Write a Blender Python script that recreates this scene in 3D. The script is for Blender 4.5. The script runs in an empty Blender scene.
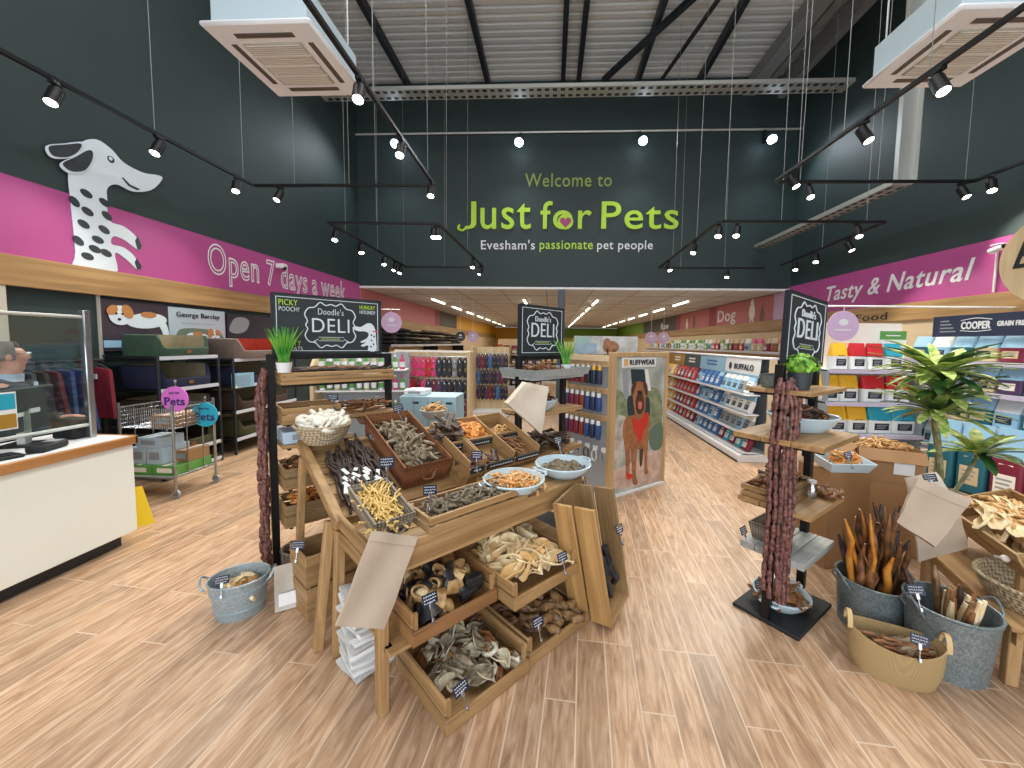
import bpy, bmesh, math, random
from mathutils import Vector as V, Matrix as MX
from math import sin, cos, pi, radians as R, atan2, sqrt, hypot
SC = bpy.context.scene
COL = SC.collection
# ------------------------------------------------------------------ camera
FPX, PX, PY, HC = 385., 531., 369.5, 1.6
YAW, PIT, ROL = .05, .069, .0145
_F = V((-sin(YAW)*cos(PIT), cos(YAW)*cos(PIT), -sin(PIT)))
_R0 = V((cos(YAW), sin(YAW), 0)); _D0 = -_R0.cross(_F)
if _D0.z > 0: _D0 = -_D0
_R = cos(ROL)*_R0 - sin(ROL)*_D0
_D = cos(ROL)*_D0 + sin(ROL)*_R0
EYE = V((0, 0, HC))
cd = bpy.data.cameras.new('camera'); cam = bpy.data.objects.new('camera', cd); COL.objects.link(cam)
cd.sensor_width = 36; cd.lens = 36*FPX/1024; cd.clip_start = .02; cd.clip_end = 200
cd.shift_x = (512-PX)/1024; cd.shift_y = -(384-PY)/1024
_B = -_F; _U = -_D
cam.matrix_world = MX(((_R.x, _U.x, _B.x, EYE.x), (_R.y, _U.y, _B.y, EYE.y), (_R.z, _U.z, _B.z, EYE.z), (0, 0, 0, 1)))
SC.camera = cam
# ------------------------------------------------------------------ world, daylight, exposure
SC.view_settings.view_transform = 'Standard'; SC.view_settings.look = 'None'
SC.view_settings.exposure = 0.12; SC.view_settings.gamma = 1; SC.view_settings.use_curve_mapping = False
W = bpy.data.worlds.new('sky'); SC.world = W; W.use_nodes = True
W.node_tree.nodes['Background'].inputs[0].default_value = (.72, .86, 1, 1)
W.node_tree.nodes['Background'].inputs[1].default_value = 1.2
def area(name, loc, sx, sy, energy, col, rot):
    l = bpy.data.lights.new(name, 'AREA'); l.shape = 'RECTANGLE'; l.size = sx; l.size_y = sy
    l.energy = energy; l.color = col
    o = bpy.data.objects.new(name, l); COL.objects.link(o); o.location = loc; o.rotation_euler = rot
    return o
# daylight through the glazed shop front behind the camera
area('shopfront_daylight', (.4, -4.3, 2.6), 9.5, 4.6, 330, (.98, .985, 1), (R(78), 0, 0))
# added overhead ambient fill for the front hall; the roof deck has no openings
for x in (-2.6, .4, 3.4): area('hall_fill_light', (x, 2.2, 7.6), 1.2, 7.0, 125, (1, .99, .97), (0, 0, 0))
# the rows of ceiling battens in the low part of the shop
for x in (-3.7, -.85, 1.4, 4.1): area('batten_row_light', (x, 20, 2.80), .25, 17, 85, (1, .95, .86), (0, 0, 0))

def ray(px, py): return _F + (px-PX)/FPX*_R + (py-PY)/FPX*_D
def PL(px, py, n, d):
    n = V(n); r = ray(px, py); t = (d - n.dot(EYE))/n.dot(r); return EYE + t*r
def ZP(px, py, z=0.): return PL(px, py, (0, 0, 1), z)
def YP(px, py, y): return PL(px, py, (0, 1, 0), y)
def XP(px, py, x): return PL(px, py, (1, 0, 0), x)
def LZ(M, px, py, h=0.):                 # pixel -> point on the plane z = h of a local frame, in that frame
    n = (M.to_3x3() @ V((0, 0, 1))); o = M @ V((0, 0, h)); return M.inverted() @ PL(px, py, n, n.dot(o))
def LY(M, px, py, h=0.):
    n = (M.to_3x3() @ V((0, 1, 0))); o = M @ V((0, h, 0)); return M.inverted() @ PL(px, py, n, n.dot(o))
def LX(M, px, py, h=0.):
    n = (M.to_3x3() @ V((1, 0, 0))); o = M @ V((h, 0, 0)); return M.inverted() @ PL(px, py, n, n.dot(o))
def T(x, y=None, z=None): return MX.Translation(V(x) if y is None else V((x, y, z)))
def RX(a): return MX.Rotation(a, 4, 'X')
def RY(a): return MX.Rotation(a, 4, 'Y')
def RZ(a): return MX.Rotation(a, 4, 'Z')
def SCL(x, y, z): return MX.Diagonal((x, y, z, 1))
def axes(o, x, y, z):
    return MX(((x[0], y[0], z[0], o[0]), (x[1], y[1], z[1], o[1]), (x[2], y[2], z[2], o[2]), (0, 0, 0, 1)))
def facing(o, right):                    # panel frame: x along right, z up, front towards -y
    x = V((right[0], right[1], 0)).normalized(); y = V((-x.y, x.x, 0)); return axes(o, x, y, (0, 0, 1))

# ------------------------------------------------------------------ materials
def lin(c):
    return tuple(((v/255)/12.92 if v/255 <= .04045 else ((v/255+.055)/1.055)**2.4) for v in c) + (1,)
def _base(name):
    m = bpy.data.materials.new(name); m.use_nodes = True; nt = m.node_tree
    return m, nt, nt.nodes['Principled BSDF']
def _n(nt, t, **k):
    n = nt.nodes.new(t)
    for a, b in k.items(): setattr(n, a, b)
    return n
def _ramp(nt, fac, stops):
    r = _n(nt, 'ShaderNodeValToRGB'); e = r.color_ramp.elements
    e[0].position, e[0].color = stops[0][0], stops[0][1]; e[1].position, e[1].color = stops[-1][0], stops[-1][1]
    for p, c in stops[1:-1]:
        x = e.new(p); x.color = c
    nt.links.new(fac, r.inputs[0]); return r.outputs[0]
def _coord(nt, scale, rot=(0, 0, 0)):
    tc = _n(nt, 'ShaderNodeTexCoord'); mp = _n(nt, 'ShaderNodeMapping')
    mp.inputs['Scale'].default_value = scale; mp.inputs['Rotation'].default_value = rot
    nt.links.new(tc.outputs['Object'], mp.inputs[0]); return mp.outputs[0]
def _bump(nt, h, p, s, d=.01):
    b = _n(nt, 'ShaderNodeBump'); b.inputs['Strength'].default_value = s; b.inputs['Distance'].default_value = d
    nt.links.new(h, b.inputs['Height']); nt.links.new(b.outputs[0], p.inputs['Normal'])
def mat(name, c, rough=.55, metal=0., var=0., scale=9., bump=0., bscale=60., emit=0., c2=None):
    m, nt, p = _base(name); c = lin(c)
    p.inputs['Roughness'].default_value = rough; p.inputs['Metallic'].default_value = metal
    p.inputs['Base Color'].default_value = c
    if var or c2:
        n = _n(nt, 'ShaderNodeTexNoise'); n.inputs['Scale'].default_value = scale; n.inputs['Detail'].default_value = 3
        nt.links.new(_coord(nt, (1, 1, 1)), n.inputs[0])
        if c2: a, b = c, lin(c2)
        else: a = tuple(x*(1-var) for x in c[:3])+(1,); b = tuple(min(1, x*(1+var)) for x in c[:3])+(1,)
        nt.links.new(_ramp(nt, n.outputs[0], [(.36, a), (.64, b)]), p.inputs['Base Color'])
    if bump:
        n = _n(nt, 'ShaderNodeTexNoise'); n.inputs['Scale'].default_value = bscale
        nt.links.new(_coord(nt, (1, 1, 1)), n.inputs[0]); _bump(nt, n.outputs[0], p, bump)
    if emit:
        p.inputs['Emission Color'].default_value = c; p.inputs['Emission Strength'].default_value = emit
    return m
def wood(name, c1, c2, axis='x', rough=.55, f=26.):
    m, nt, p = _base(name); s = [f, f, f]; s['xyz'.index(axis)] = f*.055
    n = _n(nt, 'ShaderNodeTexNoise'); n.inputs['Scale'].default_value = 1; n.inputs['Detail'].default_value = 5
    n.inputs['Distortion'].default_value = .6
    nt.links.new(_coord(nt, s), n.inputs[0])
    nt.links.new(_ramp(nt, n.outputs[0], [(.3, lin(c1)), (.68, lin(c2))]), p.inputs['Base Color'])
    p.inputs['Roughness'].default_value = rough; _bump(nt, n.outputs[0], p, .15)
    return m
def weave(name, c1, c2, f=55., rough=.7):
    m, nt, p = _base(name); co = _coord(nt, (1, 1, 1))
    outs = []
    for d in ('X', 'Y', 'Z'):
        w = _n(nt, 'ShaderNodeTexWave', wave_type='BANDS', bands_direction=d); w.inputs['Scale'].default_value = f/6.28*2
        w.inputs['Distortion'].default_value = 1.2; w.inputs['Detail'].default_value = 1
        nt.links.new(co, w.inputs[0]); outs.append(w.outputs[1])
    a = _n(nt, 'ShaderNodeMath', operation='ADD'); b = _n(nt, 'ShaderNodeMath', operation='ADD')
    nt.links.new(outs[0], a.inputs[0]); nt.links.new(outs[1], a.inputs[1])
    nt.links.new(a.outputs[0], b.inputs[0]); nt.links.new(outs[2], b.inputs[1])
    d = _n(nt, 'ShaderNodeMath', operation='MULTIPLY'); d.inputs[1].default_value = .333
    nt.links.new(b.outputs[0], d.inputs[0])
    nt.links.new(_ramp(nt, d.outputs[0], [(.25, lin(c1)), (.7, lin(c2))]), p.inputs['Base Color'])
    p.inputs['Roughness'].default_value = rough; _bump(nt, d.outputs[0], p, .8, .006)
    return m
def glass(name, tint=(1, 1, 1), mixf=.12, rough=.03):
    m, nt, p = _base(name)
    t = _n(nt, 'ShaderNodeBsdfTransparent'); t.inputs[0].default_value = tint + (1,)
    g = _n(nt, 'ShaderNodeBsdfGlossy'); g.inputs['Roughness'].default_value = rough
    x = _n(nt, 'ShaderNodeMixShader'); x.inputs[0].default_value = mixf
    nt.links.new(t.outputs[0], x.inputs[1]); nt.links.new(g.outputs[0], x.inputs[2])
    nt.links.new(x.outputs[0], nt.nodes['Material Output'].inputs[0]); nt.nodes.remove(p)
    return m
def galv(name, c1, c2, rough=.42):
    m, nt, p = _base(name); v = _n(nt, 'ShaderNodeTexVoronoi'); v.inputs['Scale'].default_value = 130
    nt.links.new(_coord(nt, (1, 1, 1)), v.inputs[0])
    b = _n(nt, 'ShaderNodeRGBToBW'); nt.links.new(v.outputs['Color'], b.inputs[0])
    nt.links.new(_ramp(nt, b.outputs[0], [(.2, lin(c1)), (.8, lin(c2))]), p.inputs['Base Color'])
    p.inputs['Metallic'].default_value = .4; p.inputs['Roughness'].default_value = rough
    return m
def floor_mat():
    m, nt, p = _base('oak_vinyl_planks')
    co = _coord(nt, (1, 1, 1), (0, 0, R(-85)))
    b = _n(nt, 'ShaderNodeTexBrick'); b.offset = .37; b.offset_frequency = 3
    b.inputs['Scale'].default_value = 1; b.inputs['Brick Width'].default_value = 1.0; b.inputs['Row Height'].default_value = .142
    b.inputs['Mortar Size'].default_value = .005; b.inputs['Mortar Smooth'].default_value = .8
    b.inputs['Color1'].default_value = (.2, .2, .2, 1); b.inputs['Color2'].default_value = (.8, .8, .8, 1); b.inputs['Mortar'].default_value = (.5, .5, .5, 1)
    nt.links.new(co, b.inputs[0])
    mp = _n(nt, 'ShaderNodeMapping'); mp.inputs['Scale'].default_value = (4.5, 34, 1); nt.links.new(co, mp.inputs[0])
    add = _n(nt, 'ShaderNodeVectorMath', operation='ADD'); nt.links.new(mp.outputs[0], add.inputs[0])
    sc = _n(nt, 'ShaderNodeVectorMath', operation='SCALE'); sc.inputs['Scale'].default_value = 40; nt.links.new(b.outputs[0], sc.inputs[0]); nt.links.new(sc.outputs[0], add.inputs[1])
    n = _n(nt, 'ShaderNodeTexNoise'); n.inputs['Scale'].default_value = 1; n.inputs['Detail'].default_value = 7; n.inputs['Distortion'].default_value = 1.3
    nt.links.new(add.outputs[0], n.inputs[0])
    grain = _ramp(nt, n.outputs[0], [(.3, lin((154, 122, 94))), (.5, lin((187, 154, 123))), (.72, lin((215, 188, 159)))])
    tone = _ramp(nt, b.outputs[0], [(.2, (.74, .73, .73, 1)), (.5, (.95, .91, .87, 1)), (.8, (1.05, 1.02, 1.0, 1))])
    mul = _n(nt, 'ShaderNodeMix', data_type='RGBA', blend_type='MULTIPLY'); mul.inputs[0].default_value = 1
    nt.links.new(grain, mul.inputs[6]); nt.links.new(tone, mul.inputs[7])
    fin = _n(nt, 'ShaderNodeMix', data_type='RGBA'); fin.inputs[7].default_value = lin((224, 208, 190))
    f2 = _n(nt, 'ShaderNodeMath', operation='MULTIPLY'); f2.inputs[1].default_value = .6
    nt.links.new(b.outputs['Fac'], f2.inputs[0]); nt.links.new(f2.outputs[0], fin.inputs[0]); nt.links.new(mul.outputs[2], fin.inputs[6])
    nt.links.new(fin.outputs[2], p.inputs['Base Color'])
    p.inputs['Roughness'].default_value = .38
    return m

# ------------------------------------------------------------------ mesh builder
class MB:
    def __init__(s): s.v = []; s.f = []; s.mi = []; s.k = 0
    def add(s, vs, fs, M=None):
        o = len(s.v)
        s.v += [tuple(M @ V(p)) if M is not None else tuple(p) for p in vs]
        s.f += [tuple(i+o for i in f) for f in fs]; s.mi += [s.k]*len(fs); return s
    def box(s, x0, x1, y0, y1, z0, z1, M=None, b=0.):
        if x1 < x0: x0, x1 = x1, x0
        if y1 < y0: y0, y1 = y1, y0
        if z1 < z0: z0, z1 = z1, z0
        b = min(b, (x1-x0)*.45, (y1-y0)*.45, (z1-z0)*.45)
        if b <= 0:
            vs = [(x, y, z) for x in (x0, x1) for y in (y0, y1) for z in (z0, z1)]
            return s.add(vs, [(0, 1, 3, 2), (4, 6, 7, 5), (0, 4, 5, 1), (2, 3, 7, 6), (0, 2, 6, 4), (1, 5, 7, 3)], M)
        vs = []; ix = {}
        for a in (0, 1):
            for c in (0, 1):
                for d in (0, 1):
                    e = [(x0, x1)[a], (y0, y1)[c], (z0, z1)[d]]; sg = [1-2*a, 1-2*c, 1-2*d]
                    for ax in range(3):
                        q = list(e)
                        for o in range(3):
                            if o != ax: q[o] += sg[o]*b
                        ix[a, c, d, ax] = len(vs); vs.append(q)
        fs = []
        for ax in range(3):
            o1, o2 = [i for i in range(3) if i != ax]
            for sd in (0, 1):
                q = []
                for p1, p2 in ((0, 0), (1, 0), (1, 1), (0, 1)):
                    k = [0, 0, 0]; k[ax] = sd; k[o1] = p1; k[o2] = p2; q.append(ix[k[0], k[1], k[2], ax])
                fs.append(q)
            for p1 in (0, 1):
                for p2 in (0, 1):
                    k0 = [0, 0, 0]; k0[o1] = p1; k0[o2] = p2; k0[ax] = 0; k1 = list(k0); k1[ax] = 1
                    fs.append((ix[tuple(k0)+(o1,)], ix[tuple(k1)+(o1,)], ix[tuple(k1)+(o2,)], ix[tuple(k0)+(o2,)]))
        for a in (0, 1):
            for c in (0, 1):
                for d in (0, 1): fs.append((ix[a, c, d, 0], ix[a, c, d, 1], ix[a, c, d, 2]))
        return s.add(vs, fs, M)
    def bar(s, p, q, w, h, b=0., up=(0, 0, 1)):
        p, q = V(p), V(q); z = (q-p); L = z.length; z.normalize(); u = V(up)
        if abs(z.dot(u)) > .97: u = V((0, 1, 0))
        x = u.cross(z).normalized(); y = z.cross(x)
        return s.box(-w/2, w/2, -h/2, h/2, 0, L, axes(p, x, y, z), b)
    def tube(s, pts, r, n=8, M=None, closed=False, caps=True):
        pts = [V(p) for p in pts]; N = len(pts)
        if not hasattr(r, '__len__'): r = [r]*N
        vs = []; prev = None
        for i, p in enumerate(pts):
            if closed: t = pts[(i+1) % N]-pts[i-1]
            else: t = pts[min(i+1, N-1)]-pts[max(i-1, 0)]
            if t.length < 1e-9: t = V((0, 0, 1))
            t.normalize()
            if prev is None:
                a = V((0, 0, 1)) if abs(t.z) < .9 else V((1, 0, 0)); x = (a-t*a.dot(t)).normalized()
            else:
                x = prev - t*prev.dot(t)
                x = x.normalized() if x.length > 1e-6 else t.orthogonal().normalized()
            prev = x; y = t.cross(x)
            for k in range(n):
                c = 2*pi*k/n; vs.append(p+(x*cos(c)+y*sin(c))*r[i])
        fs = []
        for i in range(N if closed else N-1):
            j = (i+1) % N
            for k in range(n): fs.append((i*n+k, i*n+(k+1) % n, j*n+(k+1) % n, j*n+k))
        if caps and not closed: fs += [tuple(range(n-1, -1, -1)), tuple((N-1)*n+k for k in range(n))]
        return s.add(vs, fs, M)
    def lathe(s, prof, n=24, M=None, sx=1., sy=1., e=1.):
        vs = []; N = len(prof)
        for r, z in prof:
            for k in range(n):
                c = 2*pi*k/n; cx, cy = cos(c), sin(c)
                if e != 1.: cx, cy = math.copysign(abs(cx)**e, cx), math.copysign(abs(cy)**e, cy)
                vs.append((r*cx*sx, r*cy*sy, z))
        fs = []
        for i in range(N-1):
            for k in range(n): fs.append((i*n+k, i*n+(k+1) % n, (i+1)*n+(k+1) % n, (i+1)*n+k))
        if prof[0][0] > 1e-6: fs.append(tuple(range(n-1, -1, -1)))
        if prof[-1][0] > 1e-6: fs.append(tuple((N-1)*n+k for k in range(n)))
        return s.add(vs, fs, M)
    def ball(s, c, r, nu=12, nv=8, M=None):
        if not hasattr(r, '__len__'): r = (r, r, r)
        vs = []; fs = []
        for j in range(nv+1):
            a = pi*j/nv
            for k in range(nu):
                b = 2*pi*k/nu; vs.append((c[0]+r[0]*sin(a)*cos(b), c[1]+r[1]*sin(a)*sin(b), c[2]+r[2]*cos(a)))
        for j in range(nv):
            for k in range(nu): fs.append((j*nu+k, (j+1)*nu+k, (j+1)*nu+(k+1) % nu, j*nu+(k+1) % nu))
        return s.add(vs, fs, M)
    def poly(s, pts, y0=-.002, t=.002, M=None):      # flat shape in the xz plane, front at y0
        N = len(pts)
        vs = [(x, y0, z) for x, z in pts]+[(x, y0+t, z) for x, z in pts]
        fs = [tuple(range(N)), tuple(range(2*N-1, N-1, -1))]+[(i, (i+1) % N, N+(i+1) % N, N+i) for i in range(N)]
        return s.add(vs, fs, M)
    def disc(s, cx, cz, rx, rz, y0=-.002, t=.002, n=24, a=0., M=None):
        return s.poly([(cx+rx*cos(2*pi*k/n)*cos(a)-rz*sin(2*pi*k/n)*sin(a), cz+rx*cos(2*pi*k/n)*sin(a)+rz*sin(2*pi*k/n)*cos(a)) for k in range(n)], y0, t, M)
    def sheet(s, fn, nu, nv, t=.003, M=None):        # a surface fn(u,v) given a small thickness
        g = [[V(fn(i/nu, j/nv)) for j in range(nv+1)] for i in range(nu+1)]
        vs = []; m = nv+1
        for i in range(nu+1):
            for j in range(m):
                a = g[min(i+1, nu)][j]-g[max(i-1, 0)][j]; b = g[i][min(j+1, nv)]-g[i][max(j-1, 0)]
                nn = a.cross(b); nn = nn.normalized() if nn.length > 1e-12 else V((0, 0, 1)); vs.append((g[i][j], nn))
        K = len(vs); top = [p+nn*t/2 for p, nn in vs]; bot = [p-nn*t/2 for p, nn in vs]; fs = []
        for i in range(nu):
            for j in range(nv):
                q = (i*m+j, (i+1)*m+j, (i+1)*m+j+1, i*m+j+1); fs.append(q); fs.append(tuple(K+x for x in reversed(q)))
        rim = [i*m for i in range(nu)]+[nu*m+j for j in range(nv)]+[i*m+nv for i in range(nu, 0, -1)]+[j for j in range(nv, 0, -1)]
        for a in range(len(rim)):
            p, q = rim[a], rim[(a+1) % len(rim)]; fs.append((p, K+p, K+q, q))
        return s.add(top+bot, fs, M)
    def mesh(s, name, mats, smooth=40):
        me = bpy.data.meshes.new(name); me.from_pydata(s.v, [], s.f)
        mats = mats if isinstance(mats, (list, tuple)) else [mats]
        for m in mats: me.materials.append(m)
        me.polygons.foreach_set('material_index', s.mi)
        b = bmesh.new(); b.from_mesh(me); bmesh.ops.remove_doubles(b, verts=b.verts, dist=1e-5)
        bmesh.ops.recalc_face_normals(b, faces=b.faces); b.to_mesh(me); b.free()
        if smooth:
            me.polygons.foreach_set('use_smooth', [True]*len(me.polygons)); me.set_sharp_from_angle(angle=R(smooth))
        me.update(); return me
def link(name, me, parent=None, M=None):
    o = bpy.data.objects.new(name, me); COL.objects.link(o)
    if parent is not None: o.parent = parent
    if M is not None: o.matrix_basis = M
    return o
def props(o, label, cat, group=None, kind=None):
    o['label'] = label; o['category'] = cat
    if group: o['group'] = group
    if kind: o['kind'] = kind
    return o
def thing(name, label, cat, M=None, group=None):
    o = bpy.data.objects.new(name, None); o.empty_display_size = .05; COL.objects.link(o)
    if M is not None: o.matrix_basis = M if isinstance(M, MX) else T(M)
    return props(o, label, cat, group)
def part(mb, name, m, parent, label=None, smooth=40, M=None):
    o = link(name, mb.mesh(name, m, smooth), parent, M)
    if label: o['label'] = label
    return o
def solo(mb, name, m, label, cat, group=None, M=None, smooth=40):
    return props(link(name, mb.mesh(name, m, smooth), None, M), label, cat, group)
def struct(mb, name, m, smooth=0):
    o = link(name, mb.mesh(name, m, smooth)); o['kind'] = 'structure'; return o
def kids(o): return KIDS.get(o.name) or list(o.children)
KIDS = {}
def dup(root, M, label=None, group=None):
    r = root.copy(); COL.objects.link(r); r.matrix_basis = M
    if label: r['label'] = label
    if group: r['group'] = group
    for ch in kids(root):
        c = ch.copy(); COL.objects.link(c); c.parent = r
        for g in kids(ch):
            d = g.copy(); COL.objects.link(d); d.parent = c
    return r
def reg(root):                                   # remember a finished thing's parts for copying
    KIDS[root.name] = list(root.children)
    for c in root.children: KIDS[c.name] = list(c.children)
    return root
ORD = ['first', 'second', 'third', 'fourth', 'fifth', 'sixth', 'seventh', 'eighth', 'ninth', 'tenth', 'eleventh', 'twelfth',
       'thirteenth', 'fourteenth', 'fifteenth', 'sixteenth', 'seventeenth', 'eighteenth', 'nineteenth', 'twentieth']
_tc = {}
def text_mesh(s, shear=0., bold=0., outline=0.):
    k = (s, shear, bold, outline)
    if k in _tc: return _tc[k]
    c = bpy.data.curves.new('lettering', 'FONT'); c.body = s; c.shear = shear; c.offset = bold; c.resolution_u = 4; c.space_character = 1.08
    if outline: c.fill_mode = 'NONE'; c.bevel_depth = outline; c.bevel_resolution = 0
    else: c.extrude = .004
    o = bpy.data.objects.new('lettering', c); COL.objects.link(o)
    dg = bpy.context.evaluated_depsgraph_get(); dg.update()
    me = bpy.data.meshes.new_from_object(o.evaluated_get(dg)); bpy.data.objects.remove(o)
    vs = [tuple(v.co) for v in me.vertices]; fs = [tuple(p.vertices) for p in me.polygons]
    _tc[k] = (vs, fs); return vs, fs
def letters(mb, s, x, z, w, h, y=-.006, shear=0., bold=0., outline=0., M=None, slope=0., depth=.006):
    vs, fs = text_mesh(s, shear, bold, outline)
    x0, x1 = min(v[0] for v in vs), max(v[0] for v in vs); y0, y1 = min(v[1] for v in vs), max(v[1] for v in vs)
    z0, z1 = min(v[2] for v in vs), max(v[2] for v in vs)
    out = []
    for a, b, c in vs:
        px = x+(a-x0)/(x1-x0)*w
        out.append((px, y - (c-z0)/(z1-z0+1e-9)*depth+depth/2, z+(b-y0)/(y1-y0)*h+slope*(px-x)))
    return mb.add(out, fs, M)
def spl(pts, n=5, closed=True):
    N = len(pts); out = []
    for i in range(N if closed else N-1):
        if closed: p = [pts[(i+k) % N] for k in (-1, 0, 1, 2)]
        else: p = [pts[max(0, min(N-1, i+k))] for k in (-1, 0, 1, 2)]
        for k in range(n):
            t = k/n
            out.append(tuple(.5*(2*p[1][a]+(p[2][a]-p[0][a])*t+(2*p[0][a]-5*p[1][a]+4*p[2][a]-p[3][a])*t*t+(3*p[1][a]-p[0][a]-3*p[2][a]+p[3][a])*t**3) for a in range(len(pts[0]))))
    if not closed: out.append(tuple(pts[-1]))
    return out
rnd = random.Random(7)
def U(a, b): return rnd.uniform(a, b)
# ------------------------------------------------------------------ shared materials
M_FLOOR = floor_mat()
M_WALL = mat('dark_green_paint', (43, 60, 60), .6, var=.04, scale=2)
M_PINK = mat('pink_paint', (178, 76, 142), .5)
M_FASCIA = wood('oak_fascia', (150, 116, 74), (184, 148, 100), 'y', .5, 16)
M_ROOF = mat('grey_deck', (208, 213, 214), .5, .1)
M_STEEL = mat('dark_steel', (40, 47, 55), .5, .3)
M_STEELL = mat('light_steel', (150, 152, 150), .45, .4)
M_GALVT = mat('tray_steel', (190, 194, 190), .4, .4)
M_BLACK = mat('black_metal', (22, 23, 25), .45, .3)
M_BLACKM = mat('matt_black', (26, 27, 29), .7)
M_WHITE = mat('white_plastic', (232, 234, 236), .45)
M_CREAM = mat('cream_panel', (238, 242, 234), .4)
M_OFFW = mat('warm_white', (244, 240, 228), .6)
M_CHROME = mat('chrome', (172, 177, 182), .25, .9)
M_WOODX = wood('crate_pine_x', (138, 106, 66), (186, 150, 103), 'x')
M_WOODY = wood('crate_pine_y', (136, 104, 64), (182, 147, 100), 'y')
M_WOODZ = wood('crate_pine_z', (144, 112, 70), (192, 156, 108), 'z')
M_DKWX = wood('aged_board_x', (118, 94, 62), (162, 134, 94), 'x')
M_DKWZ = wood('aged_board_z', (118, 94, 62), (162, 134, 94), 'z')
M_GREYW = wood('grey_washed_board', (140, 146, 146), (188, 192, 188), 'x')
M_LIGHT = mat('lamp_lens', (255, 246, 226), emit=16)
M_FLOOD = mat('flood_lens', (226, 240, 255), emit=26)
M_BATT = mat('batten_tube', (255, 244, 222), emit=4.0)
M_LIME = mat('lime_letters', (182, 226, 62), .5)
M_OLIVE = mat('olive_letters', (146, 170, 84), .6)
M_LETW = mat('white_letters', (232, 236, 240), .5)
M_INK = mat('dark_ink', (34, 36, 40), .6)
M_NAVY = mat('navy_print', (34, 46, 74), .45)
M_CHALK = mat('chalkboard', (40, 48, 52), .65, var=.1, scale=5)
M_CARD = mat('price_card_blue', (24, 34, 62), .5)
M_KRAFT = mat('kraft_paper', (180, 163, 143), .75, var=.05, scale=6)
M_KRAFTW = mat('white_paper_bag', (214, 202, 184), .75, var=.04, scale=5)
M_CARDB = mat('cardboard', (160, 122, 82), .75, var=.08, scale=5)
M_LEAF = mat('leaf_green', (62, 112, 40), .45, c2=(112, 160, 56), scale=14)
M_LEAFD = mat('dark_leaf', (30, 66, 34), .45, c2=(66, 112, 44), scale=14)
M_LEAFY = mat('variegated_leaf', (112, 158, 52), .42, c2=(214, 224, 140), scale=22)
M_GRASS = mat('bright_grass', (64, 150, 48), .45, c2=(128, 196, 72), scale=10)
M_ENAM = mat('pale_blue_enamel', (192, 214, 224), .3)
M_GALV = galv('galvanised_zinc', (112, 126, 130), (146, 158, 160))
M_GALVB = galv('galvanised_bucket', (150, 170, 180), (178, 194, 202), .38)
M_WICKB = weave('brown_wicker', (84, 50, 30), (158, 104, 66), 60)
M_WICKG = weave('grey_wicker', (92, 84, 72), (160, 150, 134), 60)
M_WICKP = weave('pale_wicker', (136, 120, 92), (200, 186, 156), 55)
M_CANV = weave('jute_canvas', (204, 172, 118), (222, 192, 138), 420)
M_SAUS = mat('dried_sausage', (66, 38, 33), .5, c2=(140, 94, 86), scale=60, bump=.3, bscale=140)
M_GLASS = glass('clear_glass', (.93, .97, .95), .07)
M_BLKBROWN = mat('dark_brown_chew', (46, 34, 28), .5, c2=(88, 66, 52), scale=30)
M_BROWNC = mat('brown_chew', (98, 62, 36), .5, c2=(152, 104, 62), scale=30)
M_GREYC = mat('grey_brown_chew', (84, 74, 60), .6, c2=(150, 134, 108), scale=26, bump=.3)
M_YELC = mat('golden_stick', (206, 166, 84), .5, c2=(232, 204, 130), scale=30)
M_ORANGE = mat('orange_chew', (196, 112, 44), .5, c2=(232, 164, 84), scale=25)
M_TANC = mat('tan_chew', (190, 142, 84), .5, c2=(226, 186, 128), scale=25)
M_CREAMC = mat('cream_hide', (226, 202, 150), .5, c2=(250, 236, 200), scale=16, bump=.2)
M_RAWH = mat('white_rawhide', (226, 222, 204), .5, c2=(246, 244, 234), scale=22)
M_HOOFD = mat('dark_hoof', (24, 26, 30), .3, c2=(46, 46, 48), scale=14)
M_HOOFT = mat('tan_hoof', (150, 110, 64), .35, c2=(204, 172, 118), scale=18)
M_FUR = mat('grey_fur_hide', (96, 82, 62), .8, c2=(206, 194, 166), scale=12, bump=.4, bscale=120)
M_FURW = mat('pale_fur_hide', (200, 190, 160), .8, c2=(236, 230, 210), scale=14, bump=.4, bscale=120)
M_TROT = mat('brown_trotter', (92, 66, 42), .4, c2=(160, 126, 86), scale=18)
M_BLUEFT = mat('black_feather', (20, 22, 28), .4, c2=(44, 50, 62), scale=20)
M_ANTLER = mat('dark_antler', (52, 36, 24), .4, c2=(122, 82, 44), scale=16)
M_AMBER = mat('amber_chew', (176, 104, 28), .35, c2=(214, 146, 60), scale=12)
M_STICKD = mat('black_stick', (34, 28, 28), .5, c2=(74, 58, 52), scale=20)
M_TAG = mat('white_tag', (236, 240, 240), .5)
def colr(n, c, r=.45): return mat(n, c, r)
M_RED = colr('red_print', (196, 34, 44)); M_YELLOW = colr('yellow_print', (238, 186, 44)); M_TEAL = colr('teal_print', (40, 164, 190))
M_BLUE = colr('blue_print', (58, 112, 176)); M_SKY = colr('pale_blue_print', (150, 196, 224)); M_GREEN = colr('green_print', (96, 158, 76))
M_MAROON = colr('maroon_print', (122, 30, 56)); M_BEIGE = colr('beige_print', (206, 186, 146)); M_PINKP = colr('pink_print', (222, 66, 124))
M_PURP = colr('purple_print', (78, 52, 92)); M_LILAC = colr('lilac_print', (196, 168, 206)); M_DTEAL = colr('dark_teal_print', (24, 96, 112))
M_GREYP = colr('grey_print', (150, 158, 164)); M_BLKP = colr('black_print', (34, 36, 42)); M_GOLD = colr('gold_print', (170, 128, 46))

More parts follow.
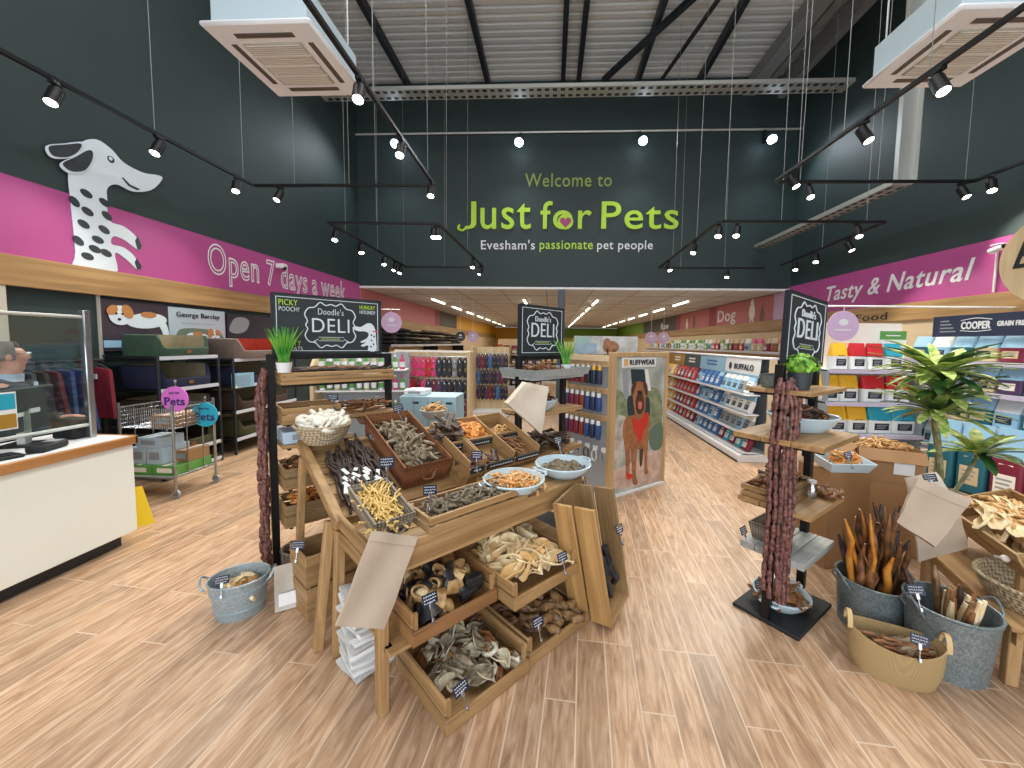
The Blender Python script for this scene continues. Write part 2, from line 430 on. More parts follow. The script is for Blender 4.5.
# ------------------------------------------------------------------ the setting
XL, XR, YB, YF, YE, ZC, ZR = -4.95, 5.8, 9.8, -4.6, 34., 2.95, 7.95
struct(MB().box(XL-.2, XR+.2, YF-.2, YE+.2, -.12, 0), 'floor', M_FLOOR)
struct(MB().box(XL-.2, XL, YF-.2, YE+.2, 0, ZR), 'wall_left', M_WALL)
struct(MB().box(XR, XR+.2, YF-.2, YE+.2, 0, ZR), 'wall_right', M_WALL)
struct(MB().box(XL, XR, YB, YB+.2, ZC+.05, ZR), 'wall_back', M_WALL)
struct(MB().box(XL, XR, YB-.02, YB+.2, ZC, ZC+.05), 'trim_1', M_WHITE)
struct(MB().box(XL, XR, YE, YE+.2, 0, ZC), 'wall_far', mat('far_wall_paint', (214, 160, 46), .6))
# glazed shop front behind the camera
mb = MB().box(XL, XR, YF-.2, YF, 5.2, ZR).box(XL, XR, YF-.2, YF, 0, .25)
for x in (XL, -2.4, .3, 3.0, XR-.15): mb.box(x, x+.15, YF-.15, YF-.02, .25, 5.2)
mb.box(XL, XR, YF-.14, YF-.03, 2.5, 2.62)
struct(mb, 'wall_front', M_WALL)
# low ceiling of the far part, in tiles
mb = MB().box(XL, XR, YB+.2, YE, ZC+.02, ZC+.1)
mb.k = 1
y = YB+.2
while y < YE:
    mb.box(XL, XR, y, y+.03, ZC+.012, ZC+.025); y += 1.2
x = XL
while x < XR:
    mb.box(x, x+.03, YB+.2, YE, ZC+.012, ZC+.025); x += 1.2
struct(mb, 'ceiling_back', [mat('ceiling_tile', (214, 220, 224), .8), mat('ceiling_bar', (176, 166, 154), .6)])
# profiled roof deck of the front hall: ribs run across the room
mb = MB(); prof = []; y = YF
while y < YB+.1:
    prof += [(y, ZR), (y+.1, ZR), (y+.115, ZR+.05), (y+.175, ZR+.05)]; y += .19
vs = [(XL-.2, a, b) for a, b in prof]+[(XR+.2, a, b) for a, b in prof]; n = len(prof)
mb.add(vs, [(i, i+1, n+i+1, n+i) for i in range(n-1)])
mb.box(XL-.2, XR+.2, YF-.2, YB+.2, ZR+.12, ZR+.16)
struct(mb, 'ceiling_front', M_ROOF)
# purlins and bracing under the deck
mb = MB()
for x in (-3.6, -1.62, .18, .55, 1.95, 3.4): mb.box(x-.05, x+.05, YF, YB, ZR-.2, ZR, b=.004)
struct(mb, 'trim_2', M_STEEL)
mb = MB().bar((1.1, YB-.4, ZR-.28), (4.9, 3.2, ZR-.28), .1, .1).bar((2.4, YB-.3, ZR-.3), (3.6, 3.4, ZR-.3), .06, .06)
struct(mb, 'trim_3', M_STEEL)
mb = MB().box(4.55, 4.63, YF, YB, ZR-.4, ZR).box(4.45, 4.73, YF, YB, ZR-.43, ZR-.4)
mb.box(5.25, 5.4, YF, YB, ZR-.5, ZR-.1).box(4.9, 5.05, YF, YB, ZR-.26, ZR-.05)
struct(mb, 'trim_4', M_STEELL)
# fascias and painted bands on both long walls
for s, x, i in ((1, XL, 5), (-1, XR, 7)):
    struct(MB().box(x, x+s*.07, YF, YB, 2.05, 2.33, b=.004), 'trim_%d' % i, M_FASCIA)
    struct(MB().box(x, x+s*.015, YF, YB, 2.33, 3.05), 'trim_%d' % (i+1), M_PINK)
# painted panels high on the walls of the far part, with the wood rail below them
M_PINK2 = mat('dusky_pink_panel', (188, 112, 118), .6); M_DARKP = mat('dark_panel', (70, 72, 66), .6)
M_YELP = mat('yellow_panel', (222, 166, 44), .6); M_GRNP = mat('green_panel', (122, 170, 58), .6); M_PINKD = mat('deep_pink_panel', (150, 66, 84), .6)
M_TONG = mat('pale_board', (226, 204, 168), .6)
k = 9
for s, x, segs in ((1, XL, ((9.8, 16.2, M_PINK2), (16.2, 16.9, M_PINKD), (16.9, 20, M_DARKP), (20, YE, M_YELP))),
                   (-1, XR, ((9.8, 10.4, M_LILAC), (10.4, 13.9, M_PINK2), (13.9, 14.5, M_PINKD), (14.5, 17.6, M_PINK2), (17.6, 18.2, M_PINKD), (18.2, 24.5, M_DARKP), (24.5, YE, M_GRNP)))):
    for y0, y1, m in segs:
        struct(MB().box(x, x+s*.03, y0, y1, 2.28, ZC), 'trim_%d' % k, m); k += 1
    struct(MB().box(x, x+s*.08, YB, YE, 2.0, 2.28, b=.004), 'trim_%d' % k, M_FASCIA); k += 1
    struct(MB().box(x, x+s*.02, YB, YE, 0, 2.0), 'trim_%d' % k, M_TONG); k += 1
struct(MB().box(.6, XR-.05, YE-.05, YE, 2.1, ZC), 'trim_%d' % k, M_GRNP); k += 1
struct(MB().box(.16, .34, YB-.02, YB+.16, 0, ZC, b=.008), 'trim_%d' % k, mat('slate_column', (70, 84, 92), .5)); k += 1
# white boarding and dark panels low on the right wall
struct(MB().box(XR-.02, XR, 5.4, YB, .0, 2.05), 'trim_%d' % k, M_TONG); k += 1
# mullions on the dark glazed panel of the left wall
mb = MB().box(XL, XL+.06, 3.19, 3.25, 0, 2.05).box(XL, XL+.03, 3.985, 4.0, 0, 2.05)
struct(mb, 'trim_%d' % k, mat('pale_mullion', (196, 190, 178), .5)); k += 1
struct(MB().box(XL, XL+.015, YF, 9.0, 0, .12), 'baseboard_left', M_BLACKM)
# conduit and cable trays
mb = MB().tube([(XL, YB-.06, 6.72), (XR, YB-.06, 6.72)], .025, 8)
solo(mb, 'conduit_pipe', M_GALVT, 'long grey conduit running across the back wall above the green lettering', 'pipe')
def cable_tray(p, q, w, name, label, up=(0, 0, 1)):
    t = thing(name, label, 'cable tray', MX.Identity(4))
    part(MB().bar(p, q, w, .015, up=up), 'tray_bed', M_GALVT, t)
    p, q = V(p), V(q); d = (q-p).normalized(); sd = V(up).cross(d).normalized()
    for sg in (-1, 1): part(MB().bar(p+sd*sg*w/2+V(up)*.03, q+sd*sg*w/2+V(up)*.03, .012, .07, up=up), 'side_rail', M_GALVT, t)
    mb = MB(); L = (q-p).length; i = .1
    while i < L-.1:
        for o in (-.28, .28): mb.bar(p+d*i+sd*w*o-V(up)*.009, p+d*(i+.09)+sd*w*o-V(up)*.009, w*.22, .004, up=up)
        i += .16
    part(mb, 'slots', M_STEEL, t)
    return t
cable_tray((XL, 8.3, 6.75), (XR, 8.3, 6.75), .34, 'cable_tray', 'wide perforated steel cable tray spanning the hall under the roof deck')
cable_tray((5.0, 5.95, 3.95), (5.0, 9.75, 3.97), .26, 'cable_tray', 'steel cable tray running along the right wall above the pink band')
cable_tray((5.0, 5.95, 3.95), (5.0, 5.95, ZR), .26, 'cable_tray', 'upright steel cable tray dropping from the roof beside the right air conditioner', (0, -1, 0))

# ------------------------------------------------------------------ ceiling battens in the far part
def batten():
    t = thing('ceiling_batten', 'x', 'ceiling light', T(0, 0, 0), 'fluorescent battens in the far part of the shop')
    part(MB().box(-.05, .05, -.72, .72, .045, .075, b=.004), 'housing', M_WHITE, t)
    part(MB().tube([(0, -.7, .022), (0, .7, .022)], .028, 10), 'tube_lamp', M_BATT, t)
    return reg(t)
bt = batten(); first = True
for xi, (x, nm) in enumerate(((-3.7, 'leftmost'), (-.85, 'second'), (1.4, 'third'), (4.1, 'rightmost'))):
    for j in range(8):
        lab = 'lit fluorescent batten, %s along the %s row of ceiling lights' % (ORD[j]+' from the front', nm)
        Mx = T(x, 12.6+j*2.5, ZC-.065)
        if first: bt.matrix_basis = Mx; bt['label'] = lab; first = False
        else: dup(bt, Mx, lab)

# ------------------------------------------------------------------ air conditioning cassettes
def cassette(M, label):
    t = thing('ceiling_cassette', label, 'air conditioner', M)
    b = part(MB().box(-.42, .42, -.42, .42, .04, .36, b=.01), 'casing', mat('casing_steel', (196, 216, 224), .45, .1), t)
    mb = MB().box(-.48, .48, -.48, .48, 0, .045, b=.02)
    p = part(mb, 'panel', mat('cassette_white', (240, 246, 250), .45), t)
    mb = MB().box(-.27, .27, -.27, .27, -.012, .01, b=.006)
    g = part(mb, 'grille', mat('grille_beige', (178, 174, 162), .6), t)
    mb = MB()
    for i in range(22): mb.box(-.25, .25, -.255+i*.0235, -.246+i*.0235, -.018, -.008)
    for i in (-.13, 0, .13): mb.box(-.27, .27, i-.008, i+.008, -.02, -.008)
    part(mb, 'grille_bars', mat('grille_bar', (226, 224, 214), .6), g)
    for a in range(4):
        mb = MB(); A = RZ(a*pi/2)
        mb.box(-.26, .26, .325, .375, -.006, .005, A, .003)
        part(mb, 'louvre', mat('louvre_slot', (90, 84, 74), .5) if a == 0 else bpy.data.materials['louvre_slot'], t)
    mb = MB()
    for sx in (-.36, .36):
        for sy in (-.36, .36): mb.tube([(sx, sy, .36), (sx, sy, ZR-4.2)], .008, 6)
    part(mb, 'hanger_rods', M_GALVT, t)
    return t
cassette(T(-2.5, 3.72, 4.2), 'white ceiling air conditioner cassette hanging near the left track lights')
cassette(T(3.56, 3.76, 4.2), 'white ceiling air conditioner cassette hanging behind the right track light')

# ------------------------------------------------------------------ track lighting
def track(pts, z, wires, label):
    t = thing('lighting_track', label, 'lighting track', MX.Identity(4))
    mb = MB()
    for a, b in zip(pts, pts[1:]): mb.bar((a[0], a[1], z), (b[0], b[1], z), .036, .034)
    part(mb, 'rail', M_BLACK, t)
    for x, y in wires: part(MB().tube([(x, y, z+.01), (x+U(-.03, .03), y+U(-.03, .03), ZR-.02)], .0036, 5), 'suspension_wire', M_STEELL, t)
    return t
ZT, ZL = 3.8, 3.4
TR = [([(-4.3, -2), (-4.3, 5.5), (-1.68, 5.52), (-1.6, 1.4)], ZT, [(-4.3, 2.9), (-4.3, 4.1), (-4.3, 5.3), (-3.7, 5.5), (-2.9, 5.5), (-1.7, 5.3), (-1.66, 3.6)], 'black lighting track loop hung along the left wall'),
      ([(3.02, 1.2), (2.96, 5.45)], ZT, [(2.97, 5.0), (3.0, 3.4), (2.99, 4.3)], 'black lighting track running below the right air conditioner'),
      ([(3.0, 5.48), (5.5, 5.5), (5.5, 2.0)], ZT, [(3.3, 5.5), (4.3, 5.5), (5.4, 5.5), (5.5, 4.7)], 'black lighting track turning towards the right wall'),
      ([(-1.75, 9.35), (-3.55, 9.35), (-3.45, 5.9), (-1.75, 5.95), (-1.65, 9.3)], ZL, [(-3.45, 6.4), (-3.5, 7.7), (-3.5, 9.1), (-2.7, 5.92), (-1.75, 6.4), (-1.7, 7.8), (-2.6, 9.35)], 'lower black lighting track loop left of the green lettering'),
      ([(2.45, 5.85), (4.75, 5.9), (5.1, 9.0)], ZL, [(2.5, 5.87), (3.3, 5.88), (4.5, 5.9), (4.9, 7.4)], 'lower black lighting track right of the green lettering'),
      ([(2.42, 5.88), (2.5, 9.3), (4.9, 9.3)], ZL, [(2.44, 6.8), (2.48, 8.2), (3.0, 9.3), (4.0, 9.3)], 'low black lighting track nearest the back wall on the right')]
for p, z, w, l in TR: track(p, z, w, l)
def spot():
    t = thing('track_spotlight', 'x', 'spotlight', T(0, 0, 0), 'black spotlights on the lighting tracks')
    part(MB().box(-.024, .024, -.05, .05, -.03, 0, b=.004).box(-.016, .016, -.016, .016, -.085, -.02), 'adapter', M_BLACK, t)
    A = T(0, -.02, -.13) @ RX(R(-28))
    part(MB().lathe([(.0, .075), (.045, .075), (.05, .07), (.05, -.09), (.043, -.09), (.043, -.075), (0, -.075)], 16, A), 'lamp_head', M_BLACK, t)
    part(MB().lathe([(.0, -.085), (.042, -.085), (.042, -.08), (0, -.08)], 16, A), 'lens', M_LIGHT, t)
    return reg(t)
sp = spot(); first = True
SPOTS = [(ZT, ((61, 99), (165, 150), (243, 188), (282, 198), (376, 96), (417, 152), (438, 193)), 'on the high left track loop'),
         (ZT, ((943, 88), (858, 137), (793, 183), (812, 192), (958, 195), (1005, 187)), 'on the high right tracks'),
         (ZL, ((333, 237), (397, 196), (360, 250), (378, 262), (392, 268), (409, 271), (445, 232), (471, 272), (484, 265)), 'on the lower left track loop'),
         (ZL, ((712, 233), (745, 228), (690, 250), (672, 268), (740, 270), (762, 268), (855, 234), (817, 248), (785, 260)), 'on the lower right tracks')]
def snap(p, z):
    best = None
    for pts, zz, _, _ in TR:
        if abs(zz-z) > .01: continue
        for a, b in zip(pts, pts[1:]):
            a, b = V(a), V(b); q = V((p.x, p.y)); t = max(0, min(1, (q-a).dot(b-a)/(b-a).length_squared)); c = a+(b-a)*t
            if best is None or (c-q).length < best[0]: best = ((c-q).length, c)
    return best[1]
for z, px, where in SPOTS:
    for i, (x, y) in enumerate(px):
        c = snap(ZP(x, y, z-.16), z)
        face = atan2(-c.x*.5, -(3-c.y)) if False else U(-.7, .7)
        lab = 'black cylinder spotlight, %s counted from the left %s' % (ORD[i], where)
        Mx = T(c.x, c.y, z-.017) @ RZ(face)
        if first: sp.matrix_basis = Mx; sp['label'] = lab; first = False
        else: dup(sp, Mx, lab)
        l = bpy.data.lights.new('spot_beam', 'SPOT'); l.energy = 66; l.color = (1, .93, .8); l.spot_size = R(95); l.spot_blend = .6; l.shadow_soft_size = .04
        o = bpy.data.objects.new('spot_beam', l); COL.objects.link(o)
        o.matrix_basis = Mx @ T(0, -.02, -.13) @ RX(R(-28)) @ T(0, 0, -.11)
# flood lights on the conduit
def flood():
    t = thing('flood_light', 'x', 'flood light', T(0, 0, 0), 'bright flood lights over the green lettering')
    part(MB().box(-.02, .02, -.3, 0, .02, .05).box(-.02, .02, -.02, .02, .02, .34).box(-.09, .09, -.36, -.26, -.06, .06, b=.01), 'housing', M_STEEL, t)
    part(MB().lathe([(0, .0), (.095, 0), (.095, -.035), (0, -.055)], 20, T(0, -.33, -.05) @ RX(R(-35))), 'lens', M_FLOOD, t)
    return reg(t)
fl = flood()
for i, (x, y) in enumerate(((395, 147), (519, 145), (643, 143), (772, 141))):
    p = YP(x, y, YB-.4); p.z = 6.32; Mx = T(p.x, YB-.06, 6.38)
    lab = 'bright cold white flood light, %s from the left above the green lettering' % ORD[i]
    if i == 0: fl.matrix_basis = Mx; fl['label'] = lab
    else: dup(fl, Mx, lab)
    l = bpy.data.lights.new('flood_beam', 'SPOT'); l.energy = 95; l.color = (.84, .92, 1); l.spot_size = R(140); l.spot_blend = .7; l.shadow_soft_size = .08
    o = bpy.data.objects.new('flood_beam', l); COL.objects.link(o); o.location = (p.x, YB-.55, p.z-.08); o.rotation_euler = (R(-30), 0, 0)
# ------------------------------------------------------------------ lettering on the walls
def wall_text(name, label, m, s, M, bl, tr, **k):
    a, b = LY(M, *bl), LY(M, *tr)
    return solo(letters(MB(), s, a.x, a.z, b.x-a.x, b.z-a.z, y=-.004, **k), name, m, label, 'lettering', None, M, smooth=0)
MBK = facing((0, YB-.0, 0), (1, 0))
MLW = facing((XL+.016, 0, 0), (0, 1)); MRW = facing((XR-.016, 0, 0), (0, -1))
wall_text('wall_lettering', 'olive green words Welcome to on the dark back wall', M_OLIVE, 'Welcome to', MBK, (525, 187), (612, 173), bold=.004)
t = thing('shop_name_lettering', 'large lime green shop name lettering on the dark back wall', 'lettering', MBK)
a, b = LY(MBK, 465, 229.5), LY(MBK, 679, 201)
mb = MB(); w = b.x-a.x; h = b.z-a.z
for s, f0, f1, hh, dz in (('J', .0, .055, 1.0, 0), ('ust', .075, .315, .93, 0), ('for', .36, .60, 1.0, 0), ('Pets', .645, 1., .98, 0)):
    letters(mb, s, a.x+w*f0, a.z+dz, w*(f1-f0), h*hh, bold=.006, depth=.03, y=-.018)
mb.tube(spl([(a.x+.02, -.035, a.z+.02), (a.x-.05, -.035, a.z-.03), (a.x-.16, -.035, a.z+.01), (a.x-.13, -.035, a.z+.11)], 5, False), .03, 8)
part(mb, 'letters', M_LIME, t, smooth=0)
hc = LY(MBK, 565.5, 222); heart = []
for i in range(40):
    q = 2*pi*i/40; heart.append((hc.x+.0088*16*sin(q)**3, hc.z-.01+.0088*(13*cos(q)-5*cos(2*q)-2*cos(3*q)-cos(4*q))))
part(MB().disc(hc.x, hc.z, .19, .19, y0=-.034, t=.004), 'letter_disc', M_LIME, t, smooth=0)
part(MB().poly(heart, y0=-.042, t=.008), 'heart', mat('heart_pink', (170, 66, 120), .5), t, 'pink heart inside the letter o', smooth=0)
t = thing('wall_lettering', 'white and lime line about passionate pet people under the shop name', 'lettering', MBK)
for s, m, x0, x1, y0, y1 in (("Evesham's", M_LETW, 481, 535, 249.5, 240), ('passionate', M_LIME, 539.5, 593, 252, 240.5), ('pet people', M_LETW, 597, 653, 252, 240.5)):
    a, b = LY(MBK, x0, y0), LY(MBK, x1, y1)
    part(letters(MB(), s, a.x, a.z, b.x-a.x, b.z-a.z, bold=.006), 'words', m, t, ('lime green words' if m is M_LIME else None), smooth=0)
wall_text('wall_lettering', 'outlined white words Open 7 days a week on the left pink band', M_LETW, 'Open 7 days a week', MLW, (208.5, 283), (345, 282), outline=.02)
wall_text('wall_lettering', 'white slanted words Tasty & Natural on the right pink band', M_LETW, 'Tasty & Natural', MRW, (826, 306), (976, 257), shear=.25, bold=.012)
MRF = facing((XR-.071, 0, 0), (0, -1))
wall_text('wall_lettering', 'dark thin words Dog Food on the oak rail of the right wall', M_INK, 'Dog Food', MRF, (829, 325.5), (887.5, 312))
MRB = facing((XR-.031, 0, 0), (0, -1))
wall_text('wall_lettering', 'white word Dog on the dusky pink panel of the far right wall', M_LETW, 'Dog', MRB, (717.5, 326), (736, 308), bold=.01)
wall_text('wall_lettering', 'white word Raw on the dark panel of the far right wall', M_LETW, 'Raw', MRB, (661, 330), (669, 322), bold=.01)
# pet pictures on the far right pink panel
def far_pet(name, label, cat, m, px, sc=1.):
    p = LY(MRB, *px); mb = MB()
    mb.disc(p.x, p.z, .2*sc, .3*sc, -.006, .006).disc(p.x+.02*sc, p.z+.32*sc, .11*sc, .13*sc, -.012, .006).box(p.x-.14*sc, p.x-.06*sc, -.006, 0, p.z-.42*sc, p.z-.2*sc).box(p.x+.06*sc, p.x+.14*sc, -.006, 0, p.z-.42*sc, p.z-.2*sc)
    solo(mb, name, m, label, cat, 'pet shapes on the far wall panels', MRB, smooth=0)
far_pet('pet_silhouette', 'pale pet shape beside the word Dog on the far right wall', 'picture', M_OFFW, (752, 312), .8)
far_pet('pet_silhouette', 'dark pet shape right of the pale one on the far right wall', 'picture', mat('brown_shape', (120, 84, 72)), (762, 315), .55)
far_pet('pet_silhouette', 'small pale pet shape left of the word Dog on the far right wall', 'picture', M_OFFW, (687, 325), .6)
far_pet('pet_silhouette', 'small brown pet shape left of the word Dog on the far right wall', 'picture', bpy.data.materials['brown_shape'], (694, 323), .6)
# spotted dog picture on the left wall
def L2(pts, k=3.012, ox=0, oy=0): return [((p.x, p.z)) for p in (LY(MLW, ox+x/k, oy+y/k) for x, y in pts)]
t = thing('dog_wall_picture', 'big white spotted dog picture on the left wall over the pink band', 'picture', MLW)
body = [(228, 462), (245, 428), (290, 420), (335, 450), (372, 490), (430, 520), (476, 528), (487, 540), (455, 572), (400, 577), (352, 556), (323, 566), (322, 605), (328, 664), (372, 682), (408, 712), (422, 742), (414, 752), (372, 722), (340, 712), (335, 735), (370, 745), (402, 770), (420, 802), (412, 812), (380, 782), (345, 762), (347, 825), (225, 806), (226, 760), (212, 610), (205, 520)]
M_DOGW = mat('picture_white', (220, 234, 244), .5); M_DOGD = mat('picture_dark', (44, 52, 58), .5)
part(MB().poly(spl(L2(body), 4), -.006, .006), 'body', M_DOGW, t, smooth=0)
for e, n in (([(135, 440), (190, 432), (247, 428), (235, 458), (200, 477), (150, 474)], 'far'), ([(178, 492), (220, 470), (264, 445), (281, 452), (278, 482), (255, 517), (215, 524), (188, 512)], 'near')):
    q = spl(L2(e), 4); cx = sum(a for a, b in q)/len(q); cz = sum(b for a, b in q)/len(q)
    o = part(MB().poly(q, -.014, .006), 'ear', M_DOGW, t, smooth=0)
    part(MB().poly([(cx+(a-cx)*.86, cz+(b-cz)*.82) for a, b in q], -.018, .004), 'ear_fill', M_DOGD, o, 'dark ear', smooth=0)
for x, y, a in ((258, 583, .4), (222, 607, .9), (262, 637, .5), (250, 675, .5), (313, 610, .5), (320, 650, .7), (312, 692, .5), (293, 722, .3), (234, 725, .8), (284, 750, .3), (262, 772, .2), (318, 762, .4)):
    p = LY(MLW, x/3.012, y/3.012); part(MB().disc(p.x, p.z, .056, .037, -.010, .004, a=-a), 'spot', M_DOGD, t, smooth=0)
p = LY(MLW, 332/3.012, 480/3.012); o = part(MB().disc(p.x, p.z, .035, .035, -.010, .004), 'eye', M_DOGD, t, smooth=0)
part(MB().disc(p.x-.005, p.z+.005, .018, .02, -.013, .003), 'eye_white', M_DOGW, o, smooth=0)
q = L2([(365, 535), (385, 560), (412, 573), (420, 570), (390, 556), (370, 535)]); part(MB().poly(q, -.009, .003), 'mouth', M_DOGD, t, smooth=0)
q = L2([(405, 725), (412, 712), (424, 740), (420, 752), (412, 750)]); part(MB().poly(q, -.012, .004), 'claw', M_DOGD, t, smooth=0)
q = L2([(404, 790), (410, 778), (424, 802), (420, 812), (412, 812)]); part(MB().poly(q, -.012, .004), 'claw', M_DOGD, t, smooth=0)
# cctv camera on the right band
p = XP(992, 249, XR-.12)
t = thing('security_camera', 'white bullet security camera on a white conduit on the right pink band', 'security camera', T(p))
part(MB().tube([(0, .02, -.03), (0, -.13, .0)], [.035, .042], 14).box(-.04, .04, -.14, 0, .03, .045, b=.008), 'camera_body', M_WHITE, t)
part(MB().tube([(.0, -.13, 0), (0, -.135, 0)], .03, 14), 'camera_lens', M_INK, t)
part(MB().tube([(.04, 0, 0), (.1, .02, 0)], .02, 10).tube([(.09, .02, 0), (.09, .02, -.55)], .014, 8), 'bracket', M_WHITE, t)
p = XP(282, 266, XL+.1)
t = thing('security_camera', 'small white camera on the left pink band near the word week', 'security camera', T(p))
part(MB().box(-.09, .06, -.05, .05, -.04, .04, b=.01), 'camera_body', M_WHITE, t); part(MB().ball((.04, 0, -.04), .04), 'camera_dome', M_INK, t)
# round wooden sign on the right
p = XP(1071, 254, 5.45); Mx = facing((5.45, p.y, p.z), (.25, -1))
t = thing('round_wooden_sign', 'large round plywood sign hanging at the right edge by the pink band', 'sign', Mx)
part(MB().disc(0, 0, .54, .54, -.015, .03, 48), 'board', wood('birch_ply', (206, 182, 138), (226, 206, 166), 'z', .5, 14), t, smooth=30)
part(letters(MB(), 'B', -.42, -.08, .2, .3, y=-.02, shear=.3, bold=.01), 'letter', M_INK, t, smooth=0)
part(MB().tube([(-.2, 0, .5), (-.04, 0, 3.8-p.z)], .004, 5).tube([(.2, 0, .5), (.04, 0, 3.8-p.z)], .004, 5), 'hanging_wires', M_STEELL, t)

# ------------------------------------------------------------------ posters on the left wall
MPO = facing((XL+.04, 0, 0), (0, 1))
def poster(label, x0, x1, z0, z1, m):
    t = thing('wall_poster', label, 'poster', MPO @ T(x0, 0, z0)); w, h = x1-x0, z1-z0
    part(MB().box(0, w, 0, .02, 0, h, b=.003), 'panel', m, t); return t, w, h
def puppy(t, cx, cz, s, flip=1):
    M = T(cx, 0, cz) @ SCL(s*flip, 1, s)
    pw = part(MB().disc(.12, .0, .26, .1, -.006, .006, a=.1, M=M).poly(spl([(.22, .02), (.36, -.02), (.40, -.2), (.34, -.22), (.27, -.06), (.16, -.08)], 4), -.007, .007, M), 'puppy_body', M_DOGW, t, smooth=0)
    part(MB().disc(-.2, .05, .13, .12, -.010, .004, M=M), 'puppy_head', M_DOGW, t, smooth=0)
    mb = MB().disc(-.29, .11, .07, .05, -.014, .004, a=.8, M=M).disc(-.12, .1, .06, .09, -.014, .004, a=.4, M=M).disc(.14, .08, .1, .04, -.010, .004, M=M)
    part(mb, 'puppy_patches', mat('puppy_tan', (186, 128, 72)) if 'puppy_tan' not in bpy.data.materials else bpy.data.materials['puppy_tan'], t, smooth=0)
    part(MB().disc(-.22, .0, .02, .016, -.016, .003, M=M).disc(-.25, .07, .012, .014, -.016, .003, M=M).disc(-.18, .07, .012, .014, -.016, .003, M=M), 'puppy_face', M_INK, t, smooth=0)
t, w, h = poster('poster of a brown and white puppy lying on a dark cushion', 4.0, 4.73, 1.44, 2.02, mat('poster_plum', (62, 52, 64), .5, var=.2, scale=3))
puppy(t, .36, .36, .92); part(MB().box(0, .36, -.003, 0, .04, .12), 'pale_strip', M_SKY, t, smooth=0)
t, w, h = poster('pale poster headed with a dog bed maker name above the green bed', 4.74, 5.6, 1.46, 2.0, mat('poster_sky', (178, 194, 206), .5))
part(letters(MB(), 'George Barclay', .1, .40, .66, .085), 'heading', M_INK, t, smooth=0)
part(MB().box(.18, .68, -.004, 0, .335, .342), 'rule', M_GREYP, t, smooth=0)
part(MB().poly(spl([(.1, .02), (.1, .2), (.22, .27), (.6, .26), (.78, .2), (.8, .02)], 3), -.005, .005), 'pictured_bed', mat('poster_bed', (104, 122, 104)), t, smooth=0)
puppy(t, .5, .14, .75, -1)
t, w, h = poster('dark purple poster of a pale cushion on the left wall behind the red bed', 5.64, 6.75, 1.44, 1.98, mat('poster_purple', (48, 36, 52), .5, var=.25, scale=3))
part(MB().poly(spl([(.03, .28), (.12, .46), (.3, .5), (.42, .44), (.36, .3), (.2, .24)], 4), -.005, .005), 'pictured_cushion', M_GREYP, t, smooth=0)

# ------------------------------------------------------------------ racks of dog beds
M_SHELFE = mat('shelf_price_strip', (206, 212, 222), .4)
def rack(y0, y1, zs, label):
    t = thing('shelving_rack', label, 'rack', T(-4.3, y0, 0)); L = y1-y0
    for sx in (-.62, 0):
        for y in (0, L): part(MB().box(sx-.014, sx+.014, y-.014, y+.014, 0, zs[0]+.02, b=.003), 'post', M_STEEL, t)
    for z in zs:
        s = part(MB().box(-.62, .0, .0, L, z-.03, z-.008, b=.003), 'shelf', M_BLACK, t)
        part(MB().box(-.004, .012, .01, L-.01, z-.036, z+.006), 'price_strip', M_SHELFE, s)
    return t
rack(4.0, 4.77, (1.385, 1.02, .64, .28, .06), 'black bed rack nearest the till with the green bed on top')
rack(5.0, 6.28, (1.32, .955, .6, .22), 'black bed rack behind the sausage strings with the red lined bed on top')
def dog_bed(M, w, d, h, mo, mi, label, tag=True):
    t = thing('dog_bed', label, 'dog bed', M, 'box dog beds on the wall racks')
    mb = MB(); T_ = .07; N = 28
    def top(a):                      # wall height: low in the middle of the front edge
        x, y = cos(a), sin(a); fr = max(0, x); return h*(1-.62*max(0, min(1, (fr-.5)/.3)))
    outer = []; inner = []
    for i in range(N):
        a = 2*pi*i/N; cx = math.copysign(abs(cos(a))**.35, cos(a)); cy = math.copysign(abs(sin(a))**.35, sin(a)); outer.append((cx, cy, a))
    vs = []
    for sc, zf in ((1, 0), (1.02, .5), (1, 1), (.9, 1.0), (.86, .35)):
        for cx, cy, a in outer: vs.append((cx*d/2*sc, cy*w/2*sc, (0 if zf == 0 else (h*.22 if zf == .35 else top(a)*zf)) + (.012 if sc == .9 else 0)))
    fs = []
    for r_ in range(4):
        for i in range(N): fs.append((r_*N+i, r_*N+(i+1) % N, (r_+1)*N+(i+1) % N, (r_+1)*N+i))
    fs.append(tuple(range(N-1, -1, -1)))
    part(mb.add(vs[:N*4], [f for f in fs if max(f) < N*4]), 'outer_wall', mo, t)
    part(MB().add(vs[N*3:], [(i, (i+1) % N, N+(i+1) % N, N+i) for i in range(N)]+[tuple(N+i for i in range(N))]), 'lining', mi, t)
    if tag: part(MB().box(d/2+.004, d/2+.01, -.03, .03, h*.15, h*.3), 'label_patch', M_BROWNC, t)
    return t
def fab(n, c): return mat(n, c, .85, var=.08, scale=20, bump=.15, bscale=200)
F_GRN, F_BLU, F_GRY, F_BRN, F_OLV, F_RED, F_FAWN = fab('green_fabric', (50, 74, 58)), fab('navy_fabric', (26, 34, 64)), fab('taupe_fabric', (112, 96, 88)), fab('brown_fabric', (66, 50, 38)), fab('olive_fabric', (66, 66, 36)), fab('red_fleece', (178, 56, 36)), fab('fawn_fleece', (150, 140, 112))
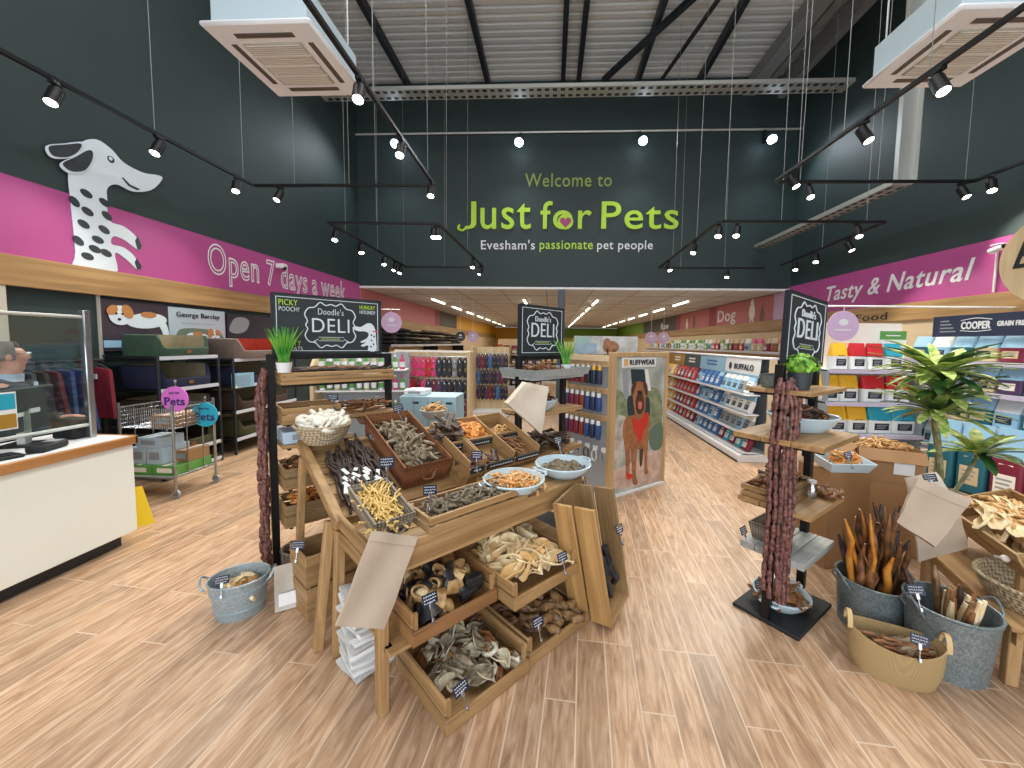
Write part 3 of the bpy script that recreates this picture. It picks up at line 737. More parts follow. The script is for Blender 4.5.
BEDS = [(-4.57, 4.385, 1.387, .66, .52, .235, F_GRN, F_FAWN, 'green box dog bed with fawn lining on the top shelf'),
        (-4.58, 4.385, 1.022, .66, .56, .25, F_BLU, F_FAWN, 'navy box dog bed on the second shelf below the green bed'),
        (-4.6, 4.385, .642, .68, .58, .24, F_BRN, F_FAWN, 'brown dog bed on the third shelf behind the pink round sign'),
        (-4.6, 4.385, .282, .68, .58, .22, F_OLV, F_BRN, 'olive dog bed low on the rack nearest the till'),
        (-4.55, 5.64, 1.322, 1.14, .62, .27, F_GRY, F_RED, 'taupe dog bed with red lining on the top shelf'),
        (-4.6, 5.64, .957, 1.1, .58, .25, F_BLU, F_FAWN, 'navy dog bed under the red lined bed'),
        (-4.6, 5.64, .602, 1.1, .58, .25, F_BRN, F_FAWN, 'brown dog bed under the pale leaflet on the rear rack'),
        (-4.6, 5.64, .222, 1.1, .58, .26, F_OLV, F_FAWN, 'olive dog bed on the low shelf behind the sausage strings')]
for x, y, z, w, d, h, mo, mi, l in BEDS: dog_bed(T(x, y, z), w, d, h, mo, mi, l)
# leaflet on the second rack
a = XP(243, 380, -4.27); t = thing('price_leaflet', 'pale blue price leaflet clipped to the rear bed rack', 'leaflet', facing((-4.27, a.y, a.z), (.3, 1)))
part(MB().box(-.15, .15, -.004, 0, -.1, .1), 'sheet', M_SKY, t)
mb = MB()
for i in range(5): mb.box(-.1, .1, -.007, -.004, .05-i*.03, .06-i*.03)
part(mb, 'print_lines', M_GREYP, t)

# ------------------------------------------------------------------ clothes rail with coats behind the till
t = thing('clothes_rail', 'black clothes rail on the dark wall behind the till', 'clothes rail', T(-4.6, 2.95, 0))
part(MB().tube([(0, 0, 1.36), (0, .78, 1.36)], .014, 8), 'rail', M_BLACK, t)
for y in (.02, .76): part(MB().box(-.3, .3, y-.015, y+.015, 0, .03).box(-.015, .015, y-.015, y+.015, .02, 1.36), 'upright', M_BLACK, t)
def coat(y, m, label, L):
    t = thing('dog_coat', label, 'dog coat', T(-4.6, 2.95+y, 1.352), 'dog coats hung on the rail behind the till')
    part(MB().tube([(0, 0, .03), (.0, 0, -.02), (-.14, 0, -.07), (.14, 0, -.07), (0, 0, -.02)], .006, 5), 'hanger', M_CHROME, t)
    def fn(u, v):
        x = (u-.5)*(.3+.12*v); return (x, .025*sin(u*9+y*20)*v, -.06-L*v-.05*abs(u-.5)*(1-v))
    part(MB().sheet(fn, 12, 8, .03), 'cloth', m, t)
    part(MB().box(-.03, .03, -.03, -.02, -.18, -.13), 'tag', M_TAG, t)
for i, (y, m, l, L) in enumerate(((.06, F_BRN, 'brown dog coat nearest the cashier on the rail', .5), (.14, fab('grey_coat', (70, 74, 82)), 'grey dog coat second on the rail', .52), (.22, F_BRN, 'brown dog coat beside the blue coats', .5), (.31, fab('maroon_coat', (96, 34, 44)), 'maroon dog coat between brown and blue coats', .46),
        (.41, fab('blue_coat', (44, 66, 120)), 'blue dog coat left of the other blue coat', .6), (.53, bpy.data.materials['blue_coat'], 'blue dog coat beside the crimson coat', .6), (.72, fab('crimson_coat', (128, 28, 48)), 'crimson dog coat at the end of the rail right of the glass post', .52))): coat(y, m, l, L)

# ------------------------------------------------------------------ till counter
t = thing('till_counter', 'cream till counter with oak edged white top and dark plinth', 'counter', T(-3.2, 2.76, 0))
part(MB().box(-.62, 0, -4.2, 0, .1, .785, b=.004), 'front_panel', M_CREAM, t)
part(MB().box(-.58, -.07, -4.2, -.06, 0, .1), 'plinth', mat('dark_plinth', (44, 44, 48), .5), t)
part(MB().box(-.64, -.005, -4.2, -.0, .785, .842), 'worktop', M_WHITE, t)
part(MB().box(-.006, .022, -4.2, .02, .783, .845, b=.004).box(-.64, .022, .0, .022, .783, .845, b=.004), 'oak_edge', wood('oak_edge', (160, 106, 58), (192, 138, 84), 'y', .45, 20), t, 'oak edging strip')
# glass screen
pb = ZP(92, 437, .842); X0 = pb.x
t = thing('glass_screen', 'clear sneeze screen with silver post standing on the till counter', 'screen', T(X0, pb.y, .842))
part(MB().box(-.022, .022, -.022, .022, 0, .95, b=.006), 'post', M_CHROME, t)
part(MB().box(-.022, .022, -2.6, -2.556, 0, .95, b=.006), 'post', M_CHROME, t)
part(MB().tube([(0, -.02, .9), (0, -2.56, .9)], .013, 8), 'top_rail', M_GALVT, t)
part(MB().tube([(0, -.02, .1), (0, -2.56, .1)], .013, 8), 'bottom_rail', M_GALVT, t)
part(MB().box(-.004, .004, -2.55, -.03, .11, .89), 'pane', M_GLASS, t)
# till, keyboard, terminal, printer, leaflets behind the screen
t = thing('till_monitor', 'dark till monitor on a stand behind the glass screen', 'monitor', T(-3.62, 2.44, .842) @ RZ(R(25)))
part(MB().box(-.1, .1, -.09, .09, 0, .015, b=.005), 'foot', M_BLACK, t)
part(MB().box(-.02, .02, -.03, .03, .01, .24), 'stand', M_GALVT, t)
s = part(MB().box(-.022, .02, -.26, .26, .1, .4, b=.008), 'screen_casing', M_BLACKM, t)
part(MB().box(.02, .03, .02, .1, .22, .25), 'port_label', M_TAG, s); part(MB().box(.02, .03, -.1, -.04, .21, .235), 'port_label', M_TAG, s)
t = thing('card_terminal', 'black card terminal lying on the counter under the monitor', 'card terminal', T(-3.34, 2.36, .842) @ RZ(R(20)))
part(MB().box(-.05, .05, -.1, .1, 0, .05, b=.012), 'terminal_body', M_BLACKM, t); part(MB().box(-.035, .035, .01, .08, .05, .054), 'display', M_GREYP, t)
mb = MB()
for i in range(3):
    for j in range(4): mb.box(-.03+i*.022, -.014+i*.022, -.08+j*.02, -.066+j*.02, .05, .055)
part(mb, 'keys', M_STEEL, t)
t = thing('keyboard', 'black keyboard at the counter front near the leaflet', 'keyboard', T(-3.36, 2.06, .842) @ RZ(R(80)))
part(MB().box(-.16, .16, -.06, .06, 0, .022, b=.006), 'base', M_BLACKM, t); mb = MB()
for i in range(12):
    for j in range(4): mb.box(-.15+i*.025, -.13+i*.025, -.05+j*.025, -.03+j*.025, .022, .028)
part(mb, 'keys', M_STEEL, t)
t = thing('receipt_printer', 'dark grey receipt printer at the counter corner behind the silver post', 'printer', T(-3.56, 2.66, .842))
part(MB().box(-.09, .09, -.06, .07, 0, .15, b=.015), 'housing', M_BLACKM, t); part(MB().box(.0, .092, -.04, .05, .09, .1), 'paper_slot', M_GREYP, t)
t = thing('cable', 'thin black till cable curling across the white counter top', 'cable', T(-3.45, 2.3, .847))
part(MB().tube(spl([(.1, -.1, 0), (.15, 0, 0), (.08, .15, 0), (-.02, .2, 0), (-.12, .25, 0)], 6, False), .005, 6), 'cable_run', M_BLACKM, t)
a = ZP(8, 438, .95); t = thing('leaflet', 'teal and white poster fixed inside the glass at the left edge', 'leaflet', facing((X0+.012, YP(0, 410, 2.1).y, 0), (0, 1)))
c = LY(t.matrix_basis, 0, 412)
part(MB().box(c.x-.2, c.x+.075, -.003, 0, c.z-.12, c.z+.12), 'sheet', M_TAG, t); part(MB().box(c.x-.19, c.x+.068, -.006, -.003, c.z+.01, c.z+.11), 'picture', M_TEAL, t)
part(MB().box(c.x-.19, c.x+.068, -.006, -.003, c.z-.11, c.z-.02), 'picture', M_GOLD, t)
# yellow floor sign behind the counter
p = ZP(142, 531); t = thing('wet_floor_sign', 'yellow folding floor sign leaning at the counter corner', 'floor sign', T(p.x-.16, p.y+.12, 0) @ RZ(R(60)) @ SCL(.62, .62, .62))
for sg in (-1, 1):
    part(MB().add([(-.13, sg*.14, 0), (.13, sg*.14, 0), (.05, sg*.01, .52), (-.05, sg*.01, .52), (-.13, sg*.12, 0), (.13, sg*.12, 0), (.05, 0, .52), (-.05, 0, .52)], [(0, 1, 2, 3), (7, 6, 5, 4), (0, 4, 5, 1), (1, 5, 6, 2), (2, 6, 7, 3), (3, 7, 4, 0)]), 'leaf', mat('sign_yellow', (240, 206, 40), .5) if sg < 0 else bpy.data.materials['sign_yellow'], t)

# ------------------------------------------------------------------ cashier
def person():
    hp = YP(3, 357, 2.72); bx, by = hp.x-.02, hp.y
    me = bpy.data.meshes.new('person'); vs = []; es = []; rs = []
    def ch(pts, rad, p=None):
        last = p
        for q, r_ in zip(pts, rad):
            vs.append(q); rs.append(r_); 
            if last is not None: es.append((last, len(vs)-1))
            last = len(vs)-1
        return last
    hz = hp.z
    pel = ch([(0, 0, .95)], [(.16, .12)]); ch([(0, 0, 1.08), (.0, 0, 1.2)], [(.155, .11), (.17, .12)], pel); ch2 = len(vs)-1
    nk = ch([(.02, 0, hz-.2), (.045, 0, hz-.12)], [(.075, .07), (.055, .055)], ch2)
    hd = ch([(.055, 0, hz-.04), (.055, 0, hz+.03), (.05, 0, hz+.075)], [(.072, .066), (.085, .076), (.06, .055)], nk)
    for s in (-1, 1):
        a = ch([(0, s*.15, hz-.25), (.03, s*.2, hz-.42), (.16, s*.19, hz-.56), (.3, s*.12, hz-.52)], [(.062, .062), (.05, .05), (.04, .04), (.032, .028)], ch2)
        w = vs[-1]
        for f in range(4):
            ch([(w[0]+.05, w[1]+(-.03+f*.02), w[2]+.005), (w[0]+.1-.012*abs(f-1.4), w[1]+(-.034+f*.022), w[2]-.005), (w[0]+.13-.016*abs(f-1.4), w[1]+(-.034+f*.022), w[2]-.03)], [(.012, .012), (.0095, .0095), (.008, .008)], a)
        ch([(w[0]+.03, w[1]-s*.035, w[2]+.01), (w[0]+.07, w[1]-s*.055, w[2]-.005)], [(.012, .012), (.009, .009)], a)
        l = ch([(0, s*.09, .86), (.01, s*.1, .48), (0, s*.1, .09)], [(.085, .085), (.058, .058), (.042, .042)], pel)
        ch([(.08, s*.1, .045), (.16, s*.11, .035)], [(.042, .035), (.035, .03)], l)
    me.from_pydata(vs, es, []); o = bpy.data.objects.new('tmp', me); COL.objects.link(o)
    bpy.context.view_layer.objects.active = o
    sk = o.modifiers.new('s', 'SKIN'); sk.use_smooth_shade = True
    for i, v in enumerate(me.skin_vertices[0].data): v.radius = rs[i]; v.use_root = (i == 0)
    o.modifiers.new('d', 'SUBSURF').levels = 2
    dg = bpy.context.evaluated_depsgraph_get(); dg.update(); m2 = bpy.data.meshes.new_from_object(o.evaluated_get(dg)); bpy.data.objects.remove(o)
    skin = mat('skin', (206, 150, 128), .5, var=.06, scale=12); m2.materials.clear(); m2.materials.append(skin)
    for p_ in m2.polygons: p_.use_smooth = True; p_.material_index = 0
    root = thing('person', 'grey haired person in dark jacket behind the glass screen looking down', 'person', T(bx, by, 0) @ RZ(R(48)))
    # face features pulled out of the head surface
    for v in m2.vertices:
        x, y, z = v.co
        if x > .09 and abs(y) < .05 and z > hz-.12:
            v.co.x += .028*math.exp(-((z-(hz+.0))/.02)**2-(y/.012)**2) + .012*math.exp(-((z-(hz-.045))/.008)**2-(y/.022)**2)+.01*math.exp(-((z-(hz-.085))/.014)**2-(y/.02)**2)
            v.co.x -= .012*math.exp(-((z-(hz+.025))/.012)**2)*(math.exp(-((abs(y)-.03)/.012)**2))
    link('body', m2, root)
    mb = MB()
    def cap(u, v):
        a = u*2*pi; b = .15+v*1.35; r_ = 1.0
        return (.045+.098*sin(b)*cos(a)*(.93), .09*sin(b)*sin(a), hz+.03+.1*cos(b) - (.05*v if cos(a) < 0 else -.03*v))
    def hair(u, v):
        a = R(70)+u*R(220); b = .55+v*1.5
        return (.048+.1*sin(b)*cos(a), .088*sin(b)*sin(a), hz+.025+.105*cos(b))
    part(MB().sheet(hair, 20, 10, .01), 'hair', mat('grey_hair', (112, 106, 100), .8), root)
    for s in (-1, 1):
        part(MB().ball((.05, s*.084, hz+.005), (.02, .01, .034)), 'ear', skin, root)
        e = part(MB().ball((.132, s*.031, hz+.026), .0115), 'eye', M_WHITE, root); part(MB().ball((.142, s*.031, hz+.024), .005), 'iris', M_INK, e)
    part(MB().box(.15, .156, -.018, .018, hz-.052, hz-.046), 'lips', mat('lips', (160, 92, 84)), root)
    mb = MB()
    for s in (-1, 1): mb.tube([(.158, s*.032+.022*cos(k*pi/6), hz+.022+.016*sin(k*pi/6)) for k in range(12)], .0022, 5, closed=True).tube([(.158, s*.054, hz+.025), (.06, s*.088, hz+.022)], .002, 5)
    part(mb.tube([(.158, -.01, hz+.026), (.158, .01, hz+.026)], .002, 5), 'glasses', M_INK, root)
    jk = fab('dark_jacket', (44, 48, 62))
    prof = [(.2, .66), (.2, .8), (.205, 1.0), (.215, hz-.4), (.215, hz-.3), (.17, hz-.225), (.09, hz-.18), (.07, hz-.165)]
    part(MB().lathe(prof, 28, None, .72, 1.0), 'jacket', jk, root)
    for s in (-1, 1):
        part(MB().tube(spl([(0, s*.15, hz-.25), (.03, s*.205, hz-.42), (.15, s*.195, hz-.56), (.27, s*.135, hz-.53)], 5, False), [.085]+[.075]*4+[.065]*5+[.058]*6, 14), 'sleeve', jk, root)
        part(MB().tube([(0, s*.09, .9), (.01, s*.1, .48), (0, s*.1, .1)], [.105, .08, .06], 14), 'trouser_leg', M_BLACKM, root)
        part(MB().ball((.07, s*.1, .045), (.14, .05, .045)), 'shoe', M_BLKP, root)
    part(MB().lathe([(.072, hz-.19), (.076, hz-.13), (.07, hz-.13), (.066, hz-.18)], 20, T(.03, 0, 0)), 'collar', mat('shirt_blue', (186, 206, 232), .7), root)
    part(MB().add([(.165, -.03, hz-.2), (.165, .03, hz-.2), (.165, .035, hz-.48), (.165, -.035, hz-.48), (.15, -.03, hz-.2), (.15, .03, hz-.2), (.15, .035, hz-.48), (.15, -.035, hz-.48)], [(0, 1, 2, 3), (7, 6, 5, 4), (0, 4, 5, 1), (1, 5, 6, 2), (2, 6, 7, 3), (3, 7, 4, 0)]), 'shirt_front', bpy.data.materials['shirt_blue'], root)
person()

# ------------------------------------------------------------------ wire trolley
tp = [ZP(180, 497), ZP(213, 482)]
t = thing('wire_trolley', 'chrome wire trolley with mesh basket standing beside the bed rack', 'trolley', axes((-3.72, 3.56, 0), (-1, 0, 0), (0, -1, 0), (0, 0, 1)) @ SCL(1, -1, 1) if False else T(-3.70, 3.56, 0))
Lx, Ly = -.56, .46
for x in (0, Lx):
    for y in (0, Ly):
        part(MB().tube([(x, y, .1), (x, y, .95)], .013, 8), 'post', M_CHROME, t)
        c = part(MB().tube([(x, y, .1), (x, y, .07)], .018, 8).box(x-.02, x+.02, y-.016, y-.01, .03, .08).box(x-.02, x+.02, y+.01, y+.016, .03, .08), 'caster', M_CHROME, t)
        part(MB().tube([(x, y-.01, .042), (x, y+.01, .042)], .042, 16), 'wheel', M_GREYP, c)
for x in (.0, Lx): part(MB().tube([(x, 0, .22), (x, Ly, .22)], .01, 6).tube([(x, 0, .9), (x, Ly, .9)], .01, 6).tube([(x, .14, .22), (x, .14, .9)], .007, 6).tube([(x, Ly-.14, .22), (x, Ly-.14, .9)], .007, 6), 'end_frame', M_CHROME, t)
for y in (0, Ly): part(MB().tube([(0, y, .2), (Lx, y, .2)], .01, 6), 'side_rail', M_CHROME, t)
mb = MB()
for i in range(26):
    x = Lx*i/25; mb.tube([(x, 0, .9), (x, 0, .7), (x, Ly, .7), (x, Ly, .9)], .0028, 4)
for i in range(14):
    y = Ly*i/13; mb.tube([(0, y, .9), (0, y, .7), (Lx, y, .7), (Lx, y, .9)], .0028, 4)
for z in (.74, .78, .82, .86, .9): mb.tube([(0, 0, z), (Lx, 0, z), (Lx, Ly, z), (0, Ly, z)], .0028, 4, closed=True)
part(mb, 'mesh_basket', M_CHROME, t)
part(MB().box(Lx, 0, 0, Ly, .2, .215), 'lower_shelf', M_GALVT, t)
def carton(M, sx, sy, sz, m, label, tape=True, band=None):
    t = thing('carton', label, 'box', M)
    part(MB().box(0, sx, 0, sy, 0, sz, b=.004), 'box_body', m, t)
    part(MB().box(sx*.42, sx*.58, -.001, sy+.001, sz, sz+.002), 'tape', band or M_TAG, t)
    part(MB().box(sx*.2, sx*.8, -.003, 0, sz*.3, sz*.75), 'printed_panel', M_GREYP if not band else band, t)
    return t
M_BOXB = mat('pale_blue_box', (186, 208, 226), .5)
for x, y, z, sx, sy, sz, m, l, bd in ((-.545, .03, .217, .26, .4, .1, M_GREEN, 'green printed tray box at the back of the trolley shelf', M_OFFW), (-.275, .03, .217, .26, .4, .1, M_GREEN, 'green printed tray box at the front of the trolley shelf', M_OFFW),
        (-.53, .05, .318, .17, .3, .17, M_BOXB, 'pale blue box on the green boxes farthest from the aisle', None), (-.35, .05, .318, .17, .3, .17, M_BOXB, 'pale blue box on the green boxes in the middle of the trolley', None), (-.45, .05, .49, .25, .26, .1, M_BOXB, 'flat pale blue box topmost on the trolley shelf', None), (-.165, .16, .318, .14, .26, .12, M_CARDB, 'brown box beside the pale blue boxes on the trolley shelf', None), (-.28, .05, .703, .24, .34, .12, M_CARDB, 'brown box inside the trolley mesh basket', None)):
    carton(T(-3.70+x, 3.56+y, z), sx, sy, sz, m, l, True, bd)
def round_tag(px, py, X, r, m, label):
    p = XP(px, py, X); t = thing('round_sign', label, 'sign', facing(p, (1, .12)))
    part(MB().disc(0, 0, r, r, -.004, .008, 32), 'disc', m, t, smooth=30)
    part(letters(letters(MB(), 'Pets', -.075*r/.1, -.05*r/.1, .15*r/.1, .065*r/.1, bold=.02), 'just for', -.04*r/.1, .035*r/.1, .08*r/.1, .025*r/.1), 'lettering', mat('violet_ink', (60, 44, 110)) if 'violet_ink' not in bpy.data.materials else bpy.data.materials['violet_ink'], t, smooth=0)
    part(MB().tube([(0, .008, r-.02), (0, .012, r+.05)], .008, 6).ball((0, .008, r+.05), .014), 'clip', M_CHROME, t)
round_tag(175, 399, -3.68, .125, mat('tag_pink', (222, 120, 214), .5), 'pink round shop sign clipped to the near corner of the trolley')
round_tag(205, 414.5, -3.66, .13, mat('tag_teal', (40, 176, 204), .5), 'teal round shop sign clipped to the trolley corner')
# ------------------------------------------------------------------ chews and treats: one mesh of each shape
def wob(L, n, a, seed):
    r_ = random.Random(seed); return [(-L/2+L*i/n, r_.uniform(-a, a), r_.uniform(-a, a)) for i in range(n+1)]
def m_stick(name, L, r, m, seed, a=.01, n=6, sides=7):
    r_ = random.Random(seed); return MB().tube(wob(L, n, a, seed), [r*r_.uniform(.75, 1.2) for _ in range(n+1)], sides).mesh(name, m, 60)
def m_hoof(name, m, m2, s=1.):
    mb = MB(); g = lambda u, v: ((.045*(1-.35*v))*cos(pi*(u*1.9-.95))*s, (.034*(1-.3*v))*sin(pi*(u*1.9-.95))*s, (.072*v+.024*cos(pi*(u*1.9-.95))*v)*s-.035*s)
    mb.sheet(g, 18, 6, .009*s); mb.k = 1
    mb.ball((.002*s, 0, -.002*s), (.036*s, .028*s, .03*s), 10, 6)
    return mb.mesh(name, [m, m2], 50)
def m_ear(name, m, s=1., curl=.6, seed=1):
    r_ = random.Random(seed); k = r_.uniform(.8, 1.2)
    def f(u, v):
        w = .052*sin(pi*min(1, u*.93+.07))**.7*(1-.25*u); x = (u-.5)*.17; y = (v-.5)*2*w
        return (x*s, y*s, (curl*(abs(v-.5)*2)**2*.045*(1-.5*u) + .012*sin(u*5*k) + .006*sin(v*9+u*6))*s)
    return MB().sheet(f, 14, 8, .005).mesh(name, m, 60)
def m_hide(name, m, s=1., seed=1):
    r_ = random.Random(seed); a = [r_.uniform(0, 6) for _ in range(6)]
    def f(u, v):
        th = v*2*pi; rr = (.085+.028*sin(2*th+a[0])+.02*sin(3*th+a[1])+.012*sin(5*th+a[2]))*u
        return (rr*cos(th)*s*1.25, rr*sin(th)*s*.8, (.03*sin(2*th+a[3])*u+.022*sin(9*u+a[4])*u+.008*sin(5*th+a[5])*u)*s)
    return MB().sheet(f, 5, 22, .006).mesh(name, m, 60)
def m_ring(name, m, s=1., sq=.8):
    p = [(.03*cos(2*pi*k/14)*s, .03*sin(2*pi*k/14)*sq*s, .004*sin(4*pi*k/14)*s) for k in range(14)]
    return MB().tube(p, .0115*s, 8, closed=True).mesh(name, m, 60)
def m_slab(name, m, L, w, h, seed):
    r_ = random.Random(seed); a = [r_.uniform(0, 6) for _ in range(3)]
    return MB().sheet(lambda u, v: ((u-.5)*L, (v-.5)*w*(1+.12*sin(u*8+a[0])), .25*w*sin(u*4+a[1])*.3+.006*sin(v*7+a[2])), 10, 5, h).mesh(name, m, 60)
def m_chunk(name, m, s, seed):
    r_ = random.Random(seed); mb = MB().ball((0, 0, 0), (s*1.3, s, s*.7), 9, 6)
    mb.v = [tuple(c*r_.uniform(.75, 1.25) for c in v) for v in mb.v]
    return mb.mesh(name, m, 70)
def m_trot(name, m, L, r, seed):
    p = wob(L, 6, .026, seed); return MB().tube(p, [r*1.25, r, r*.72, r*.7, r*.85, r*1.5, r*1.1], 9).mesh(name, m, 60)
def m_curl(name, m, s, r, seed):
    r_ = random.Random(seed); k = r_.uniform(1, 2.2); p = [(s*cos(i*.55*k)*(1-.03*i), s*sin(i*.55*k)*(1-.03*i), .006*i-.03) for i in range(10)]
    return MB().tube(p, [r*.6]+[r]*8+[r*.5], 7).mesh(name, m, 60)
def fam(fn, n): return [fn(i) for i in range(n)]
STK = fam(lambda i: m_stick('golden_stick', .19, .0044, M_YELC, i, .009), 3)
STD = fam(lambda i: m_stick('black_stick', .42, .0085, M_STICKD, i+9, .012, 8), 3)
STB = fam(lambda i: m_stick('brown_stick', .20, .008, M_BROWNC, i+20, .01), 3)
STT = fam(lambda i: m_stick('tan_stick', .15, .007, M_TANC, i+30, .012), 3)
STG = fam(lambda i: m_stick('grey_chew', .22, .011, M_GREYC, i+40, .022), 3)
CHG = fam(lambda i: m_chunk('grey_chew', M_GREYC, .03, i+3), 2)+[m_hide('grey_chew', M_GREYC, .62, 5), m_hide('grey_chew', M_GREYC, .5, 8)]
HOOF = [m_hoof('dried_hoof', M_HOOFD, M_HOOFT), m_hoof('dried_hoof', M_HOOFT, M_HOOFT), m_hoof('dried_hoof', M_HOOFD, M_HOOFD, 1.1), m_hoof('dried_hoof', M_HOOFT, M_CREAMC, 1.05)]
EAR = fam(lambda i: m_ear('dried_ear', (M_CREAMC, M_CREAMC, mat('amber_ear', (206, 164, 104), .5, c2=(232, 200, 146), scale=16))[i % 3], .86, .5+.35*i, i), 5)
HIDE = [m_hide('furry_hide_chew', M_FURW, .62, 1), m_hide('furry_hide_chew', M_FUR, .6, 2), m_hide('furry_hide_chew', M_BROWNC, .6, 3), m_ear('furry_hide_chew', M_FURW, .75, 1.3, 4), m_ear('furry_hide_chew', M_FUR, .75, 1.2, 7), m_curl('furry_hide_chew', M_FURW, .035, .012, 3)]
TROT = fam(lambda i: m_trot('trotter_chew', M_TROT, .25, .0165, i+50), 3)
RING = [m_ring('orange_ring_chew', M_ORANGE, 1, .8), m_ring('orange_ring_chew', M_ORANGE, .9, 1)]
SLAB = fam(lambda i: m_slab('dark_slab_chew', M_BLKBROWN, .17, .05, .012, i), 2)
SPRAT = fam(lambda i: m_stick('dried_sprat', .07, .0065, M_GREYC, i+60, .006, 4, 6), 3)
RAWH = fam(lambda i: m_chunk('white_rawhide', M_RAWH, .03, i+70), 2)+[m_curl('white_rawhide', M_RAWH, .04, .015, 4), m_curl('white_rawhide', M_RAWH, .034, .013, 2)]
TWIG = fam(lambda i: m_stick('brown_twig_chew', .12, .007, M_BROWNC, i+80, .008), 2)
AMB = fam(lambda i: m_curl('orange_curl_chew', M_ORANGE, .03, .008, i), 2)+[m_chunk('orange_curl_chew', M_ORANGE, .02, 5)]
BUL = fam(lambda i: m_chunk('brown_biscuit', M_BROWNC, .024, i+90), 2)+[m_curl('brown_biscuit', M_BROWNC, .03, .011, 3)]
TANP = fam(lambda i: m_ear('tan_chew', M_TANC, .45, .9, i+11), 2)+[m_curl('tan_chew', M_TANC, .03, .009, 9)]
LONGC = fam(lambda i: m_stick('long_golden_chew', .34, .010, M_TANC, i+100, .02, 8), 2)+[m_hide('long_golden_chew', M_CREAMC, 1.0, 12)]
FEATH = fam(lambda i: m_stick('black_feather_chew', .24, .017, M_BLUEFT, i+110, .012), 2)
DARKB = fam(lambda i: m_slab('dark_brown_chew', M_BLKBROWN, .12, .045, .01, i+6), 2)+[m_slab('dark_brown_chew', M_BROWNC, .11, .05, .008, 9)]
FISH = fam(lambda i: m_chunk('grey_fish_chew', M_GREYC, .022, i+120), 2)
def piece(me, M, name, label, cat, group): return props(link(name, me, None, M), label, cat, group)
def pile(fam_, M, x0, x1, y0, y1, z0, n, h, name, label, cat, group, tilt=.35, yaw=None, seed=1, dome=True, ell=False, rise=.008):
    r_ = random.Random(seed)
    for i in range(n):
        f = i/max(1, n-1); k = .98-.3*f*f if dome else .98
        for _ in range(9):
            a, b = r_.uniform(-1, 1), r_.uniform(-1, 1)
            if not ell or a*a+b*b <= 1: break
        a *= k; b *= k
        yw = r_.uniform(0, 2*pi) if yaw is None else yaw[0]+r_.uniform(-yaw[1], yaw[1])
        L = T((x0+x1)/2+a*(x1-x0)/2, (y0+y1)/2+b*(y1-y0)/2, z0+h*f+rise*r_.random()) @ RZ(yw) @ RY(r_.uniform(-tilt, tilt)) @ RX(r_.uniform(-tilt, tilt)*1.6)
        piece(fam_[r_.randrange(len(fam_))], M @ L, name, label, cat, group)
# ------------------------------------------------------------------ containers
def crate(M, L, W_, H, label, low=.5, name='wooden_crate', cat='crate', mx=None, my=None, t=.014, gap=.01, group=None):
    mx = mx or M_WOODX; my = my or M_WOODY
    c = thing(name, label, cat, M, group)
    part(MB().box(t, L-t, t, W_-t, 0, t, b=.002), 'base_board', mx, c)
    def slats(mb, axis, pos, lo, hi, zt):
        z = 0; h = (H-gap)/2
        for k in range(2):
            z1 = min(z+h, zt)
            if z1 > z+.01:
                if axis == 'y': mb.box(lo, hi, pos, pos+t, z, z1, b=.002)
                else: mb.box(pos, pos+t, lo, hi, z, z1, b=.002)
            z += h+gap
        return mb
    part(slats(MB(), 'y', 0, 0, L, H*low+.001), 'front_board', mx, c)
    part(slats(MB(), 'y', W_-t, 0, L, H), 'back_board', mx, c)
    for x in (0, L-t): part(slats(MB(), 'x', x, t, W_-t, H), 'side_board', my, c)
    mb = MB()
    for x in (t, L-t-.016):
        for y in (t, W_-t-.016): mb.box(x, x+.016, y, y+.016, .0, H-.006)
    part(mb, 'corner_posts', M_WOODZ, c)
    return c
def wicker_tray(M, L, W_, H, m, label, taper=.02, handle=True, name='wicker_basket'):
    c = thing(name, label, 'basket', M); t = .012; n = 10
    def ring(d, z): return [(-d, -d, z), (L+d, -d, z), (L+d, W_+d, z), (-d, W_+d, z)]
    vs = ring(-taper, 0)+ring(0, H)+ring(-t, H)+ring(-taper-t, t); fs = [(3, 2, 1, 0), (12, 13, 14, 15)]
    for a in range(3):
        for k in range(4): fs.append((a*4+k, a*4+(k+1) % 4, a*4+4+(k+1) % 4, a*4+4+k))
    part(MB().add(vs, fs), 'woven_body', m, c, smooth=0)
    part(MB().tube(ring(-t/2, H), .0085, 8, closed=True), 'rim', m, c)
    if handle: part(MB().tube(spl([(L/2-.05, -.004, H*.75), (L/2-.03, -.02, H*.45), (L/2+.03, -.02, H*.45), (L/2+.05, -.004, H*.75)], 4, False), .006, 6), 'handle', m, c)
    return c
def bowl_thing(M, r, h, m, label, name='enamel_bowl', cat='bowl', sx=1., sy=1., ears=True, t=.005, flat=.62, rimr=.006):
    c = thing(name, label, cat, M)
    pr = [(.0, 0), (r*flat, 0), (r*.86, h*.45), (r, h), (r-t, h), (r*.86-t, h*.47), (r*flat-t, t*1.4), (0, t*1.4)]
    part(MB().lathe(pr, 32, None, sx, sy), 'bowl_body', m, c)
    part(MB().tube([(r*sx*cos(2*pi*k/32), r*sy*sin(2*pi*k/32), h) for k in range(32)], rimr, 6, closed=True), 'rim', m, c)
    if ears:
        for s in (-1, 1): part(MB().tube(spl([(s*r*sx*.97, -.045, h*.85), (s*(r*sx+.035), -.04, h*.95), (s*(r*sx+.035), .04, h*.95), (s*r*sx*.97, .045, h*.85)], 4, False), .007, 7), 'handle', m, c)
    return c
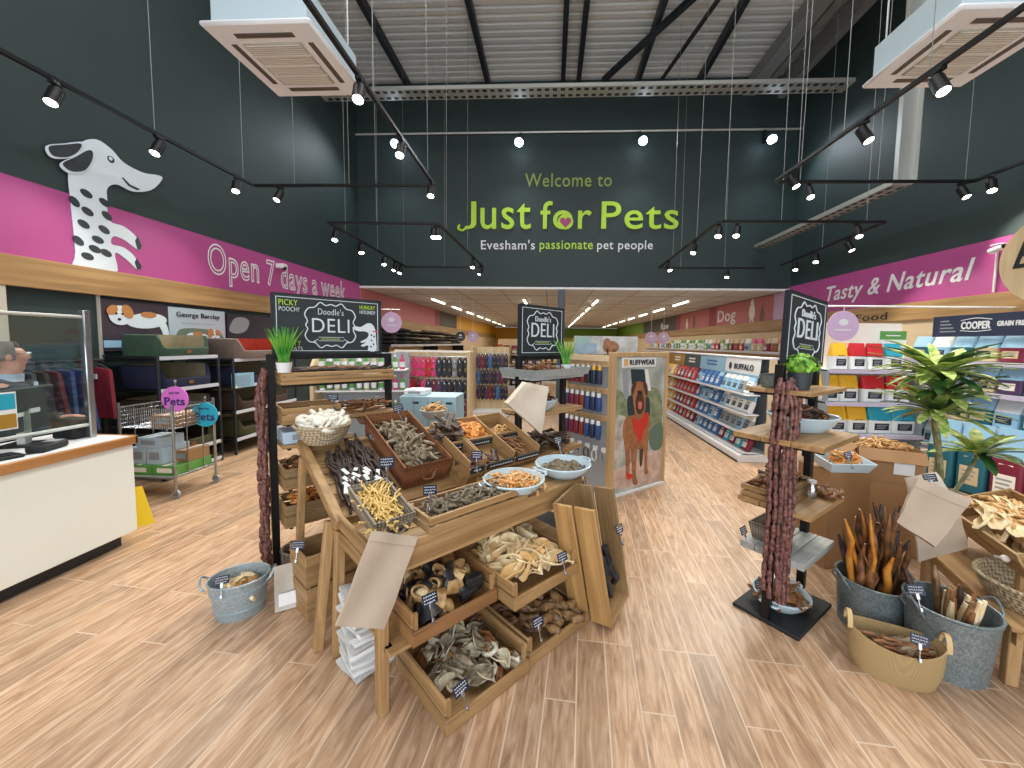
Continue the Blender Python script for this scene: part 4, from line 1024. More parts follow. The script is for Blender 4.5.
def tub(M, rb, rt, h, m, label, name='metal_tub', cat='tub', sx=1., sy=1., bands=(.25, .75), ears=False, e=1.):
    c = thing(name, label, cat, M); t = .004
    part(MB().lathe([(0, 0), (rb, 0), (rt, h), (rt-t, h), (rb-t, t), (0, t)], 36, None, sx, sy, e), 'tub_body', m, c)
    mb = MB()
    for f in bands:
        r_ = rb+(rt-rb)*f; mb.tube([(r_*sx*cos(2*pi*k/36), r_*sy*sin(2*pi*k/36), h*f) for k in range(36)], .005, 6, closed=True)
    mb.tube([(rt*sx*cos(2*pi*k/36), rt*sy*sin(2*pi*k/36), h) for k in range(36)], .006, 6, closed=True)
    part(mb, 'bands', m, c)
    if ears:
        for s in (-1, 1): part(MB().tube(spl([(s*rt*sx*.98, -.05, h*.86), (s*(rt*sx+.02), -.05, h*.98), (s*(rt*sx+.03), 0, h*1.12), (s*(rt*sx+.02), .05, h*.98), (s*rt*sx*.98, .05, h*.86)], 4, False), .006, 7), 'handle', m, c)
    return c
# price cards: a dark blue card with chalk lines in a small metal clip
def card_proto():
    t = thing('price_card', 'x', 'price card', T(0, 0, 0), 'dark blue chalk price cards')
    c = part(MB().box(-.036, .036, -.0015, .0015, .0, .048), 'card', M_CARD, t, smooth=0)
    mb = MB(); r_ = random.Random(3)
    for j in range(3):
        x = -.03
        while x < .024:
            w = r_.uniform(.004, .011); mb.tube([(x, -.002, .036-j*.013), (x+w*.5, -.002, .041-j*.013), (x+w, -.002, .035-j*.013)], .0012, 4); x += w+.003
    part(mb, 'chalk_lines', M_TAG, c)
    part(MB().box(-.008, .008, -.004, .004, -.02, .01, b=.002).tube([(0, 0, -.015), (0, .004, -.06)], .003, 6).box(-.006, .006, -.006, .006, -.075, -.055, b=.002), 'clip', M_CHROME, t)
    return reg(t)
CARD = card_proto(); _cf = [True]
def card(px, py, Y, label, yaw=45, tilt=-18, s=1., roll=0):
    p = YP(px, py, Y) if not isinstance(Y, V) else Y
    Mx = T(p) @ RZ(R(yaw)) @ RX(R(tilt)) @ RY(R(roll)) @ SCL(s, s, s) @ T(0, 0, -.024)
    if _cf[0]: CARD.matrix_basis = Mx; CARD['label'] = label; _cf[0] = False
    else: dup(CARD, Mx, label)

# ------------------------------------------------------------------ the central treat table
TA = R(46.5); P0 = V((-.392, 1.433, 0))
TM = T(P0) @ RZ(TA)                      # u along the front, v towards the back
t = thing('treat_table', 'pine market table with sloping back filled with natural chews in the centre', 'table', TM)
U0, U1, V0, V1, V2 = -.145, 1.2, .25, .87, 1.53
def leg(u, v, u2, v2, z2, w=.05, d=.045): part(MB().bar((u, v, 0), (u2, v2, z2), w, d, b=.004, up=(1, 0, 0)), 'leg', M_WOODZ, t)
leg(U0, .28, U0, .28, .62); leg(U1-.03, .28, U1-.03, .28, .62)
leg(-.25, .845, U0-.02, .90, .64); leg(-.186, .74, U0, .80, .62); leg(U1+.06, .85, U1-.02, .9, .64); leg(U1, .76, U1-.03, .8, .62)
leg(U0-.02, 1.62, U0-.02, 1.42, .86, .05, .04); leg(U1-.02, 1.62, U1-.02, 1.42, .86, .05, .04)
part(MB().box(U0-.02, U1, V0, V0+.022, .605, .735, b=.003), 'front_apron', M_WOODX, t)
part(MB().box(U0-.02, U1, V1-.02, V1, .56, .66, b=.003), 'back_apron', M_WOODX, t)
for u in (U0-.012, U1-.02):
    part(MB().box(u, u+.022, V0+.024, V1-.02, .636, .705, b=.003).box(u, u+.022, V0+.024, V1-.02, .555, .622, b=.003), 'end_boards', M_WOODY, t)
mb = MB()
for i in range(6): mb.box(U0+.012, U1-.022, V0+.025+i*.1, V0+.118+i*.1, .604, .62, b=.002)
part(mb, 'deck_boards', M_WOODX, t)
SA = math.atan2(.24, .66); SM = TM @ T(0, V1-.04, .66) @ RX(SA)     # sloping back: z = height above its boards
for u in (U0-.03, U1-.025): part(MB().box(u, u+.05, -.06, .74, -.005, .05, SM if False else T(0, V1-.04, .66) @ RX(SA), b=.004), 'sloping_rail', M_WOODY, t)
mb = MB()
for i in range(7): mb.box(U0+.022, U1-.026, .0+i*.1, .093+i*.1, -.012, .004, T(0, V1-.04, .66) @ RX(SA), b=.002)
part(mb, 'sloping_boards', M_WOODX, t)
mb = MB().box(U0, U1-.03, .2, .78, .295, .312, b=.002).box(U0, U0+.03, .24, .3, .27, .312).box(U1-.06, U1-.03, .24, .3, .27, .312)
part(mb, 'lower_shelf', M_WOODX, t)
# --- lower crates with chews, hooves, ears, hides, trotters
def LC(x, y, z): return TM @ T(x, y, z)
crate(LC(.0, .0, 0), .46, .47, .14, 'pine crate of furry hides on the floor at the front left of the table')
pile(HIDE, LC(.0, .0, 0), .05, .41, .05, .42, .03, 60, .07, 'furry_hide_chew', 'pale or grey furry hide chew in the front left floor crate', 'dog chew', 'furry hides in the lowest left crate', .5, seed=3)
crate(LC(.475, .015, 0), .49, .45, .14, 'pine crate of brown trotters on the floor at the front right of the table')
pile(TROT, LC(.475, .015, 0), .11, .38, .08, .38, .04, 30, .08, 'trotter_chew', 'brown trotter chew in the floor crate at the front right of the table', 'dog chew', 'trotters in the lower right crate', .3, yaw=(-1.0, .6), seed=4)
crate(LC(-.06, .165, .312), .45, .42, .14, 'pine crate of black and tan hooves on the lower shelf of the table', mx=wood('aged_crate_x', (116, 80, 48), (164, 120, 76), 'x'), my=wood('aged_crate_y', (128, 92, 54), (176, 134, 86), 'y'))
pile(HOOF, LC(-.06, .165, .312), .05, .40, .05, .36, .045, 46, .10, 'dried_hoof', 'black or tan dried hoof in the crate on the lower left shelf', 'dog chew', 'hooves in the upper left crate', .9, seed=5)
crate(LC(.40, .045, .312), .47, .50, .13, 'pine crate heaped with pale cream dried ears on the lower shelf of the table')
pile(EAR, LC(.40, .045, .312), .06, .41, .05, .43, .06, 76, .085, 'dried_ear', 'cream dried ear heaped in the crate on the lower right shelf', 'dog chew', 'ears in the upper right crate', .45, seed=6)
# --- two tall crates stood on end at the right end
EM = TM @ T(.97, -.13, 0) @ RZ(R(12)) @ RY(R(-9)) @ RX(R(-6)) @ SCL(1.25, 1.1, 1.06) @ T(0, 0, .03)
c = thing('tall_crate', 'tall pine crate stood on end against the right end of the table', 'crate', EM)
for x in (0, .205):
    part(MB().box(x, x+.016, 0, .115, 0, .66, b=.003).box(x, x+.016, .128, .24, 0, .66, b=.003), 'side_board', M_DKWZ if x else wood('crate_pine_zz', (150, 112, 64), (196, 156, 100), 'z'), c)
part(MB().box(.016, .205, .224, .24, 0, .66, b=.002), 'back_board', M_DKWZ, c)
for z in (0,): part(MB().box(.016, .205, .0, .224, z, z+.016, b=.002), 'end_board', M_WOODX, c)
for i in range(7):
    piece(FEATH[i % 2], EM @ T(.045+.018*i, .045+.05*(i % 3), .17+.01*i) @ RY(R(84+U(-8, 8))) @ RX(U(0, 3)), 'black_feather_chew', 'black feathered chew stood inside the tall crate at the table end', 'dog chew', 'feathered chews in the tall crate')
# --- tray area
GM = TM @ T(.12, V0+.03, .622)
c = crate(TM @ T(.06, V0-.012, .735), .60, .24, .075, 'long pine tray of dried sprats on the front edge of the table', low=1.0)
pile(SPRAT, TM @ T(.06, V0-.012, .735), .03, .57, .03, .21, .022, 240, .055, 'dried_sprat', 'small grey dried sprat in the long tray on the table front', 'dog chew', 'sprats in the long tray', .4, seed=8, rise=.01)
def rect(M, h, bl, br, fr, fl_):
    a, b, c, d = (LZ(M, *q, h) for q in (bl, br, fr, fl_)); return (a.x+d.x)/2, (b.x+c.x)/2, (c.y+d.y)/2, (a.y+b.y)/2
YM = TM @ T(0, V0, .70) @ RX(R(13))
x0, x1, y0, y1 = rect(YM, .10, (348, 485), (387, 480), (417, 513), (372, 527))
BK = YM @ T(x0, y0, 0)
wicker_tray(BK, x1-x0, y1-y0, .10, M_WICKG, 'grey wicker basket of golden sticks on the front left of the table')
pile(STK, BK, .04, x1-x0-.04, .05, y1-y0-.05, .05, 110, .05, 'golden_stick', 'thin golden stick chew in the grey wicker basket', 'dog chew', 'golden sticks in the grey wicker basket', .12, yaw=(1.3, .8), seed=9)
x0, x1, y0, y1 = rect(SM, .17, (367.5, 415), (413, 410.5), (449, 460), (400.5, 470))
BB = SM @ T(x0, y0, .005)
BBX = x1
wicker_tray(BB, x1-x0, y1-y0, .165, M_WICKB, 'large brown wicker basket of grey chews on the sloping table back')
pile(CHG+STG, BB, .07, x1-x0-.07, .07, y1-y0-.07, .07, 150, .075, 'grey_chew', 'grey brown dried chew in the large brown wicker basket', 'dog chew', 'grey chews in the brown wicker basket', .5, seed=10)
# --- four and two compartment boxes
def cbox(M, nx, ny, L, W_, H, label, strips):
    c = thing('compartment_box', label, 'box', M); t = .012
    part(MB().box(0, L, 0, W_, 0, .01), 'base_board', M_WOODX, c)
    part(MB().box(0, L, 0, t, 0, H*.6, b=.002), 'front_board', M_WOODX, c); part(MB().box(0, L, W_-t, W_, 0, H, b=.002), 'back_board', M_WOODX, c)
    for i in range(nx+1): part(MB().box((L-t)*i/nx, (L-t)*i/nx+t, t, W_-t, 0.01, H, b=.002), 'divider' if 0 < i < nx else 'side_board', M_WOODY, c)
    for j in range(1, ny): part(MB().box(t, L-t, W_*j/ny, W_*j/ny+t, .01, H*.85, b=.002), 'cross_board', M_WOODX, c)
    for j in range(ny):
        for i in range(nx):
            s = part(MB().box(L*i/nx+.012, L*(i+1)/nx-.012, W_*j/ny-.012, W_*j/ny+.0, H*.35, H*.72), 'name_strip', M_CHALK, c, 'black name strip'); mb = MB(); x = L*i/nx+.03
            while x < L*(i+1)/nx-.04: w = U(.008, .022); mb.tube([(x, W_*j/ny-.0135, H*.5), (x+w/2, W_*j/ny-.0135, H*.58), (x+w, W_*j/ny-.0135, H*.5)], .0022, 4); x += w+.007
            part(mb, 'chalk_writing', M_TAG, s)
    return c
x0, x1, y0, y1 = rect(SM, .24, (450.5, 418), (515, 411), (546, 448), (479, 458)); x1 = min(x1, U1-.01)
part(MB().box(BBX+.02, x1-.01, max(y0, -.1)+.02, y1-.01, .004, .119, T(0, V1-.04, .66) @ RX(SA), b=.003), 'riser_board', M_WOODX, t)
BX = SM @ T(x0, y0, .121); L4, W4 = x1-x0, y1-y0
cbox(BX, 2, 2, L4, W4, .12, 'pine box of four compartments with black name strips on the sloping table back', 1)
pile(RING, BX, .04, L4*.46, W4*.55, W4-.03, .04, 60, .065, 'orange_ring_chew', 'orange ring chew in the upper left compartment', 'dog chew', 'orange rings in the compartment box', .4, seed=11)
pile(STT, BX, L4*.54, L4-.05, W4*.56, W4*.75, .03, 22, .04, 'tan_stick', 'pale tan stick in the upper right compartment', 'dog chew', 'tan sticks in the compartment box', .2, yaw=(.1, .6), seed=12)
pile(TWIG, BX, L4*.55, L4-.06, .05, W4*.44, .03, 34, .06, 'brown_twig_chew', 'brown twig chew in the lower right compartment', 'dog chew', 'brown twigs in the compartment box', .2, yaw=(-.7, .5), seed=13)
pile(DARKB, BX, .06, L4*.44, .06, W4*.32, .02, 7, .02, 'dark_brown_chew', 'dark brown chew in the nearly empty lower left compartment', 'dog chew', 'dark chews in the lower left compartment', .2, seed=14)
WB2 = max(.11, x0-.006-BBX-.012); BX2 = SM @ T(x0-.006-WB2, y0, .121)
cbox(BX2, 1, 2, WB2, W4, .12, 'narrow pine box of two compartments between the brown basket and the four compartment box', 1)
pile(SLAB, BX2, .04, WB2-.03, W4*.62, W4-.06, .05, 18, .12, 'dark_slab_chew', 'dark slab chew heaped in the narrow box behind the brown basket', 'dog chew', 'dark slabs in the narrow box', .3, seed=15)
pile(DARKB, BX2, .04, WB2-.04, .08, W4*.35, .02, 8, .03, 'dark_brown_chew', 'dark brown chew in the front compartment of the narrow box', 'dog chew', 'dark chews in the narrow box', .2, seed=16)
# --- enamel bowls
def bowl_at(px, py, z, rpx, label, sy=1., name='enamel_bowl', h=.075, M_=None, r=None, yaw=0):
    p = ZP(px, py, z+h); a = ZP(px+rpx, py, z+h); r = r or (a-p).length
    return bowl_thing(T(p.x, p.y, z) @ RZ(R(yaw)), r, h, M_ or M_ENAM, label, name, sy=sy), p, r
zb = .742
part(MB().box(.66, U1-.024, V0+.024, V1-.02, .62, .738, b=.003), 'riser_block', M_WOODX, t)
_, p, r_ = bowl_at(514, 478, zb, 30, 'pale blue enamel bowl of orange chews at the front of the table', yaw=40)
pile(STT+[m_stick('orange_strip_chew', .16, .008, M_ORANGE, 7, .012)], T(p.x, p.y, zb), -r_*.8, r_*.8, -r_*.8, r_*.8, .03, 80, .04, 'orange_strip_chew', 'orange strip chew in the enamel bowl at the table front', 'dog chew', 'orange strips in the enamel bowl', .25, seed=17, ell=True)
_, p, r_ = bowl_at(563, 463, zb, 27, 'pale blue enamel bowl of grey fish chews at the right end of the table', yaw=40)
pile(FISH, T(p.x, p.y, zb), -r_*.75, r_*.75, -r_*.75, r_*.75, .028, 70, .03, 'grey_fish_chew', 'small grey fish chew in the enamel bowl at the table end', 'dog chew', 'fish chews in the enamel bowl', .4, seed=18, ell=True)
# --- black sticks with white tags on the left of the slope
a, b = LZ(SM, 312, 442, .03), LZ(SM, 350, 515, .03)
for i in range(74):
    f = i/73; y = .25+U(-.13, .2)*(.3+.7*f)
    piece(STD[i % 3], SM @ T(U0+.075+.26*f, y+.1*f, .02+U(0, .035)) @ RZ(R(90)+U(-.14, .14)) @ RY(U(-.08, .08)), 'black_stick', 'long black stick chew bundled on the left of the sloping table', 'dog chew', 'black sticks on the sloping table')
for i in range(15):
    y = .02+.05*(i % 4)+U(-.02, .02); x = U0+.08+.015*i
    solo(MB().box(-.011, .011, -.026, .026, -.001, .001), 'paper_tag', M_TAG, 'small white paper tag tied round a black stick', 'tag', 'white tags on the black sticks', SM @ T(x+.0, .13+y, .066) @ RZ(R(U(-50, 50))) @ RX(U(-.3, .3)), smooth=0)
# --- bowls and baskets along the top of the slope
def basket_round(M, rb, rt, h, m, label, sx=1., sy=1., legs=False):
    c = thing('wicker_basket', label, 'basket', M); t = .01
    part(MB().lathe([(0, 0), (rb, 0), ((rb+rt)/2+.01, h*.5), (rt, h), (rt-t, h), ((rb+rt)/2-t+.01, h*.5), (rb-t, t), (0, t)], 36, None, sx, sy), 'woven_body', m, c)
    part(MB().tube([(rt*sx*cos(2*pi*k/36), rt*sy*sin(2*pi*k/36), h) for k in range(36)], .009, 7, closed=True), 'rim', m, c)
    return c
pb_ = LZ(SM, 327, 436, .0); Mb = SM @ T(U0+.11, .68, .045) @ RX(-SA)
w_ = Mb.translation
basket_round(Mb, .105, .165, .12, M_WICKP, 'pale wicker basket heaped with white rawhide at the back left of the table')
pile(RAWH, Mb, -.14, .14, -.14, .14, .09, 70, .085, 'white_rawhide', 'white rawhide chew heaped in the pale wicker basket', 'dog chew', 'white rawhide in the pale basket', .6, seed=20, ell=True)
pc = ZP(372, 410, .98); Mb = T(pc.x, pc.y, .87)
basket_round(Mb, .11, .15, .12, M_WICKG, 'round grey wicker basket behind the large brown basket')
pd = ZP(434, 410, 1.02); Mb = T(pd.x, pd.y, .95)
bowl_thing(Mb, .11, .07, M_GREYP, 'grey bowl of golden sticks at the top of the sloping table', ears=False)
pile(STT, Mb, -.07, .07, -.07, .07, .05, 22, .06, 'tan_stick', 'golden tan stick in the grey bowl at the top of the table', 'dog chew', 'tan sticks in the grey bowl', .3, seed=21, ell=True)
part(MB().box(U0+.02, U1-.03, .66, .70, -.03, .03, T(0, V1-.04, .66) @ RX(SA), b=.003), 'top_rail', M_WOODX, t)
part(MB().box(.05, .7, V2-.06, V2+.09, .84, .866, b=.003).box(.05, .09, V2+.02, V2+.06, 0, .84).box(.66, .7, V2+.02, V2+.06, 0, .84), 'back_ledge', M_WOODX, t)
# --- paper bags
def paper_bag(corners, th, m, label, name='paper_bag', fold=.12):
    tl, tr, br, bl = [V(c) for c in corners]; n = (tr-tl).cross(bl-tl).normalized()
    if n.dot(EYE-tl) < 0: n = -n
    t = thing(name, label, 'paper bag', T(tl)); tl0 = tl
    def f(u, v):
        p = (tl*(1-u)+tr*u)*(1-v)+(bl*(1-u)+br*u)*v; return p-tl0 + n*(.006*sin(u*7+v*3)+.004*sin(v*11))
    part(MB().sheet(lambda u, v: f(u, v)+n*th/2, 12, 16, .003), 'front_panel', m, t)
    part(MB().sheet(lambda u, v: f(u, v)-n*th/2, 12, 16, .003), 'back_panel', m, t)
    for u in (0, 1): part(MB().sheet(lambda a, v, u=u: f(u, v)+n*th*(a-.5)*(.98)+(tr-tl)*((.5-u)*.06*sin(pi*a)), 4, 12, .002), 'side_gusset', m, t)
    part(MB().sheet(lambda u, a: f(u, 1)+n*th*(a-.5), 10, 3, .002), 'base_fold', m, t)
    part(MB().sheet(lambda u, v: f(u, v*fold)+n*(th/2+.004), 12, 3, .002), 'top_fold', m, t)
    return t
paper_bag([YP(372, 531, 1.50), YP(416, 537, 1.62), YP(384, 629, 1.38), YP(336, 626, 1.28)], .016, M_KRAFT, 'large brown paper bag hung on the front left corner of the table')
q = [ZP(527, 382, 1.14), None]
paper_bag([YP(524, 382, 2.78), YP(546, 386, 2.86), YP(540, 433, 2.86), YP(506, 403, 2.72)], .07, M_KRAFTW, 'cream paper bag standing at the back right of the table')
# --- stack of folded papers under the left end
sp_ = ZP(360, 668)
for i in range(15):
    z = .005+i*.024; w = .21-.0*i
    b = MB().sheet(lambda u, v, i=i: ((u-.5)*.26, (v-.5)*.2, .006*sin(u*7+i)+.005*sin(v*6+2*i)), 10, 8, .018)
    solo(b, 'paper_stack_bundle', M_TAG if i % 2 else mat('newsprint', (206, 208, 206), .8, var=.05) if 'newsprint' not in bpy.data.materials else bpy.data.materials['newsprint'], 'folded white paper bundle in the stack under the left end of the table', 'paper', 'folded paper stack under the table', TM @ T(-.06+U(-.012, .012), .60+U(-.012, .012), z+.008) @ RZ(R(U(-9, 9))), smooth=50)
# --- small crate on the floor at the left of the table
SMC = axes(V((-1.354, 2.017, 0)), V((.62, .78, 0)).normalized(), V((-.78, .62, 0)).normalized(), (0, 0, 1))
crate(SMC, .34, .26, .37, 'upright pine crate on the floor behind the left table leg', low=1.0, gap=.012)
pile(STB, SMC, .06, .28, .06, .2, .06, 14, .16, 'brown_stick', 'brown stick chew inside the upright floor crate', 'dog chew', 'brown sticks in the upright crate', .3, seed=22)
# --- galvanised bucket
bp = ZP(246, 606); Mb = T(bp.x, bp.y-.04, 0) @ RZ(R(25))
tub(Mb, .118, .15, .215, M_GALVB, 'oval galvanised bucket of pale chews on the floor at the left', 'metal_bucket', 'bucket', 1., .86, ears=True)
pile(TANP+[m_hide('pale_chew', M_CREAMC, .55, 31)], Mb, -.09, .09, -.08, .08, .10, 34, .07, 'pale_chew', 'pale tan chew in the oval galvanised bucket on the left', 'dog chew', 'pale chews in the bucket', .5, seed=23, ell=True)
# --- clear packet on the floor beside the bucket
pk = ZP(290, 612); t2 = thing('chew_packet', 'clear packet with a white label propped beside the galvanised bucket', 'packet', T(pk.x-.02, pk.y+.02, .004) @ RZ(R(35)) @ RX(R(-10)))
part(MB().sheet(lambda u, v: ((u-.5)*.14, .02*sin(pi*u)*sin(pi*v), v*.26), 8, 10, .006), 'film', mat('packet_film', (190, 184, 172), .25), t2)
part(MB().box(-.05, .05, -.012, -.006, .03, .1), 'packet_label', M_TAG, t2)
# ------------------------------------------------------------------ black display stands round the table
def stand(M, w, label, plates, depth=.36, top=1.5):
    t = thing('display_stand', label, 'stand', M)
    for x in (0, w): part(MB().box(x-.022, x+.022, -.022, .022, .018, top, b=.003), 'post', M_BLACK, t)
    part(MB().box(-.018, w+.018, -.018, .018, top-.036, top, b=.003), 'top_bar', M_BLACK, t)
    for a, b in plates: part(MB().box(a, b, -depth/2, depth/2, 0, .02, b=.004), 'base_plate', M_BLACKM, t)
    return t
def shelf(t, x0, x1, y0, y1, z, th=.022, m=None, n=3, label=None, brk=True):
    mb = MB()
    for i in range(n):
        a = y0+(y1-y0)*i/n; mb.box(x0, x1, a, a+(y1-y0)/n-.004, z-th, z, b=.002)
    o = part(mb, 'shelf_boards', m or M_WOODX, t, label)
    if brk: part(MB().box(x0+.03, x0+.05, y0+.01, y1-.01, z-th-.014, z-th).box(x1-.05, x1-.03, y0+.01, y1-.01, z-th-.014, z-th).box(x0+.03, x1-.03, -.016, .016, z-th-.03, z-th), 'shelf_bracket', M_BLACK, o)
    return o
def outline(mb, pts, r, y=-.02): return mb.tube([(a, y, b) for a, b in pts], r, 5, closed=True)
def badge(cx, cz, w, h):
    q = [(-1, .45), (-.86, .72), (-.62, .78), (-.42, 1), (-.2, .88), (0, .94), (.2, .88), (.42, 1), (.62, .78), (.86, .72), (1, .45), (.9, .18), (.97, 0), (.9, -.18), (1, -.45), (.86, -.72), (.62, -.78), (.42, -1), (.2, -.88), (0, -.94), (-.2, -.88), (-.42, -1), (-.62, -.78), (-.86, -.72), (-1, -.45), (-.9, -.18), (-.97, 0), (-.9, .18)]
    return [(cx+a*w/2, cz+b*h/2) for a, b in spl(q, 3)]
M_CHK = mat('chalk_white', (214, 226, 232), .7)
def deli_sign(M, w, h, label, wide=False):
    t = thing('chalkboard_sign', label, 'sign', M)
    part(MB().box(0, w, -.012, .012, 0, h, b=.003), 'board', M_CHALK, t)
    part(MB().box(-.008, 0, -.014, .014, -.002, h+.002).box(w, w+.008, -.014, .014, -.002, h+.002).box(0, w, -.014, .014, -.006, 0).box(0, w, -.014, .014, h, h+.006), 'frame', M_STEEL, t)
    mb = MB(); i = .018
    for a in ((i, w-i, i, i+.004), (i, w-i, h-i-.004, h-i), (i, i+.004, i, h-i), (w-i-.004, w-i, i, h-i)): mb.box(a[0], a[1], -.0145, -.011, a[2], a[3])
    part(mb, 'border_line', M_CHK, t, smooth=0)
    cx = w*.5; bw = .34 if wide else w*.72; s = bw/.34; cz = h*.5; bh = h*.8
    part(outline(MB(), badge(cx, cz, bw, bh), .0042, -.013), 'badge_outline', M_CHK, t)
    mb = MB(); letters(mb, "Doodle's", cx-.085*s, cz+.075*h/.4, .17*s, .045, y=-.0145, bold=-.012); letters(mb, 'DELI', cx-.125*s, cz-.05, .25*s, .098 if wide else .112, y=-.0145, bold=-.005)
    part(mb, 'lettering', M_CHK, t, smooth=0)
    mb = MB(); zz = cz-.098
    mb.box(cx-.085*s, cx+.085*s, -.0145, -.011, zz-.014, zz-.011).box(cx-.085*s, cx+.085*s, -.0145, -.011, zz+.011, zz+.014).tube([(cx-.085*s, -.013, zz), (cx-.12*s, -.013, zz-.02), (cx-.1*s, -.013, zz-.02)], .002, 4).tube([(cx+.085*s, -.013, zz), (cx+.12*s, -.013, zz-.02), (cx+.1*s, -.013, zz-.02)], .002, 4)
    part(mb, 'ribbon', M_CHK, t, smooth=0)
    mb = MB(); x = cx-.07*s
    while x < cx+.06*s: mb.box(x, x+.009, -.0145, -.011, zz-.005, zz+.005); x += .013
    part(mb, 'ribbon_words', M_OLIVE, t, smooth=0)
    if wide:
        part(letters(letters(MB(), 'PICKY', .035, h-.075, .11, .038, y=-.0145, bold=-.01), 'TASTY', .05, .055, .11, .034, y=-.0145, bold=-.01), 'lime_words', M_LIME, t, smooth=0)
        part(letters(MB(), 'HUNGRY', w-.155, h-.07, .115, .03, y=-.0145, bold=-.01), 'lime_words', M_LIME, t, smooth=0)
        mb = MB(); letters(mb, 'POOCH?', .035, h-.115, .12, .03, y=-.0145, bold=-.01); letters(mb, 'HOUND?', w-.155, h-.105, .115, .027, y=-.0145, bold=-.01); letters(mb, 'TREATS', .06, .022, .11, .026, y=-.0145, bold=-.01)
        part(mb, 'white_words', M_CHK, t, smooth=0)
        b = [(-.19, .19), (-.17, .205), (-.13, .2), (-.08, .23), (-.045, .225), (-.02, .18), (-.015, .1), (-.015, .02), (-.075, .02), (-.075, .06), (-.115, .05), (-.13, .06), (-.09, .085), (-.125, .08), (-.13, .09), (-.085, .115), (-.07, .15), (-.1, .168), (-.15, .168)]
        d = part(MB().poly(spl([(w-.02+a, c) for a, c in b], 3), -.016, .004), 'painted_dog', M_CHK, t, smooth=0)
        mb = MB()
        for a, c in ((-.05, .1), (-.03, .13), (-.055, .05), (-.035, .07), (-.05, .14)): mb.disc(w-.02+a, c, .006, .008, -.018, .002, 10)
        part(mb, 'dog_spots', M_INK, d, smooth=0)
        part(MB().box(w-.06, w-.022, -.018, -.016, .165, .175), 'dog_collar', M_PINKP, d, smooth=0)
    return t
def sausages(M, x, y, ztop, zbot, label, seed):
    r_ = random.Random(seed); p = []; rr = []; n = int((ztop-zbot)/.012); ph = r_.random()*6; ll = r_.uniform(.085, .11)
    for i in range(n+1):
        z = ztop-(ztop-zbot)*i/n; f = ((ztop-z)/ll+ph) % 1
        k = min(1, .45+i/20); p.append((x*k+.006*sin(z*14+ph), y*k+.006*cos(z*11+ph), z)); rr.append(.003+.0105*min(1, sin(pi*f)*2))
    solo(MB().tube(p, rr, 8), 'sausage_string', M_SAUS, label, 'sausages', 'strings of dried sausages hung on the stand posts', M, smooth=60)
# left stand
PLs = ZP(277, 570); LS = facing((PLs.x, PLs.y, 0), (cos(R(46)), sin(R(46)))); WL = .80
t = stand(LS, WL, 'black steel display stand under the wide chalkboard on the left', ((-.03, .25), (WL-.25, WL+.03)))
for z, x0, x1 in ((1.325, .03, WL-.0), (1.06, .03, WL), (.62, .03, .6), (.36, .03, .6)): shelf(t, x0, x1, -.15, .15, z, .024)
deli_sign(LS @ T(.02, 0, 1.502), .715, .405, 'wide chalkboard deli sign with a painted spotted dog on the left stand', True)
for i, (dx, dy) in enumerate(((-.075, -.03), (-.055, .02), (-.04, -.05), (-.085, .0), (-.03, .02), (-.06, -.06), (-.05, -.02))):
    sausages(LS @ T(-.022, -.02, 0), dx*.7, dy*.9, 1.385+.004*i, .06+.02*(i % 4), 'string of dried sausages hung from the post of the left stand', i)
crate(LS @ T(.03, -.16, 1.327), WL-.05, .30, .055, 'long wooden tray of sticks on the top shelf of the left stand', low=1.0, name='wooden_tray', cat='tray')
for i in range(22): piece(STD[i % 3] if i % 3 else STB[0], LS @ T(U(.24, .62), U(-.1, .1), 1.385+U(0, .012)) @ RZ(U(-.25, .25)), 'brown_long_stick', 'brown stick lying in the top tray of the left stand', 'dog chew', 'brown sticks in the top tray of the left stand')
crate(LS @ T(.03, -.16, 1.062), .36, .30, .085, 'wooden box at the left end of the second shelf of the left stand', low=1.0)
pile(STB, LS @ T(.42, -.14, 1.062), .02, .34, .02, .26, .02, 26, .05, 'brown_stick', 'brown stick chew heaped on the second shelf of the left stand', 'dog chew', 'brown sticks on the second shelf', .15, seed=31)
carton(LS @ T(.04, -.12, .90), .26, .22, .08, M_BOXB, 'flat pale blue box below the second shelf of the left stand')
shelf(t, .03, .5, -.15, .15, .897, .02)
crate(LS @ T(.03, -.17, .622), .42, .30, .12, 'wooden crate on the third shelf of the left stand', low=1.0, mx=M_DKWX)
pile(BUL, LS @ T(.03, -.17, .622), .04, .38, .04, .26, .09, 24, .05, 'brown_biscuit', 'brown biscuit chew in the crate on the third shelf of the left stand', 'dog chew', 'biscuits in the third shelf crate', .4, seed=32)
crate(LS @ T(.03, -.17, .362), .42, .30, .13, 'wooden crate on the lowest shelf of the left stand', low=1.0, mx=M_DKWX)
pile(AMB, LS @ T(.03, -.17, .362), .04, .38, .04, .26, .1, 30, .05, 'orange_curl_chew', 'orange curl chew in the crate on the lowest shelf of the left stand', 'dog chew', 'orange curls in the lowest crate', .4, seed=33)
basket_round(LS @ T(.13, -.05, .022), .09, .11, .12, M_WICKG, 'small wicker basket of orange chews on the base of the left stand')
pile(AMB, LS @ T(.13, -.05, .022), -.07, .07, -.07, .07, .08, 26, .06, 'orange_curl_chew', 'orange chew in the small basket at the foot of the left stand', 'dog chew', 'orange curls in the foot basket', .4, seed=34, ell=True)
